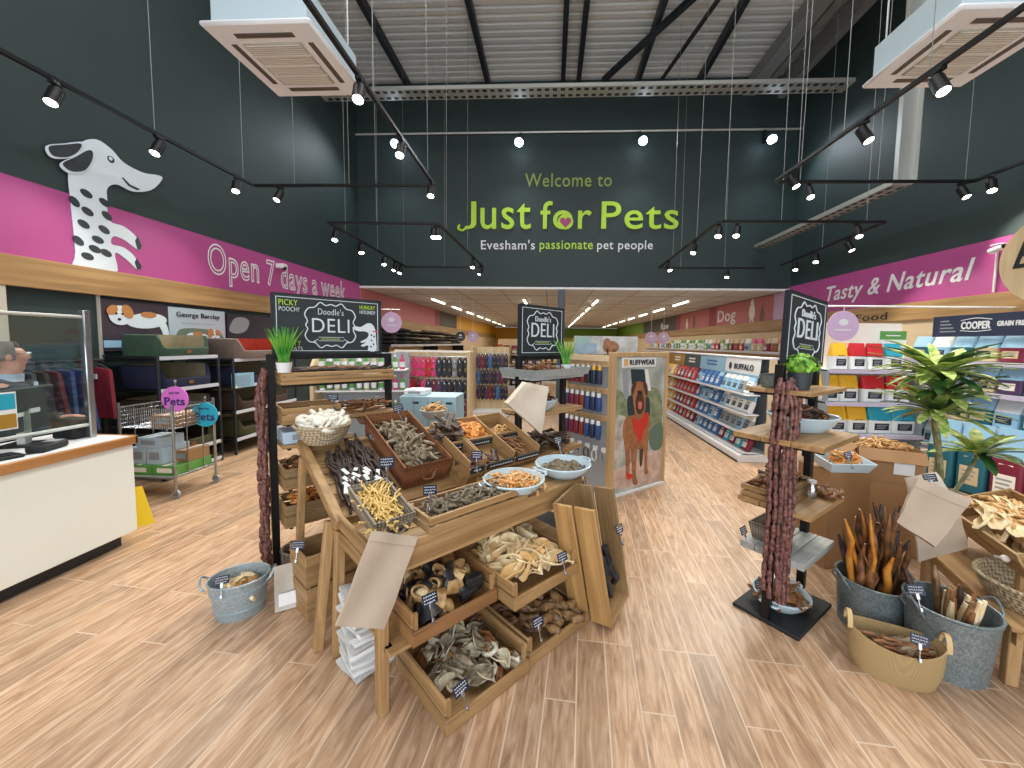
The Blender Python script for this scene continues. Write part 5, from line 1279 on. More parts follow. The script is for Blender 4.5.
# centre stand
CS = facing((-.245, 3.0, 0), (cos(R(50)), sin(R(50)))); WC = .56
t = stand(CS, WC, 'black steel display stand under the square chalkboard in the centre', ((-.03, WC+.03),), .4)
for z in (1.06, .72, .36): shelf(t, -.02, WC+.06, -.18, .18, z, .03)
shelf(t, -.02, WC+.06, -.18, .18, 1.335, .02, M_GREYW)
deli_sign(CS @ T(.0, 0, 1.502), .53, .395, 'square chalkboard deli sign on the centre stand')
c = thing('metal_tray', 'long grey metal tray of sticks on the top shelf of the centre stand', 'tray', CS @ T(-.03, -.2, 1.337))
mb = MB(); L_, W_, H_ = WC+.12, .36, .06
vs = [(0, 0, 0), (L_, 0, 0), (L_, W_, 0), (0, W_, 0), (-.02, -.02, H_), (L_+.02, -.02, H_), (L_+.02, W_+.02, H_), (-.02, W_+.02, H_), (-.016, -.016, H_), (L_+.016, -.016, H_), (L_+.016, W_+.016, H_), (-.016, W_+.016, H_), (.004, .004, .005), (L_-.004, .004, .005), (L_-.004, W_-.004, .005), (.004, W_-.004, .005)]
fs = [(3, 2, 1, 0), (12, 13, 14, 15)]
for a in range(3):
    for k in range(4): fs.append((a*4+k, a*4+(k+1) % 4, a*4+4+(k+1) % 4, a*4+4+k))
part(mb.add(vs, fs), 'tray_body', M_GALVB, c, smooth=0)
pile(STB, CS @ T(-.03, -.2, 1.337), .08, WC, .06, .3, .02, 30, .05, 'brown_stick', 'brown stick chew in the grey tray of the centre stand', 'dog chew', 'brown sticks in the grey tray', .15, seed=35)
bowl_thing(CS @ T(.2, -.05, 1.062), .14, .08, M_ENAM, 'pale enamel bowl of mixed chews on the second shelf of the centre stand', ears=False)
pile(DARKB+TANP, CS @ T(.2, -.05, 1.062), -.1, .1, -.1, .1, .05, 26, .05, 'mixed_chew', 'dark or tan chew in the bowl on the centre stand', 'dog chew', 'mixed chews in the centre bowl', .4, seed=36, ell=True)
pile(SLAB, CS @ T(0, 0, .722), .05, WC-.05, -.15, .14, .02, 34, .08, 'dark_slab_chew', 'dark slab chew heaped on the low shelf of the centre stand', 'dog chew', 'dark slabs on the centre stand', .4, seed=37)
carton(CS @ T(.28, -.14, .362), .26, .24, .22, M_BOXB, 'pale box on the lowest shelf of the centre stand')
# right stand
RS = facing((1.285, 2.215, 0), (cos(R(38.5)), sin(R(38.5)))); WR = .50
t = stand(RS, WR, 'black steel display stand under the tilted chalkboard on the right', ((-.03, .47),))
shelf(t, -.03, WR+.0, -.17, .17, 1.36, .022); shelf(t, -.06, .50, -.245, .215, 1.09, .03); shelf(t, .0, .52, -.19, .20, .69, .028); shelf(t, .04, .51, -.16, .19, .40, .04, M_GREYW, 4)
deli_sign(RS @ T(.02, 0, 1.512) @ RY(R(3)), .56, .40, 'tilted chalkboard deli sign on the right stand')
for i, (dx, dy) in enumerate(((-.03, -.05), (-.06, .0), (-.05, .04), (-.045, -.03), (-.02, -.07), (.02, -.075), (.04, -.05), (-.075, .03), (.03, -.065))):
    sausages(RS @ T(-.0, -.03, 0), dx*.85, dy*.85, 1.40+.004*i, .16+.02*(i % 4), 'string of dried sausages hung from the post of the right stand', 40+i)
bowl_thing(RS @ T(.345, .0, 1.092), .185, .09, M_ENAM, 'pale enamel bowl of dark brown chews on the upper shelf of the right stand', sy=1.0)
pile(DARKB, RS @ T(.345, .0, 1.092), -.11, .11, -.11, .11, .06, 80, .06, 'dark_brown_chew', 'dark brown chew in the enamel bowl on the right stand', 'dog chew', 'dark chews in the bowl of the right stand', .4, seed=41, ell=True)
crate(RS @ T(.02, -.0, .692), .22, .19, .07, 'small wooden box of red brown chews on the middle shelf of the right stand', low=1.0)
pile(BUL, RS @ T(.02, -.0, .692), .03, .19, .03, .16, .05, 26, .05, 'brown_biscuit', 'red brown chew in the small box on the right stand', 'dog chew', 'chews in the small box of the right stand', .4, seed=42)
crate(RS @ T(.26, -.03, .692), .22, .2, .08, 'dark wooden box behind the glass jar on the right stand', low=1.0, mx=M_DKWX)
pile(SLAB+BUL, RS @ T(.26, -.03, .692), .04, .18, .03, .17, .05, 18, .07, 'dark_slab_chew', 'dark chew in the box behind the glass jar', 'dog chew', 'dark chews behind the jar', .4, seed=43)
jp = LZ(RS, 811, 497, .692)
c = thing('glass_jar', 'small clear glass jar on the middle shelf of the right stand', 'jar', RS @ T(min(jp.x, .45), max(jp.y, -.15), .692))
part(MB().lathe([(0, 0), (.03, 0), (.032, .005), (.032, .06), (.022, .075), (.022, .09), (.019, .09), (.019, .075), (.029, .058), (.029, .006), (0, .006)], 20), 'jar_body', glass('jar_glass', (.9, .92, .92), .2), c)
part(MB().lathe([(0, .09), (.025, .09), (.025, .105), (0, .105)], 20), 'lid', M_GALVT, c)
pile(BUL, RS @ T(.3, -.17, .692), .08, .2, .0, .09, .012, 14, .025, 'brown_biscuit', 'tan biscuit chew loose beside the glass jar', 'dog chew', 'loose chews beside the jar', .4, seed=44)
wicker_tray(RS @ T(.10, -.02, .402), .22, .19, .10, M_WICKG, 'small grey wicker tray on the grey washed shelf of the right stand', handle=False)
bp_ = LZ(RS, 785, 600, .022)
BW = RS @ T(.20, 0, .022)
bowl_thing(BW, .15, .075, M_ENAM, 'pale enamel bowl of brown twigs on the black base of the right stand')
pile(TWIG+STB, BW, -.1, .1, -.1, .1, .045, 44, .04, 'brown_twig_chew', 'brown twig chew in the bowl on the base of the right stand', 'dog chew', 'twigs in the base bowl', .2, seed=45, ell=True)
c = thing('metal_tray', 'galvanised oval tray behind the small bush on the right stand', 'tray', RS @ T(.17, .06, 1.362))
part(MB().lathe([(0, 0), (.13, 0), (.15, .07), (.145, .07), (.125, .006), (0, .006)], 32, None, 1.1, .7), 'tray_body', M_GALV, c)

# ------------------------------------------------------------------ potted plants
def pot(mb, r0, r1, h): return mb.lathe([(0, 0), (r0, 0), (r1, h), (r1-.006, h), (r0-.004, .01), (0, .01)], 24)
def grass_pot(M, label, s=1., mpot=None, n=64):
    c = thing('potted_grass', label, 'plant', M)
    part(pot(MB(), .036*s, .045*s, .062*s), 'pot', mpot or M_WHITE, c)
    mb = MB(); r_ = random.Random(5)
    for i in range(n):
        a = r_.uniform(0, 2*pi); l = r_.uniform(.16, .25)*s; o = r_.uniform(.02, .11)*s; b = r_.uniform(0, .025)*s; w = .0032*s
        p = [(b*cos(a)+o*cos(a)*(k/4)**1.7, b*sin(a)+o*sin(a)*(k/4)**1.7, .04*s+l*k/4) for k in range(5)]
        mb.tube(p, [w, w, w*.9, w*.7, w*.2], 4)
    part(mb, 'grass_blades', M_GRASS, c)
    part(MB().lathe([(0, .045*s), (.04*s, .045*s), (0, .052*s)], 16), 'soil', M_BLKBROWN, c)
grass_pot(LS @ T(.055, -.13, 1.384), 'spiky green grass plant in a white pot at the left end of the left stand', 1.05)
grass_pot(CS @ T(.47, -.1, 1.36), 'spiky green grass plant in a white pot on the centre stand', 1.0)
c = thing('potted_bush', 'round bright green bush in a dark grey pot on the right stand', 'plant', RS @ T(.10, -.06, 1.362))
part(pot(MB(), .05, .062, .095), 'pot', mat('slate_pot', (52, 62, 68), .5), c)
mb = MB(); r_ = random.Random(8)
for i in range(260):
    a, b = r_.uniform(0, 2*pi), math.acos(r_.uniform(-.35, 1)); d = V((sin(b)*cos(a), sin(b)*sin(a), cos(b)*.75)); p = V((0, 0, .13))+d*.085*r_.uniform(.75, 1.1)
    Q = T(p) @ RZ(a) @ RY(b+r_.uniform(-.7, .7))
    mb.add([(-.012, -.008, 0), (.0, -.012, .004), (.014, 0, 0), (.0, .012, .004), (-.012, .008, 0)], [(0, 1, 2, 3, 4)], Q)
mb.ball((0, 0, .13), (.07, .07, .055), 12, 8)
part(mb, 'foliage', mat('lime_leaf', (86, 150, 44), .5, c2=(150, 200, 70), scale=30), c)
# tall dragon plant
dp = YP(936, 455, 3.3)
c = thing('dragon_plant', 'tall dragon plant with striped leaves standing behind the right crates', 'plant', T(dp.x, dp.y, 0))
part(pot(MB(), .15, .19, .42), 'pot', M_GREYP, c); part(MB().lathe([(0, .37), (.175, .37), (0, .39)], 20), 'soil', M_BLKBROWN, c)
part(MB().tube(spl([(0, 0, .35), (.01, 0, .7), (-.03, .01, 1.0), (-.04, 0, 1.38)], 5, False), .016, 9).tube(spl([(.03, -.02, .35), (.0, -.05, .6), (-.08, -.05, 1.06)], 5, False), .018, 8).tube(spl([(.06, -.05, .35), (.12, -.08, .5), (.2, -.12, .76)], 5, False), .014, 8), 'stems', mat('plant_stem', (110, 122, 84), .7, c2=(160, 160, 120), scale=20), c)
mb = MB(); md = MB(); r_ = random.Random(9)
for (cx, cy, cz, n, l) in ((-.04, 0, 1.40, 76, .46), (-.08, -.05, 1.10, 50, .40), (.2, -.12, .78, 22, .36), (-.04, -.05, 1.26, 30, .38)):
    for i in range(n):
        a = i*2.399+r_.uniform(-.3, .3); up = 1.85-1.9*(i/n)+r_.uniform(-.2, .2); L_ = l*r_.uniform(.75, 1.1); wd = .036*r_.uniform(.8, 1.15)
        def f(u, v, a=a, up=up, L_=L_, wd=wd, cx=cx, cy=cy, cz=cz):
            d = u*L_; ww = wd*(4*u*(1-u))**.55+.002; th = up-1.5*u*u
            x = d*cos(up*.75-.5*u); z = d*sin(up*.75) - .34*L_*u*u
            o = (v-.5)*2*ww
            return (cx+x*cos(a)-o*sin(a), cy+x*sin(a)+o*cos(a), cz-.05*(1-i/n)+z+abs(v-.5)*.012)
        (mb if i % 5 else md).sheet(f, 7, 2, .0012)
part(mb, 'leaves', M_LEAFY, c, smooth=60); part(md, 'dark_leaves', M_LEAFD, c, smooth=60)

# ------------------------------------------------------------------ right foreground display
tub(T(1.88, 2.23, 0), .15, .17, .28, M_GALV, 'left galvanised tub full of tall antlers and sticks', bands=(.95,), ears=True)
for i in range(40):
    a = U(0, 2*pi); r0 = U(0, .09); r1 = r0+U(.02, .14); L_ = U(.42, .66); z0 = .04
    p = [(1.88+(r0+(r1-r0)*(k/5)**1.2)*cos(a)+U(-.02, .02), 2.23+(r0+(r1-r0)*(k/5)**1.2)*sin(a)+U(-.02, .02), z0+L_*k/5) for k in range(6)]
    w = U(.009, .02)
    solo(MB().tube(p, [w*.8, w, w*1.1, w, w*.9, w*.35], 8), 'antler_chew', (M_ANTLER, M_ANTLER, M_AMBER, M_STICKD, M_BROWNC)[i % 5], 'tall antler or root stick standing in the left galvanised tub', 'dog chew', 'antlers and sticks in the left tub', smooth=60)
TUB2 = tub(T(2.03, 1.955, 0), .145, .175, .325, M_GALV, 'right galvanised tub of short brown chews beside the jute bag', bands=(.96,), ears=True)
for i in range(24):
    a = U(0, 2*pi); r0 = U(0, .1); L_ = U(.16, .26)
    p = [(2.03+r0*cos(a)*(1+.25*k), 1.955+r0*sin(a)*(1+.25*k), .2+L_*k/3) for k in range(4)]
    solo(MB().tube(p, [.012, .018, .016, .009], 8), 'brown_root_chew', (M_BROWNC, M_BLKBROWN, M_CREAMC, M_TROT)[i % 4], 'short brown chew standing in the right galvanised tub', 'dog chew', 'short chews in the right tub', smooth=60)
part(MB().lathe([(0, .19), (.155, .19), (0, .21)], 20), 'liner', M_BLACKM, TUB2)
# jute bag
JB = T(1.72, 1.895, 0) @ RZ(R(-24))
c = thing('jute_bag', 'oval jute storage bag of brown sticks on the floor before the tubs', 'bag', JB)
vs = []; n = 40
for (r_, z) in ((.86, 0), (.97, .07), (1., .17), (.97, .17), (.93, .07), (.82, .012)):
    for k in range(n):
        a = 2*pi*k/n; zz = z+(.035*cos(a)**2 if z > .1 else 0); vs.append((.185*r_*cos(a), .125*r_*sin(a), zz))
fs = [tuple(range(n-1, -1, -1)), tuple(5*n+k for k in range(n))]
for a in range(5):
    for k in range(n): fs.append((a*n+k, a*n+(k+1) % n, (a+1)*n+(k+1) % n, (a+1)*n+k))
part(MB().add(vs, fs), 'bag_body', M_CANV, c)
for s in (-1, 1): part(MB().sheet(lambda u, v, s=s: (s*(.187-.012*sin(pi*u)), (u-.5)*.075*(1-.1*abs(v)), .2+.075*sin(pi*u)-.0+(v-.5)*.0+0) if False else (s*(.182+.02*(v-.5)), .04*cos(pi*u), .19+.07*sin(pi*u)), 12, 2, .006), 'handle', mat('jute_band', (206, 178, 130), .8) if s < 0 else bpy.data.materials['jute_band'], c)
pile(STB+[m_stick('bark_stick', .18, .012, M_GREYC, 77, .012)], JB, -.08, .08, -.05, .05, .08, 46, .075, 'bark_stick', 'brown bark stick lying in the oval jute bag', 'dog chew', 'bark sticks in the jute bag', .15, yaw=(.05, .22), seed=46, ell=True)
# cardboard boxes behind the tubs
def cbox_open(M, sx, sy, sz, label, flaps=True, lab=False):
    c = thing('cardboard_box', label, 'box', M); t = .005
    part(MB().box(0, sx, 0, sy, 0, t).box(0, sx, 0, t, 0, sz).box(0, sx, sy-t, sy, 0, sz).box(0, t, t, sy-t, 0, sz).box(sx-t, sx, t, sy-t, 0, sz), 'box_walls', M_CARDB, c)
    if flaps:
        part(MB().box(0, sx, -t, 0, -.1, 0, T(0, 0, sz) @ RX(R(-35)), .001), 'flap', M_CARDB, c)
        part(MB().box(-t, 0, 0, sy, -.1, 0, T(0, 0, sz) @ RY(R(40)), .001), 'flap', M_CARDB, c)
    if lab: part(MB().box(sx*.55, sx*.85, -.008, -.004, sz*.3, sz*.8), 'box_label', M_TAG, c)
    return c
Q = T(2.0, 2.78, 0) @ RZ(R(14))
QB = cbox_open(Q, .36, .26, .72, 'tall brown cardboard box standing behind the left galvanised tub', False)
part(MB().box(.006, .354, .006, .254, .705, .718), 'box_lid', M_CARDB, QB)
Q2 = Q @ T(-.02, -.02, .722) @ RZ(R(-12))
c = thing('enamel_tray', 'rectangular pale blue enamel tray of orange chews on the tall cardboard box', 'tray', Q2 @ RX(R(8)))
vs = []
for d, z in ((.0, 0), (.028, .075), (.02, .075), (-.006, .006)):
    for x, y in ((-d, -d), (.26+d, -d), (.26+d, .18+d), (-d, .18+d)): vs.append((x, y, z))
fs = [(3, 2, 1, 0), (12, 13, 14, 15)]
for a in range(3):
    for k in range(4): fs.append((a*4+k, a*4+(k+1) % 4, a*4+4+(k+1) % 4, a*4+4+k))
part(MB().add(vs, fs), 'tray_body', M_ENAM, c, smooth=0)
pile(AMB+TANP, Q2 @ RX(R(8)), .04, .22, .04, .15, .03, 44, .07, 'orange_curl_chew', 'orange curl chew in the rectangular enamel tray', 'dog chew', 'orange chews in the enamel tray', .5, seed=47)
Q = T(2.44, 3.12, 0) @ RZ(R(-24))
cbox_open(Q, .40, .32, .56, 'lower brown cardboard box under the open box of tan chews', False)
Q3 = Q @ T(0, 0, .56) @ RX(R(0))
cbox_open(Q3, .40, .32, .26, 'open cardboard box of tan chews with a white label', True, True)
pile(TANP+STT, Q3, .05, .35, .05, .27, .17, 60, .12, 'tan_chew', 'tan chew heaped in the open cardboard box', 'dog chew', 'tan chews in the cardboard box', .4, seed=48)
# sloping crate stand at the right edge
xa = V((-.38, -.925, 0)); ya = V((.925, -.38, 0)); o = V((2.65, 2.62, 0))
DT = axes(o, xa, ya, (0, 0, 1))
t = thing('low_display_table', 'low pine display table with a crate ledge at the right edge', 'table', DT)
part(MB().box(.0, .92, -.14, .52, .285, .31, b=.003), 'top_board', M_WOODX, t)
for x in (.06, .86):
    for y in (-.1, .46): part(MB().box(x-.025, x+.025, y-.025, y+.025, 0, .285, b=.004), 'leg', M_WOODZ, t)
part(MB().box(.0, .92, -.12, -.1, .22, .285, b=.002), 'apron', M_WOODX, t)
for x in (.08, .62): part(MB().box(x-.02, x+.02, .02, .06, .31, .455).box(x-.02, x+.02, .30, .34, .31, .58), 'crate_support', M_WOODZ, t)
LCR = DT @ T(-.0, .0, .46) @ RX(R(24))
crate(LCR, .74, .36, .14, 'sloping pine crate of long golden chews at the right edge', low=1.0)
pile(LONGC, LCR, .16, .62, .08, .28, .06, 60, .11, 'long_golden_chew', 'long golden chew in the sloping crate at the right edge', 'dog chew', 'long golden chews in the sloping crate', .15, yaw=(.0, .35), seed=49)
hx = LCR @ T(.6, -.012, .05)
solo(MB().tube([(-.07, 0, -.02), (.05, -.005, .03)], .008, 8).ball((.055, -.005, .032), .018), 'scoop_handle', M_OFFW, 'white plastic scoop handle fixed on the front slats of the sloping crate', 'handle', None, hx)
bk = DT @ T(.66, .08, .312)
basket_round(bk, .17, .22, .12, M_WICKP, 'wide pale wicker basket on the low table at the right edge')
crate(T(2.62, 1.86, 0) @ RZ(R(-20)), .4, .3, .26, 'slatted crate on the floor under the low table at the right edge', low=1.0, gap=.02)
# kraft bags propped before the sloping crate
paper_bag([YP(916, 478, 2.30), YP(970, 499, 2.22), YP(935, 547, 2.12), YP(896, 522, 2.22)], .02, M_KRAFT, 'front brown paper bag with angled top before the sloping crate', fold=.2)
paper_bag([YP(912, 512, 2.42), YP(958, 512, 2.36), YP(968, 548, 2.26), YP(918, 562, 2.30)], .015, M_KRAFT, 'lower brown paper bag behind the front one', fold=.2)
paper_bag([YP(905, 478, 2.5), YP(935, 472, 2.46), YP(962, 510, 2.34), YP(915, 530, 2.42)], .015, M_KRAFTW, 'pale paper bag rearmost of the three by the sloping crate', fold=.2)
# glass jars on the box by the dragon plant
for i, (x, y) in enumerate(((2.62, 3.02), (2.72, 2.98), (2.66, 2.9))): pass
# price cards
CARDS = [((362, 432), SM @ V((U0+.40, .60, .085)), 'price card between the pale basket and the brown basket', 50), ((387, 462), 1.72, 'price card at the front left corner of the brown wicker basket', 45), ((430, 490), 1.76, 'price card standing in the tray of sprats', 45), ((430, 599), 1.52, 'price card clipped to the crate of hooves', 45), ((461, 688), 1.50, 'price card clipped to the crate of furry hides', 45), ((474, 583) if False else (538, 622), 1.86, 'price card clipped to the crate of trotters', 45), ((578, 588), TM @ V((.72, .03, .47)), 'price card over the crate of cream ears', 45),
         ((470, 409), SM @ V((.46, .68, .10)), 'wide price card standing behind the compartment box', 20), ((333, 397), 2.62, 'price card on the second shelf of the left stand', 46), ((616, 537), EM @ V((.213, .0, .42)), 'price card beside the tall crates at the table end', 50), ((298, 545), 2.1, 'price card clipped to the upright floor crate', 30), ((222, 580), 1.96, 'price card clipped to the handle of the galvanised bucket', 30), ((748, 523), RS @ V((.055, .175, .455)), 'black price card over the grey washed shelf of the right stand', 38), ((746, 564), RS @ V((.075, .08, .15)), 'black price card beside the base bowl of the right stand', 38),
         ((916, 590), 1.9, 'price card clipped to the right galvanised tub', -15), ((920, 640), 1.78, 'price card clipped to the rim of the jute bag', -20), ((558, 440), 2.55, 'price card on the low shelf of the centre stand', 45), ((590, 493), TM @ V((1.16, .262, .79)), 'price card under the second enamel bowl', 45), ((398, 408), 2.5, 'price card in the round grey basket behind the brown one', 45), ((477, 455), 2.08, 'price card clipped between the two compartment boxes', 45), ((848, 455), 2.7, 'price card in the orange chews of the enamel tray', 20), ((930, 478), 2.36, 'price card at the far end of the sloping crate', -10)]
for (x, y), Y, l, yw in CARDS: card(x, y, Y, l, yw, -20, .95, U(-12, 12))
# ------------------------------------------------------------------ pouches and bags
def bag_me(w, h, d, lo, hi, name, m, top=1.0):
    mb = MB(); n = 20; fr = [f for f in (0, .03, .2, .5, .72, .88, 1.) if lo < f < hi]; fr = [lo]+fr+[hi]
    def at(f):
        rx = w/2*(.94 if f < .02 else 1.0)*(1-.04*max(0, f-.7)/.3); ry = d/2*(.7 if f < .02 else (1 if f < .55 else max(.08, 1-(f-.55)/.45*.95))); return rx, ry
    vs = []; k_ = 0
    for f in fr:
        rx, ry = at(f)
        for k in range(n):
            a = 2*pi*k/n; vs.append((math.copysign(abs(cos(a))**.4, cos(a))*rx, math.copysign(abs(sin(a))**.6, sin(a))*ry, f*h))
    N = len(fr); fs = [(i*n+k, i*n+(k+1) % n, (i+1)*n+(k+1) % n, (i+1)*n+k) for i in range(N-1) for k in range(n)]
    fs += [tuple(range(n-1, -1, -1)), tuple((N-1)*n+k for k in range(n))]
    return mb.add(vs, fs).mesh(name, m, 50)
_pc = {}
def pouch(M, w, h, d, mb_, mt, ml, label, group, cat='pet food bag', name='pet_food_pouch', split=.62):
    k = (w, h, d, mb_.name, mt.name, ml.name)
    if k not in _pc:
        t = thing(name, label, cat, M, group)
        link('pouch_body', bag_me(w, h, d, 0, split, 'pouch_body', mb_), t); o = link('pouch_top', bag_me(w, h, d, split, 1, 'pouch_top', mt), t, T(0, 0, .0))
        part(MB().box(-w*.3, w*.3, -d*.5-.002, -d*.5+.004, h*.14, h*.4, b=.002).box(-w*.2, w*.2, -d*.47-.002, -d*.4, h*.46, h*.54, b=.002), 'front_label', ml, t)
        mb = MB()
        for j in range(3): mb.box(-w*.22, w*(.1+.06*j), -d*.5-.004, -d*.5-.001, h*(.2+.06*j), h*(.225+.06*j))
        part(mb, 'print_lines', M_GREYP, t)
        _pc[k] = reg(t); return t
    return dup(_pc[k], M, label, group)
# ------------------------------------------------------------------ sloping rack on the right with the wall boarding
G0 = 12.2
GM_ = facing((2.86, G0, 0), (0, -1))            # x runs towards the camera, y into the rack
GL = G0-5.35
t = thing('sloping_rack', 'long white rack of hanging dog treat pouches in four sloping rows on the right', 'rack', GM_)
part(MB().box(0, GL, -.26, .5, 0, .10, b=.004), 'plinth', M_WHITE, t); part(MB().box(0, GL, -.275, -.26, .0, .02), 'plinth_edge', M_BLACK, t)
part(MB().box(0, GL, .2, .24, .1, 1.42), 'back_panel', M_GREYP, t); part(MB().box(0, GL, -.02, .24, 1.42, 1.445, b=.003), 'top_board', M_WHITE, t)
part(MB().box(GL-.02, GL+.0, .1, .24, .1, 1.42, b=.003), 'end_panel', M_TONG, t)
ROWS = ((.93, 'top'), (.66, 'second'), (.39, 'third'), (.13, 'bottom'))
for z, nm in ROWS: part(MB().box(0, GL, -.2, .0, z-.012, z, T(0, 0, 0), .002).box(0, GL, -.206, -.2, z-.014, z+.012), 'sloping_shelf', M_WHITE, t)
SECT = [(0, 2.3, ((M_BEIGE, M_BEIGE, M_OFFW), (M_GREEN, M_BEIGE, M_OFFW), (M_BROWNC, M_BEIGE, M_OFFW)), 'beige', .2), (2.3, 3.5, ((M_YELLOW, M_BEIGE, M_OFFW), (M_BEIGE, M_YELLOW, M_RED), (M_YELLOW, M_GREEN, M_OFFW)), 'yellow', .18),
        (3.5, 4.8, ((M_RED, M_RED, M_GREYP), (M_MAROON, M_RED, M_OFFW), (M_RED, M_MAROON, M_GREYP)), 'red', .18), (4.8, 5.85, ((M_BLUE, M_SKY, M_TAG), (M_SKY, M_BLUE, M_NAVY), (M_BLUE, M_BLUE, M_TAG)), 'blue', .16), (5.85, GL-.02, ((M_SKY, M_TAG, M_NAVY), (M_TAG, M_SKY, M_INK), (M_GREYP, M_TAG, M_NAVY)), 'white', .17)]
r_ = random.Random(12)
for x0, x1, cs, cn, w in SECT:
    n = int((x1-x0-.04)/(w+.012))
    for ri, (z, nm) in enumerate(ROWS):
        for i in range(n):
            c3 = cs[r_.randrange(3)]
            if cn == 'white' and ri == 3: c3 = ((M_MAROON, M_BLUE, M_TAG), (M_TEAL, M_MAROON, M_TAG))[i % 2]
            for k in range(1):
                Mx = GM_ @ T(x0+.03+(i+.5)*(x1-x0-.05)/n, -.10, z+.004) @ RX(R(-20))
                pouch(Mx, w, .28, .08, *c3, '%s from the near end, %s row, dog treat pouch in the %s section' % (ORD[n-1-i] if n-1-i < 20 else 'far', nm, cn), 'treat pouches on the sloping rack', 'treat pouch', 'treat_pouch')
SGN = [(0, 2.3, M_BEIGE, 'beige header panel over the far section of the sloping rack', None), (2.3, 3.0, M_GOLD, 'gold header panel over the yellow pouches', None), (3.0, 3.9, M_GOLD, 'wide gold header panel between the yellow and red pouches', None), (3.9, 4.75, mat('slate_print', (62, 76, 84)), 'slate header panel over the red pouches', None), (4.75, 5.8, M_SKY, 'pale blue header panel over the blue pouches', None), (5.8, GL, M_TAG, 'white header panel lettered in navy over the white pouches', 'BUFFALO')]
for x0, x1, m, l, s in SGN:
    h = thing('header_panel', l, 'sign', GM_ @ T(x0+.01, -.03, 1.17) @ RX(R(-4))); w = x1-x0-.02
    part(MB().box(0, w, 0, .012, 0, .245, b=.002), 'panel', m, h)
    if s:
        part(letters(MB(), s, w*.3, .08, w*.55, .085, y=-.004, bold=.02), 'lettering', M_NAVY, h, smooth=0); part(MB().disc(w*.17, .122, .05, .06, -.004, .004, 6), 'emblem', M_NAVY, h, smooth=0)
        part(MB().box(0, w, -.003, 0, 0, .03), 'lower_stripe', M_SKY, h)
    else:
        mb = MB(); 
        for j in range(2): mb.box(w*.3, w*.7, -.003, 0, .09+j*.06, .12+j*.06)
        part(mb, 'print_lines', M_OFFW if m is not M_SKY else M_BLUE, h)
# small goods on the top board behind the headers
for i in range(12):
    m = (M_RED, M_PINKP, M_MAROON, M_TAG, M_BROWNC)[i % 5]
    Mx = GM_ @ T(GL-.3-.12*(i % 3)-.0*i, .34, .12+.26*(i//3)); pouch(Mx, .1, .2, .06, m, M_TAG, M_OFFW, 'small pouch, %s from the front, %s tier, near end of the sloping rack' % (ORD[i % 3], ORD[i//3]), 'pouches at the near end of the sloping rack', 'treat pouch', 'treat_pouch')
for k in range(4): pass
# product shelf along the far right wall
MWS = facing((XR-.02, 22, 0), (0, -1))
t = thing('wall_shelf', 'long pale wall shelf of colourful packs under the Dog panel', 'shelf', MWS)
part(MB().box(0, 13.0, -.46, -.02, 1.42, 1.46, b=.003), 'shelf_board', M_TONG, t); part(MB().box(0, 13.0, -.475, -.46, 1.41, 1.47), 'price_strip', M_SHELFE, t)
for x in (0, 6.5, 12.9): part(MB().box(x, x+.05, -.4, -.02, 0, 1.42, b=.003), 'upright', M_TONG, t)
cs = ((M_GREEN, M_TAG, M_OFFW), (M_RED, M_BEIGE, M_OFFW), (M_TAG, M_GREEN, M_SKY), (M_SKY, M_TAG, M_PURP), (M_BROWNC, M_BEIGE, M_RED), (M_MAROON, M_BEIGE, M_OFFW), (M_YELLOW, M_RED, M_OFFW), (M_BEIGE, M_PINKP, M_OFFW))
for i in range(40):
    g = 2 if 16 < i < 26 else r_.randrange(8)
    pouch(MWS @ T(.3+i*.315, -.3, 1.462) @ RZ(U(-.2, .2)), .24, .34, .13, *cs[(g, 0, 2)[i % 3] if 16 < i < 26 else g], 'colourful pack, %s from the %s end of the shelf under the Dog panel' % (ORD[i] if i < 20 else ORD[39-i], 'far' if i < 20 else 'near'), 'packs on the far right wall shelf', 'pet food pack', 'pet_food_pack')

# ------------------------------------------------------------------ bay of bags facing the camera on the right
EB = facing((3.72, 5.35, 0), (1, 0)); t = thing('shelf_bay', 'white shelf bay of orange, red and teal food bags facing the room', 'shelving', EB)
EW = 1.27
part(MB().box(0, EW, .42, .46, 0, 1.95), 'back_panel', M_OFFW, t)
for x in (0, EW-.03): part(MB().box(x, x+.03, .0, .42, 0, 1.3, b=.003), 'end_panel', M_GREYP, t)
part(MB().box(0, EW, -.05, .42, 0, .12), 'plinth', M_WHITE, t)
for z in (1.3, .86, .43):
    part(MB().box(.0, EW, -.02, .42, z-.025, z, b=.003), 'shelf', M_WHITE, t); part(MB().box(.0, EW, -.034, -.02, z-.045, z+.005), 'price_strip', mat('lilac_strip', (206, 198, 222)) if 'lilac_strip' not in bpy.data.materials else bpy.data.materials['lilac_strip'], t)
ROWB = [(1.3, 'top', ((.13, M_YELLOW), (.37, M_RED), (.60, M_RED), (.84, M_TEAL)), .21, .36), (.86, 'middle', ((.03, M_YELLOW), (.28, M_YELLOW), (.60, M_RED), (.93, M_RED)), .25, .36), (.43, 'bottom', ((.15, M_YELLOW), (.42, M_YELLOW), (.72, M_TEAL), (1.02, M_TEAL)), .26, .36)]
for z, nm, its, w, h in ROWB:
    for i, (x, m) in enumerate(its):
        pouch(EB @ T(x+.08, .14, z+.001), w+(.05 if m is not M_YELLOW and z < 1 else 0), h, .16, M_TAG, m, M_BLKP, '%s topped food bag, %s from left, %s shelf, bay facing the room' % ({'yellow_print': 'orange', 'red_print': 'red', 'teal_print': 'teal'}[m.name], ORD[i], nm), 'food bags in the bay facing the room', split=.5)
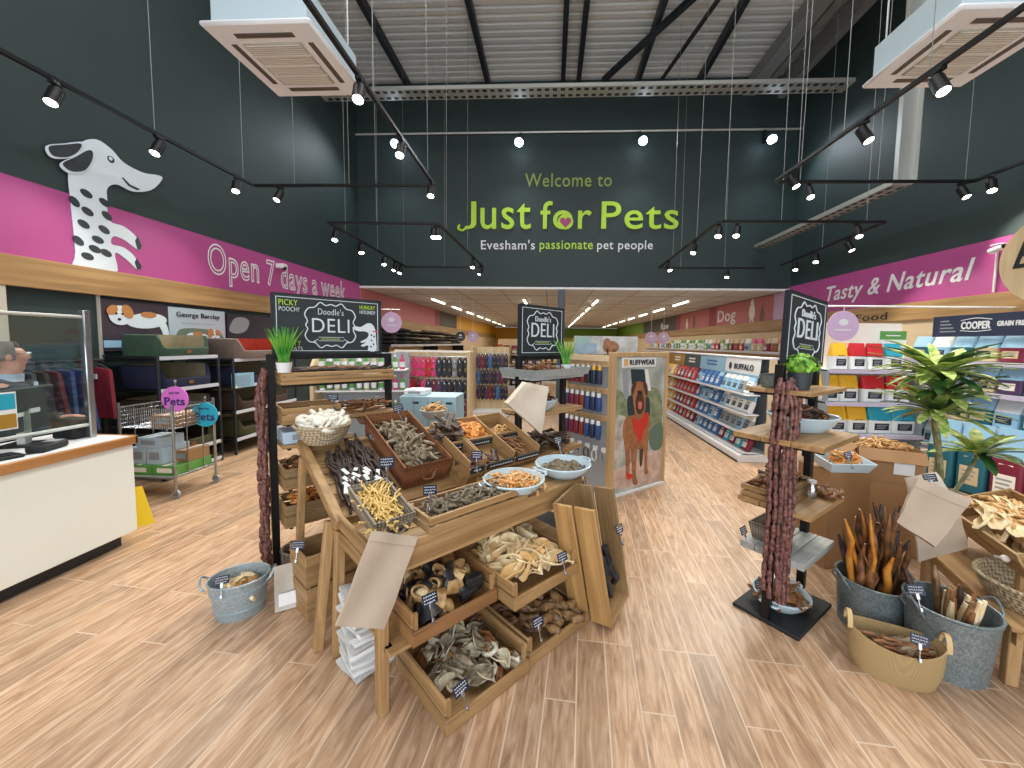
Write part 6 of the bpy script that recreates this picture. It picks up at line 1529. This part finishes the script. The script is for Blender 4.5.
h = thing('notice_panel', 'pale notice with a green heading above the shelf bay on the right', 'sign', EB @ T(.96, .40, 1.34)); part(MB().box(0, .36, 0, .012, 0, .5), 'panel', M_TAG, h); part(MB().box(0, .36, -.003, 0, .38, .5), 'green_heading', M_GREEN, h)
mb = MB()
for j in range(7): mb.box(.04, .3, -.003, 0, .06+j*.04, .075+j*.04)
part(mb, 'print_lines', M_GREYP, h); part(letters(MB(), 'Dog Food', .08, .415, .2, .04, y=-.005) if False else MB().box(.08, .28, -.005, -.002, .43, .445), 'heading_line', M_TAG, h)
# ------------------------------------------------------------------ navy wall bay of food bags along the right wall
CB = facing((5.2, 5.95, 0), (0, -1)); CWd = 2.9
t = thing('shelf_bay', 'navy headed wall bay of blue food bags along the right wall', 'shelving', CB)
part(MB().box(0, CWd, .5, .54, 0, 2.03), 'back_panel', M_NAVY, t); part(MB().box(0, CWd, -.1, .5, 0, .1), 'plinth', M_WHITE, t)
for z in (1.45, 1.08, .68, .28):
    part(MB().box(0, CWd, -.02, .5, z-.025, z, b=.003), 'shelf', M_WHITE, t); part(MB().box(0, CWd, -.034, -.02, z-.045, z+.005), 'price_strip', bpy.data.materials['lilac_strip'], t)
h = thing('header_panel', 'navy header panel with white capital lettering over the blue food bags', 'sign', CB @ T(.38, .02, 1.76)); part(MB().box(0, CWd-.38, 0, .02, 0, .27), 'panel', M_NAVY, h)
a, b = LY(CB @ T(.38, .02, 1.76), 961, 332), LY(CB @ T(.38, .02, 1.76), 991, 325)
c, d = LY(CB @ T(.38, .02, 1.76), 997, 330), LY(CB @ T(.38, .02, 1.76), 1024, 323.5)
part(letters(letters(MB(), 'COOPER', a.x, .09, b.x-a.x, .095, y=-.004, bold=.03), 'GRAIN FREE', c.x, .115, (d.x-c.x)*1.15, .06, y=-.004, bold=.03), 'lettering', M_LETW, h, smooth=0)
part(MB().tube(spl([(a.x-.01, -.004, .2), ((a.x+b.x)/2, -.004, .225), (b.x+.01, -.004, .2)], 6, False), .004, 4).tube(spl([(a.x-.01, -.004, .075), ((a.x+b.x)/2, -.004, .06), (b.x+.01, -.004, .075)], 6, False), .004, 4), 'curved_rules', M_LETW, h)
mb = MB()
for j in range(4): mb.box(.1, .1+.2*(1-.15*j), -.003, 0, .06+j*.045, .075+j*.045)
part(mb, 'small_print', M_GREYP, h)
tops = ((M_DTEAL, M_SKY, M_BEIGE), (M_SKY, M_TAG, M_NAVY), (M_DTEAL, M_SKY, M_OFFW), (M_BEIGE, M_SKY, M_NAVY), (M_MAROON, M_SKY, M_BEIGE), (M_PURP, M_SKY, M_OFFW))
for z, nm, base in ((1.45, 'top', 0), (1.08, 'second', 3), (.68, 'third', 1), (.28, 'lowest', 0)):
    for i in range(10):
        pouch(CB @ T(.15+i*.275, .14, z+.001) @ RX(R(-3)), .265, .325 if z > 1 else .36, .15, *tops[(i*(1 if z > 1.2 else 2)+base) % 6 if z > 1 else (i+base) % 4], 'sky blue food bag, %s from the far end, %s shelf, navy wall bay' % (ORD[i], nm), 'food bags in the navy wall bay', split=.52)
FB = facing((4.45, 4.75, 0), (.25, -1))
for i in range(6): pouch(FB @ T(.1+i*.28, .2, .0), .27, .78, .22, (M_DTEAL, M_DTEAL, M_MAROON, M_MAROON, M_MAROON, M_DTEAL)[i], M_SKY, (M_BEIGE, M_BEIGE, M_OFFW, M_OFFW, M_PINKP, M_OFFW)[i], 'large floor food bag before the navy wall bay, %s from far end' % ORD[i], 'large food bags on the floor', split=.6)

# ------------------------------------------------------------------ framed dog poster and the unit of leads beside it
pA, pB = ZP(608, 498), ZP(661, 482); hp_ = YP(608, 355, pA.y).z
PM = facing(pA, (pB.x-pA.x, pB.y-pA.y)); PW = (pB-pA).length
t = thing('framed_poster', 'tall framed poster of a brown dog in a red harness standing on rock', 'poster', PM)
part(MB().box(0, PW, -.01, .03, 0, hp_), 'poster_panel', mat('poster_misty', (152, 160, 150), .5, c2=(198, 204, 198), scale=5), t)
part(MB().box(-.02, .05, -.03, .035, 0, hp_+.03, b=.004).box(PW-.02, PW+.02, -.03, .035, 0, hp_+.03, b=.004).box(.05, PW-.02, -.03, .035, hp_-.02, hp_+.03, b=.004), 'oak_frame', M_TONG if False else wood('pale_oak_frame', (176, 142, 98), (208, 178, 132), 'z', .5, 18), t)
part(MB().box(0, PW, -.04, .03, 0, .02), 'foot_strip', M_WHITE, t)
def Pq(pts, k=5.12, ox=560, oy=340): return [(p.x, p.z) for p in (LY(PM, ox+x/k, oy+y/k, -.012) for x, y in pts)]
def fp(name, pts, m, y, lab=None, n=3): part(MB().poly(spl(Pq(pts), n), y, .003), name, m, t, lab, smooth=0)
fp('pictured_rock', [(258, 690), (300, 660), (420, 600), (515, 552), (515, 715), (400, 750), (258, 770)], mat('rock_print', (190, 160, 146), .6, c2=(216, 192, 178), scale=9), -.013, n=1)
fp('pictured_bush', [(262, 270), (300, 255), (340, 300), (350, 420), (300, 430), (262, 380)], mat('bush_print', (112, 126, 92), .6, c2=(150, 158, 124), scale=14), -.013)
fp('pictured_bush', [(450, 260), (500, 250), (520, 300), (520, 420), (470, 470), (440, 420)], bpy.data.materials['bush_print'], -.013)
fp('pictured_stream', [(262, 415), (330, 390), (350, 470), (330, 560), (262, 640)], mat('stone_print', (158, 154, 140), .6, c2=(206, 204, 196), scale=12), -.0135)
fp('pictured_stream', [(455, 470), (520, 420), (520, 545), (470, 560)], mat('green_water', (96, 120, 104), .6), -.0135)
fp('pictured_trunk', [(318, 150), (345, 150), (352, 300), (330, 300)], M_GREYP, -.014, n=1); fp('pictured_trunk', [(425, 150), (450, 150), (465, 260), (445, 260)], M_TAG, -.014, n=1)
fp('pictured_walker', [(362, 150), (432, 150), (440, 225), (368, 225)], mat('walker_print', (38, 56, 66)), -.015, n=1)
fp('pictured_walker', [(345, 300), (372, 290), (380, 380), (350, 390)], bpy.data.materials['walker_print'], -.015); fp('pictured_walker', [(432, 300), (456, 300), (458, 385), (436, 385)], bpy.data.materials['walker_print'], -.015)
MD1 = mat('dog_brown_print', (146, 94, 58), .5, c2=(172, 118, 78), scale=14); MD2 = mat('dog_dark_print', (84, 52, 38))
fp('pictured_dog', [(330, 410), (370, 385), (450, 380), (455, 470), (440, 540), (400, 560), (345, 550), (322, 490)], MD1, -.016)
fp('dog_leg', [(325, 500), (350, 520), (358, 600), (352, 690), (366, 705), (338, 708), (336, 600)], MD1, -.0155); fp('dog_leg', [(362, 520), (395, 530), (390, 620), (386, 690), (398, 730), (372, 735), (368, 640)], MD1, -.017)
fp('dog_leg', [(428, 500), (450, 490), (446, 580), (444, 650), (452, 678), (432, 682), (432, 600)], MD1, -.017); fp('dog_leg', [(408, 540), (425, 530), (424, 590), (418, 640), (408, 640)], MD2, -.0155)
fp('dog_harness', [(370, 392), (398, 412), (440, 372), (452, 380), (446, 430), (428, 462), (410, 526), (394, 500), (374, 440)], mat('harness_red', (206, 52, 38)), -.019, 'red harness')
fp('dog_paw_strap', [(340, 680), (368, 690), (360, 712), (338, 706)], bpy.data.materials['harness_red'], -.018)
fp('dog_head', [(372, 235), (400, 212), (430, 225), (436, 290), (430, 370), (408, 402), (386, 390), (372, 320)], MD1, -.021)
fp('dog_ear', [(372, 222), (388, 218), (380, 250), (366, 285), (362, 255)], MD2, -.023); fp('dog_ear', [(422, 218), (440, 222), (446, 260), (440, 288), (428, 252)], MD2, -.023)
fp('dog_muzzle', [(388, 290), (405, 262), (422, 290), (426, 345), (410, 378), (390, 370), (384, 330)], MD2, -.024); fp('dog_tongue', [(396, 318), (414, 318), (412, 350), (398, 350)], mat('tongue_print', (206, 120, 116)), -.026)
fp('dog_nose', [(392, 262), (406, 258), (416, 266), (408, 280), (396, 278)], M_INK, -.027)
q = Pq([(313, 142), (490, 88)]); x0, z0 = q[0]; x1, z1 = q[1]
lg = part(MB().box(x0, x1, -.022, -.015, z0-.0, z1, b=.002), 'logo_board', M_TAG, t); part(letters(MB(), 'RUFFWEAR', x0+(x1-x0)*.21, z0+(z1-z0)*.22, (x1-x0)*.74, (z1-z0)*.56, y=-.024, bold=.03), 'logo_lettering', M_INK, lg, smooth=0)
part(MB().box(x0+(x1-x0)*.05, x0+(x1-x0)*.17, -.025, -.022, z0+(z1-z0)*.15, z0+(z1-z0)*.85), 'logo_emblem', mat('emblem_amber', (222, 178, 110)), lg, smooth=0)
# unit with rolled leads
UM = facing((.20, 4.42, 0), (pA.x-.04-.20, pA.y-4.42)); UW = hypot(pA.x-.04-.20, pA.y-4.42)
t = thing('accessory_unit', 'pale oak unit of rolled dog collars beside the framed dog poster', 'display unit', UM)
M_OAKZ = bpy.data.materials['pale_oak_frame']
part(MB().box(0, UW, .02, .05, 0, 1.48), 'back_board', M_GREYP, t); part(MB().box(0, UW, .05, .45, 0, .3), 'base_box', M_WHITE, t); part(MB().box(0, UW, -.02, .05, 1.42, 1.48, b=.003), 'top_board', M_TONG, t)
TIER = ((1.37, .0, 'top'), (1.09, 0, 'middle'), (.80, 0, 'bottom'))
for z, _, nm in TIER: part(MB().box(0, UW, -.005, .02, z-.005, z+.055, b=.002), 'hook_rail', wood('rail_oak', (176, 142, 98), (208, 178, 132), 'x', .5, 18) if 'rail_oak' not in bpy.data.materials else bpy.data.materials['rail_oak'], t)
part(MB().box(0, .02, -.02, .02, 0, 1.44, b=.003), 'side_post', M_OAKZ, t)
def roll(M, m, mt, label):
    t = thing('rolled_collar', label, 'dog collar', M, 'rolled collars on the oak unit')
    part(MB().lathe([(0, 0), (.026, .004), (.03, .02), (.03, .13), (.024, .15), (0, .152)], 14), 'strap_roll', m, t); part(MB().lathe([(0, .15), (.02, .15), (.02, .19), (0, .19)], 12), 'card_top', mt, t)
    part(MB().tube([(0, 0, .185), (0, .0, .21), (0, .05, .215)], .003, 5), 'hook', M_CHROME, t)
CC = {'maroon': M_MAROON, 'rust': colr('rust_print', (130, 52, 36)), 'blue': colr('deep_blue_print', (38, 70, 128)), 'navy': M_NAVY, 'purple': M_PURP, 'black': M_BLKP}
for z, _, nm in TIER:
    for i in range(7):
        c = (('purple', 'maroon', 'maroon', 'rust', 'black', 'navy', 'navy') if nm == 'top' else ('purple', 'maroon', 'maroon', 'rust', 'blue', 'navy', 'blue'))[i]
        roll(UM @ T(.06+i*(UW-.1)/6.3, -.05, z-.19+.0), CC[c], M_YELLOW if nm == 'top' and i > 4 else M_TAG, '%s rolled collar, %s from the left in the %s row of the oak unit' % (c, ORD[i], nm))
for i in range(5):
    c = thing('coiled_lead', 'pale coiled lead, %s from the left at the foot of the oak unit' % ORD[i], 'dog lead', UM @ T(.1+i*.12, -.0, .42), 'coiled leads at the foot of the oak unit')
    part(MB().tube([(.035*cos(2*pi*k/16), -.012, .06*sin(2*pi*k/16)) for k in range(16)], .006, 5, closed=True), 'lead_coil', (M_TAG, M_GREYP, M_INK)[i % 3], c); part(MB().box(-.02, .02, -.012, .02, .05, .1), 'card_top', M_TAG, c)
a, b = YP(574, 352, 4.75), YP(638, 335, 4.75)
t = thing('picture_banner', 'long banner picture of a dog running over rocks above the accessory unit', 'banner', facing((a.x, a.y, a.z-.02), (1, 0))); w, h_ = b.x-a.x, b.z-a.z
part(MB().box(0, w, 0, .02, 0, h_), 'panel', mat('banner_rock', (176, 172, 166), .5, c2=(214, 212, 206), scale=8), t); part(MB().box(0, w*.36, -.003, 0, 0, h_*.6), 'pictured_water', mat('banner_blue', (150, 174, 190), .5, var=.1, scale=10), t)
part(MB().box(.02, w*.25, -.006, -.003, h_*.62, h_*.95), 'logo_strip', mat('strip_teal', (150, 184, 176)), t); part(MB().disc(w*.58, h_*.4, .1, .075, -.006, .004).disc(w*.52, h_*.62, .045, .06, -.008, .004).box(w*.52, w*.54, -.006, -.002, 0, h_*.3).box(w*.62, w*.64, -.006, -.002, 0, h_*.3), 'pictured_dog', MD1, t, smooth=0)
part(MB().box(.03, .06, .02, .05, -1.52, 0).box(w-.06, w-.03, .02, .05, -1.52, 0), 'banner_legs', M_GALVT, t)

# ------------------------------------------------------------------ rack of harnesses and leads, left of centre
HM = facing((-2.30, 5.6, 0), (1, 0)); t = thing('harness_rack', 'pale oak rack of hanging pink, blue and black dog harnesses left of the centre aisle', 'rack', HM); HW = 1.12
part(MB().poly([(0, 0), (.35, 0), (.35, 1.44), (.16, 1.44), (0, 1.2)], -.02, .04, RZ(R(-90)) @ T(-.02, 0, 0) @ SCL(1, 1, 1) if False else axes((0, -.33, 0), (0, 1, 0), (-1, 0, 0), (0, 0, 1))), 'side_panel', M_TONG if False else bpy.data.materials['birch_ply'], t, smooth=0)
part(MB().box(0, HW, .0, .03, 0, 1.46), 'back_board', bpy.data.materials['birch_ply'], t); part(MB().box(HW, HW+.04, -.2, .05, 0, 1.46, b=.003), 'end_panel', bpy.data.materials['birch_ply'], t)
part(MB().box(0, HW, -.02, .03, 1.44, 1.47), 'top_rail', M_OFFW, t); part(MB().box(0, HW, -.35, 0, 0, .12), 'plinth', M_WHITE, t)
for z in (1.38, 1.06, .76): part(MB().tube([(.03, -.06, z), (HW-.02, -.06, z)], .008, 6), 'hanging_bar', M_CHROME, t)
def harness(M, m, label, L=.27):
    t = thing('dog_harness', label, 'dog harness', M, 'harnesses and leads on the oak racks')
    w = .032
    part(MB().tube(spl([(0, 0, 0), (w, 0, -L*.35), (w*.9, .0, -L*.8), (0, 0, -L), (-w*.9, 0, -L*.8), (-w, 0, -L*.35)], 3), .017, 6).box(-w, w, -.008, .008, -L*.56, -L*.3).box(-w*.9, w*.9, -.008, .008, -L*.9, -L*.72), 'webbing', m, t)
    part(MB().box(-.012, .012, -.008, .004, -.06, -.02).tube([(0, 0, -.01), (0, -.01, .015), (0, .02, .012)], .004, 5), 'buckle', M_CHROME if m is not M_TAG else M_INK, t)
HC = [[M_GREYP, M_BLKP, M_GREYP, M_PINKP, M_PINKP, M_PINKP, M_RED, M_PINKP, M_NAVY, M_BLKP, M_BLKP, M_GREYP, M_BLKP, M_BLKP], [M_GREYP, M_PURP, M_PINKP, M_RED, M_MAROON, M_PINKP, M_NAVY, M_MAROON, M_PURP, M_NAVY, M_BLKP, M_BLKP, M_NAVY, M_BLKP], [M_RED, M_PINKP, M_RED, M_RED, M_PINKP, M_BLUE, M_BLUE, M_NAVY, M_BLKP, M_GREYP, M_DTEAL, M_BLKP, M_DTEAL, M_MAROON]]
CN = {'grey_print': 'grey', 'black_print': 'black', 'pink_print': 'pink', 'red_print': 'red', 'navy_print': 'navy', 'purple_print': 'purple', 'maroon_print': 'maroon', 'blue_print': 'blue', 'dark_teal_print': 'dark teal'}
for r0, (z, nm) in enumerate(((1.375, 'top'), (1.055, 'middle'), (.755, 'bottom'))):
    for i, m in enumerate(HC[r0]): harness(HM @ T(.06+i*.077, -.07+.012*(i % 2), z-.012), m, '%s dog harness, %s from the left on the %s bar of the oak rack' % (CN[m.name], ORD[i], nm), .27)
# second rack further down the aisle
H2 = facing((-1.62, 8.4, 0), (1, 0)); t = thing('harness_rack', 'second oak rack of purple and dark leads farther down the aisle', 'rack', H2)
part(MB().box(0, .72, 0, .03, 0, 1.5), 'back_board', bpy.data.materials['birch_ply'], t); part(MB().box(-.04, 0, -.4, .05, 0, 1.5), 'side_panel', bpy.data.materials['birch_ply'], t); part(MB().box(0, .72, -.4, 0, 0, .14), 'plinth', M_WHITE, t)
for z in (1.36, 1.02, .68): part(MB().tube([(0, -.06, z), (.72, -.06, z)], .008, 6), 'hanging_bar', M_CHROME, t)
for r0, (z, nm) in enumerate(((1.35, 'top'), (1.01, 'middle'), (.67, 'bottom'))):
    for i in range(8): m = (M_PURP, M_MAROON, M_NAVY, M_BLUE, M_BLKP, M_NAVY, M_PURP, M_BLKP)[(i+r0*3) % 8]; harness(H2 @ T(.06+i*.085, -.07, z-.012), m, '%s lead, %s from the left on the %s bar of the farther oak rack' % (CN[m.name], ORD[i], nm), .3)
# gondola of bottles behind the left stand
BG = facing((-3.35, 5.0, 0), (cos(R(12)), sin(R(12)))); t = thing('bottle_shelves', 'white shelves of spray bottles with a curved oak side behind the left stand', 'shelving', BG)
part(MB().poly(spl([(0, 0), (.3, 0), (.3, 1.36), (.12, 1.36), (.02, 1.26), (0, 1.1)], 1), -.02, .04, axes((.24, -.3, 0), (0, 1, 0), (-1, 0, 0), (0, 0, 1))), 'side_panel', bpy.data.materials['birch_ply'], t, smooth=0)
part(MB().box(.26, 1.4, .02, .05, 0, 1.44), 'back_panel', M_GREYP, t); part(MB().box(.26, 1.4, -.28, .02, 0, .12), 'plinth', M_WHITE, t)
for z in (1.22, .94, .6): part(MB().box(.26, 1.4, -.26, .02, z-.02, z, b=.002), 'shelf', M_WHITE, t)
def bottle(M, m, mc, label):
    t = thing('spray_bottle', label, 'bottle', M, 'bottles on the white shelves behind the left stand')
    part(MB().lathe([(0, 0), (.032, 0), (.034, .01), (.034, .12), (.014, .15), (.014, .165), (0, .165)], 12), 'bottle_body', m, t); part(MB().lathe([(0, .165), (.016, .165), (.014, .2), (0, .2)], 10), 'cap', mc, t)
    part(MB().lathe([(.0345, .03), (.0352, .03), (.0352, .1), (.0345, .1)], 12), 'bottle_label', M_TAG if m is not M_TAG else M_GREEN, t)
for z, nm, r0 in ((1.221, 'top', 0), (.941, 'middle', 1), (.601, 'lowest', 2)):
    for i in range(12): m = (M_GREEN, M_TAG, M_GREEN, M_PINKP if i > 8 else M_BEIGE)[(i+r0) % 4]; bottle(BG @ T(.33+i*.092, -.18, z), m, (M_TAG, M_PINKP)[i % 2 if i > 7 else 0], 'spray bottle, %s from the left on the %s white shelf behind the left stand' % (ORD[i], nm))
# pale blue painted box behind the table
c = YP(402, 396, 3.6); d = YP(457, 396, 3.6)
t = thing('painted_cabinet', 'pale blue painted cabinet with dark handle holes behind the central table', 'cabinet', T(c.x, 3.55, 0)); w = d.x-c.x
part(MB().box(0, w, 0, .35, 0, 1.08, b=.004), 'cabinet_body', mat('pale_blue_paint', (158, 192, 206), .5, var=.05), t)
mb = MB()
for x in (.12, .3, .44): mb.box(x, x+.06, -.003, 0, 1.01, 1.03)
part(mb, 'handle_holes', M_INK, t)
mb = MB()
for i in range(1, 4): mb.box(w*i/4-.004, w*i/4+.004, -.004, 0, .02, 1.06)
part(mb, 'board_gaps', M_GREYP, t); part(MB().box(.28, .36, -.006, 0, .93, .97), 'small_plate', M_GREYP, t)
carton(T(c.x+.02, 3.6, 1.082), .2, .22, .05, M_TAG, 'white carton lying on the pale blue cabinet')
# ------------------------------------------------------------------ cushions stacked on the far left wall shelf
SH = facing((XL+.03, 10.2, 0), (0, 1)); t = thing('wall_shelf', 'long dark wall shelf of stacked pet cushions below the pink panel on the left', 'shelf', SH)
part(MB().box(0, 9, -.62, 0, 1.46, 1.5), 'shelf_board', M_BLACKM, t); part(MB().box(0, 9, -.64, -.62, 1.44, 1.51), 'price_strip', M_SHELFE, t)
for x in (0, 4.5, 8.94): part(MB().box(x, x+.05, -.55, 0, 0, 1.46), 'upright', M_BLACKM, t)
for j in range(9):
    for i in range(4):
        m = (F_GRY, fab('charcoal_cushion', (52, 54, 60)) if 'charcoal_cushion' not in bpy.data.materials else bpy.data.materials['charcoal_cushion'], F_FAWN, F_BRN, F_OLV)[(j*2+i) % 5 if j > 1 else 1]
        solo(MB().ball((0, 0, 0), (.44, .28, .065), 18, 8), 'pet_cushion', m, 'pet cushion, %s from the bottom in the %s stack along the left wall shelf' % (ORD[i], ORD[j]), 'cushion', 'cushion stacks on the left wall shelf', SH @ T(.5+j*.98, -.31, 1.565+i*.122))
def hang_disc(px, py, Y, r, m, label):
    p = YP(px, py, Y); t = thing('hanging_round_sign', label, 'sign', T(p)); part(MB().disc(0, 0, r, r, -.006, .012, 32), 'disc', m, t, smooth=30)
    if p.y > YB: hg = MB().tube([(0, 0, r), (0, 0, 2.94-p.z)], .005, 5)
    else: hg = MB().tube([(0, 0, r), (0, 0, r+.06)], .005, 5).tube([(-.2 if p.x > 0 else .2, 0, r+.06), ((XR if p.x > 0 else XL)-p.x, 0, r+.06)], .011, 6)
    part(hg, 'hanger', M_TAG, t)
    part(MB().disc(0, r*.25, r*.3, r*.22, -.009, .003).box(-r*.5, r*.5, -.009, -.006, -r*.3, -r*.22), 'printed_mark', M_LETW if m is not M_LETW else M_LILAC, t, smooth=0)
M_DISC = mat('lilac_disc', (214, 186, 222), .5)
hang_disc(391.5, 322.5, 8.6, .235, M_DISC, 'large lilac round sign hanging over the left aisle beside the wide chalkboard')
hang_disc(460.5, 336.5, 11, .14, mat('slate_disc', (62, 70, 78)), 'dark grey round sign with an arrow hanging over the left aisle')
hang_disc(473, 337, 11, .16, M_DISC, 'lilac round sign beside the dark grey one over the left aisle')
hang_disc(651, 338, 13, .2, M_DISC, 'left lilac round sign of the pair hanging beyond the sloping rack')
hang_disc(663.5, 338, 13, .19, M_DISC, 'right lilac round sign of the pair hanging beyond the sloping rack')
hang_disc(843, 326, 5.1, .19, M_DISC, 'lilac round sign hanging over the food bags right of the chalkboard')
# ------------------------------------------------------------------ gondolas far down the shop
def gondola(x, y, w, label, sh, cols, z0=1.5, seed=1):
    Mg = facing((x, y, 0), (1, 0)); t = thing('shop_gondola', label, 'shelving', Mg); r_ = random.Random(seed)
    part(MB().box(0, w, .2, .24, 0, z0), 'back_panel', M_TONG, t); part(MB().box(0, w, -.2, .2, 0, .12), 'plinth', M_WHITE, t)
    for k in range(4): part(MB().box(0, w, -.2, .2, .12+k*.36-.02, .12+k*.36), 'shelf', M_TONG, t)
    for k in range(4):
        n = int(w/.27)
        for i in range(n): m = cols[r_.randrange(len(cols))]; pouch(Mg @ T(.16+i*w/n, -.03, .121+k*.36), .23, .30, .13, m, cols[r_.randrange(len(cols))], M_OFFW, 'distant pack, %s from the left, %s tier, on the %s' % (ORD[i], ORD[k], sh), 'packs on the distant gondolas', 'pet supply pack', 'pet_supply_pack')
gondola(-1.7, 13.5, 1.4, 'brown gondola beyond the second harness rack', 'gondola beyond the harness racks', (M_BROWNC, M_MAROON, M_BLKP, M_PURP), 1.55, 3)
gondola(-.5, 15.5, 1.4, 'gondola in the middle of the yellow section', 'middle yellow gondola', (M_BROWNC, M_BEIGE, M_YELLOW, M_GOLD, M_BLKP), 1.6, 4)
gondola(-2.9, 21, 2.0, 'far gondola before the yellow wall', 'gondola before the yellow wall', (M_YELLOW, M_RED, M_BROWNC, M_BEIGE), 1.8, 5)
gondola(1.0, 14.5, 1.5, 'gondola behind the dog banner', 'gondola behind the dog banner', (M_BEIGE, M_GREEN, M_BROWNC, M_RED), 1.5, 6)
gondola(.2, 24, 2.2, 'farthest gondola at the middle of the shop', 'farthest gondola', (M_BROWNC, M_BEIGE, M_GREYP, M_YELLOW), 1.7, 7)
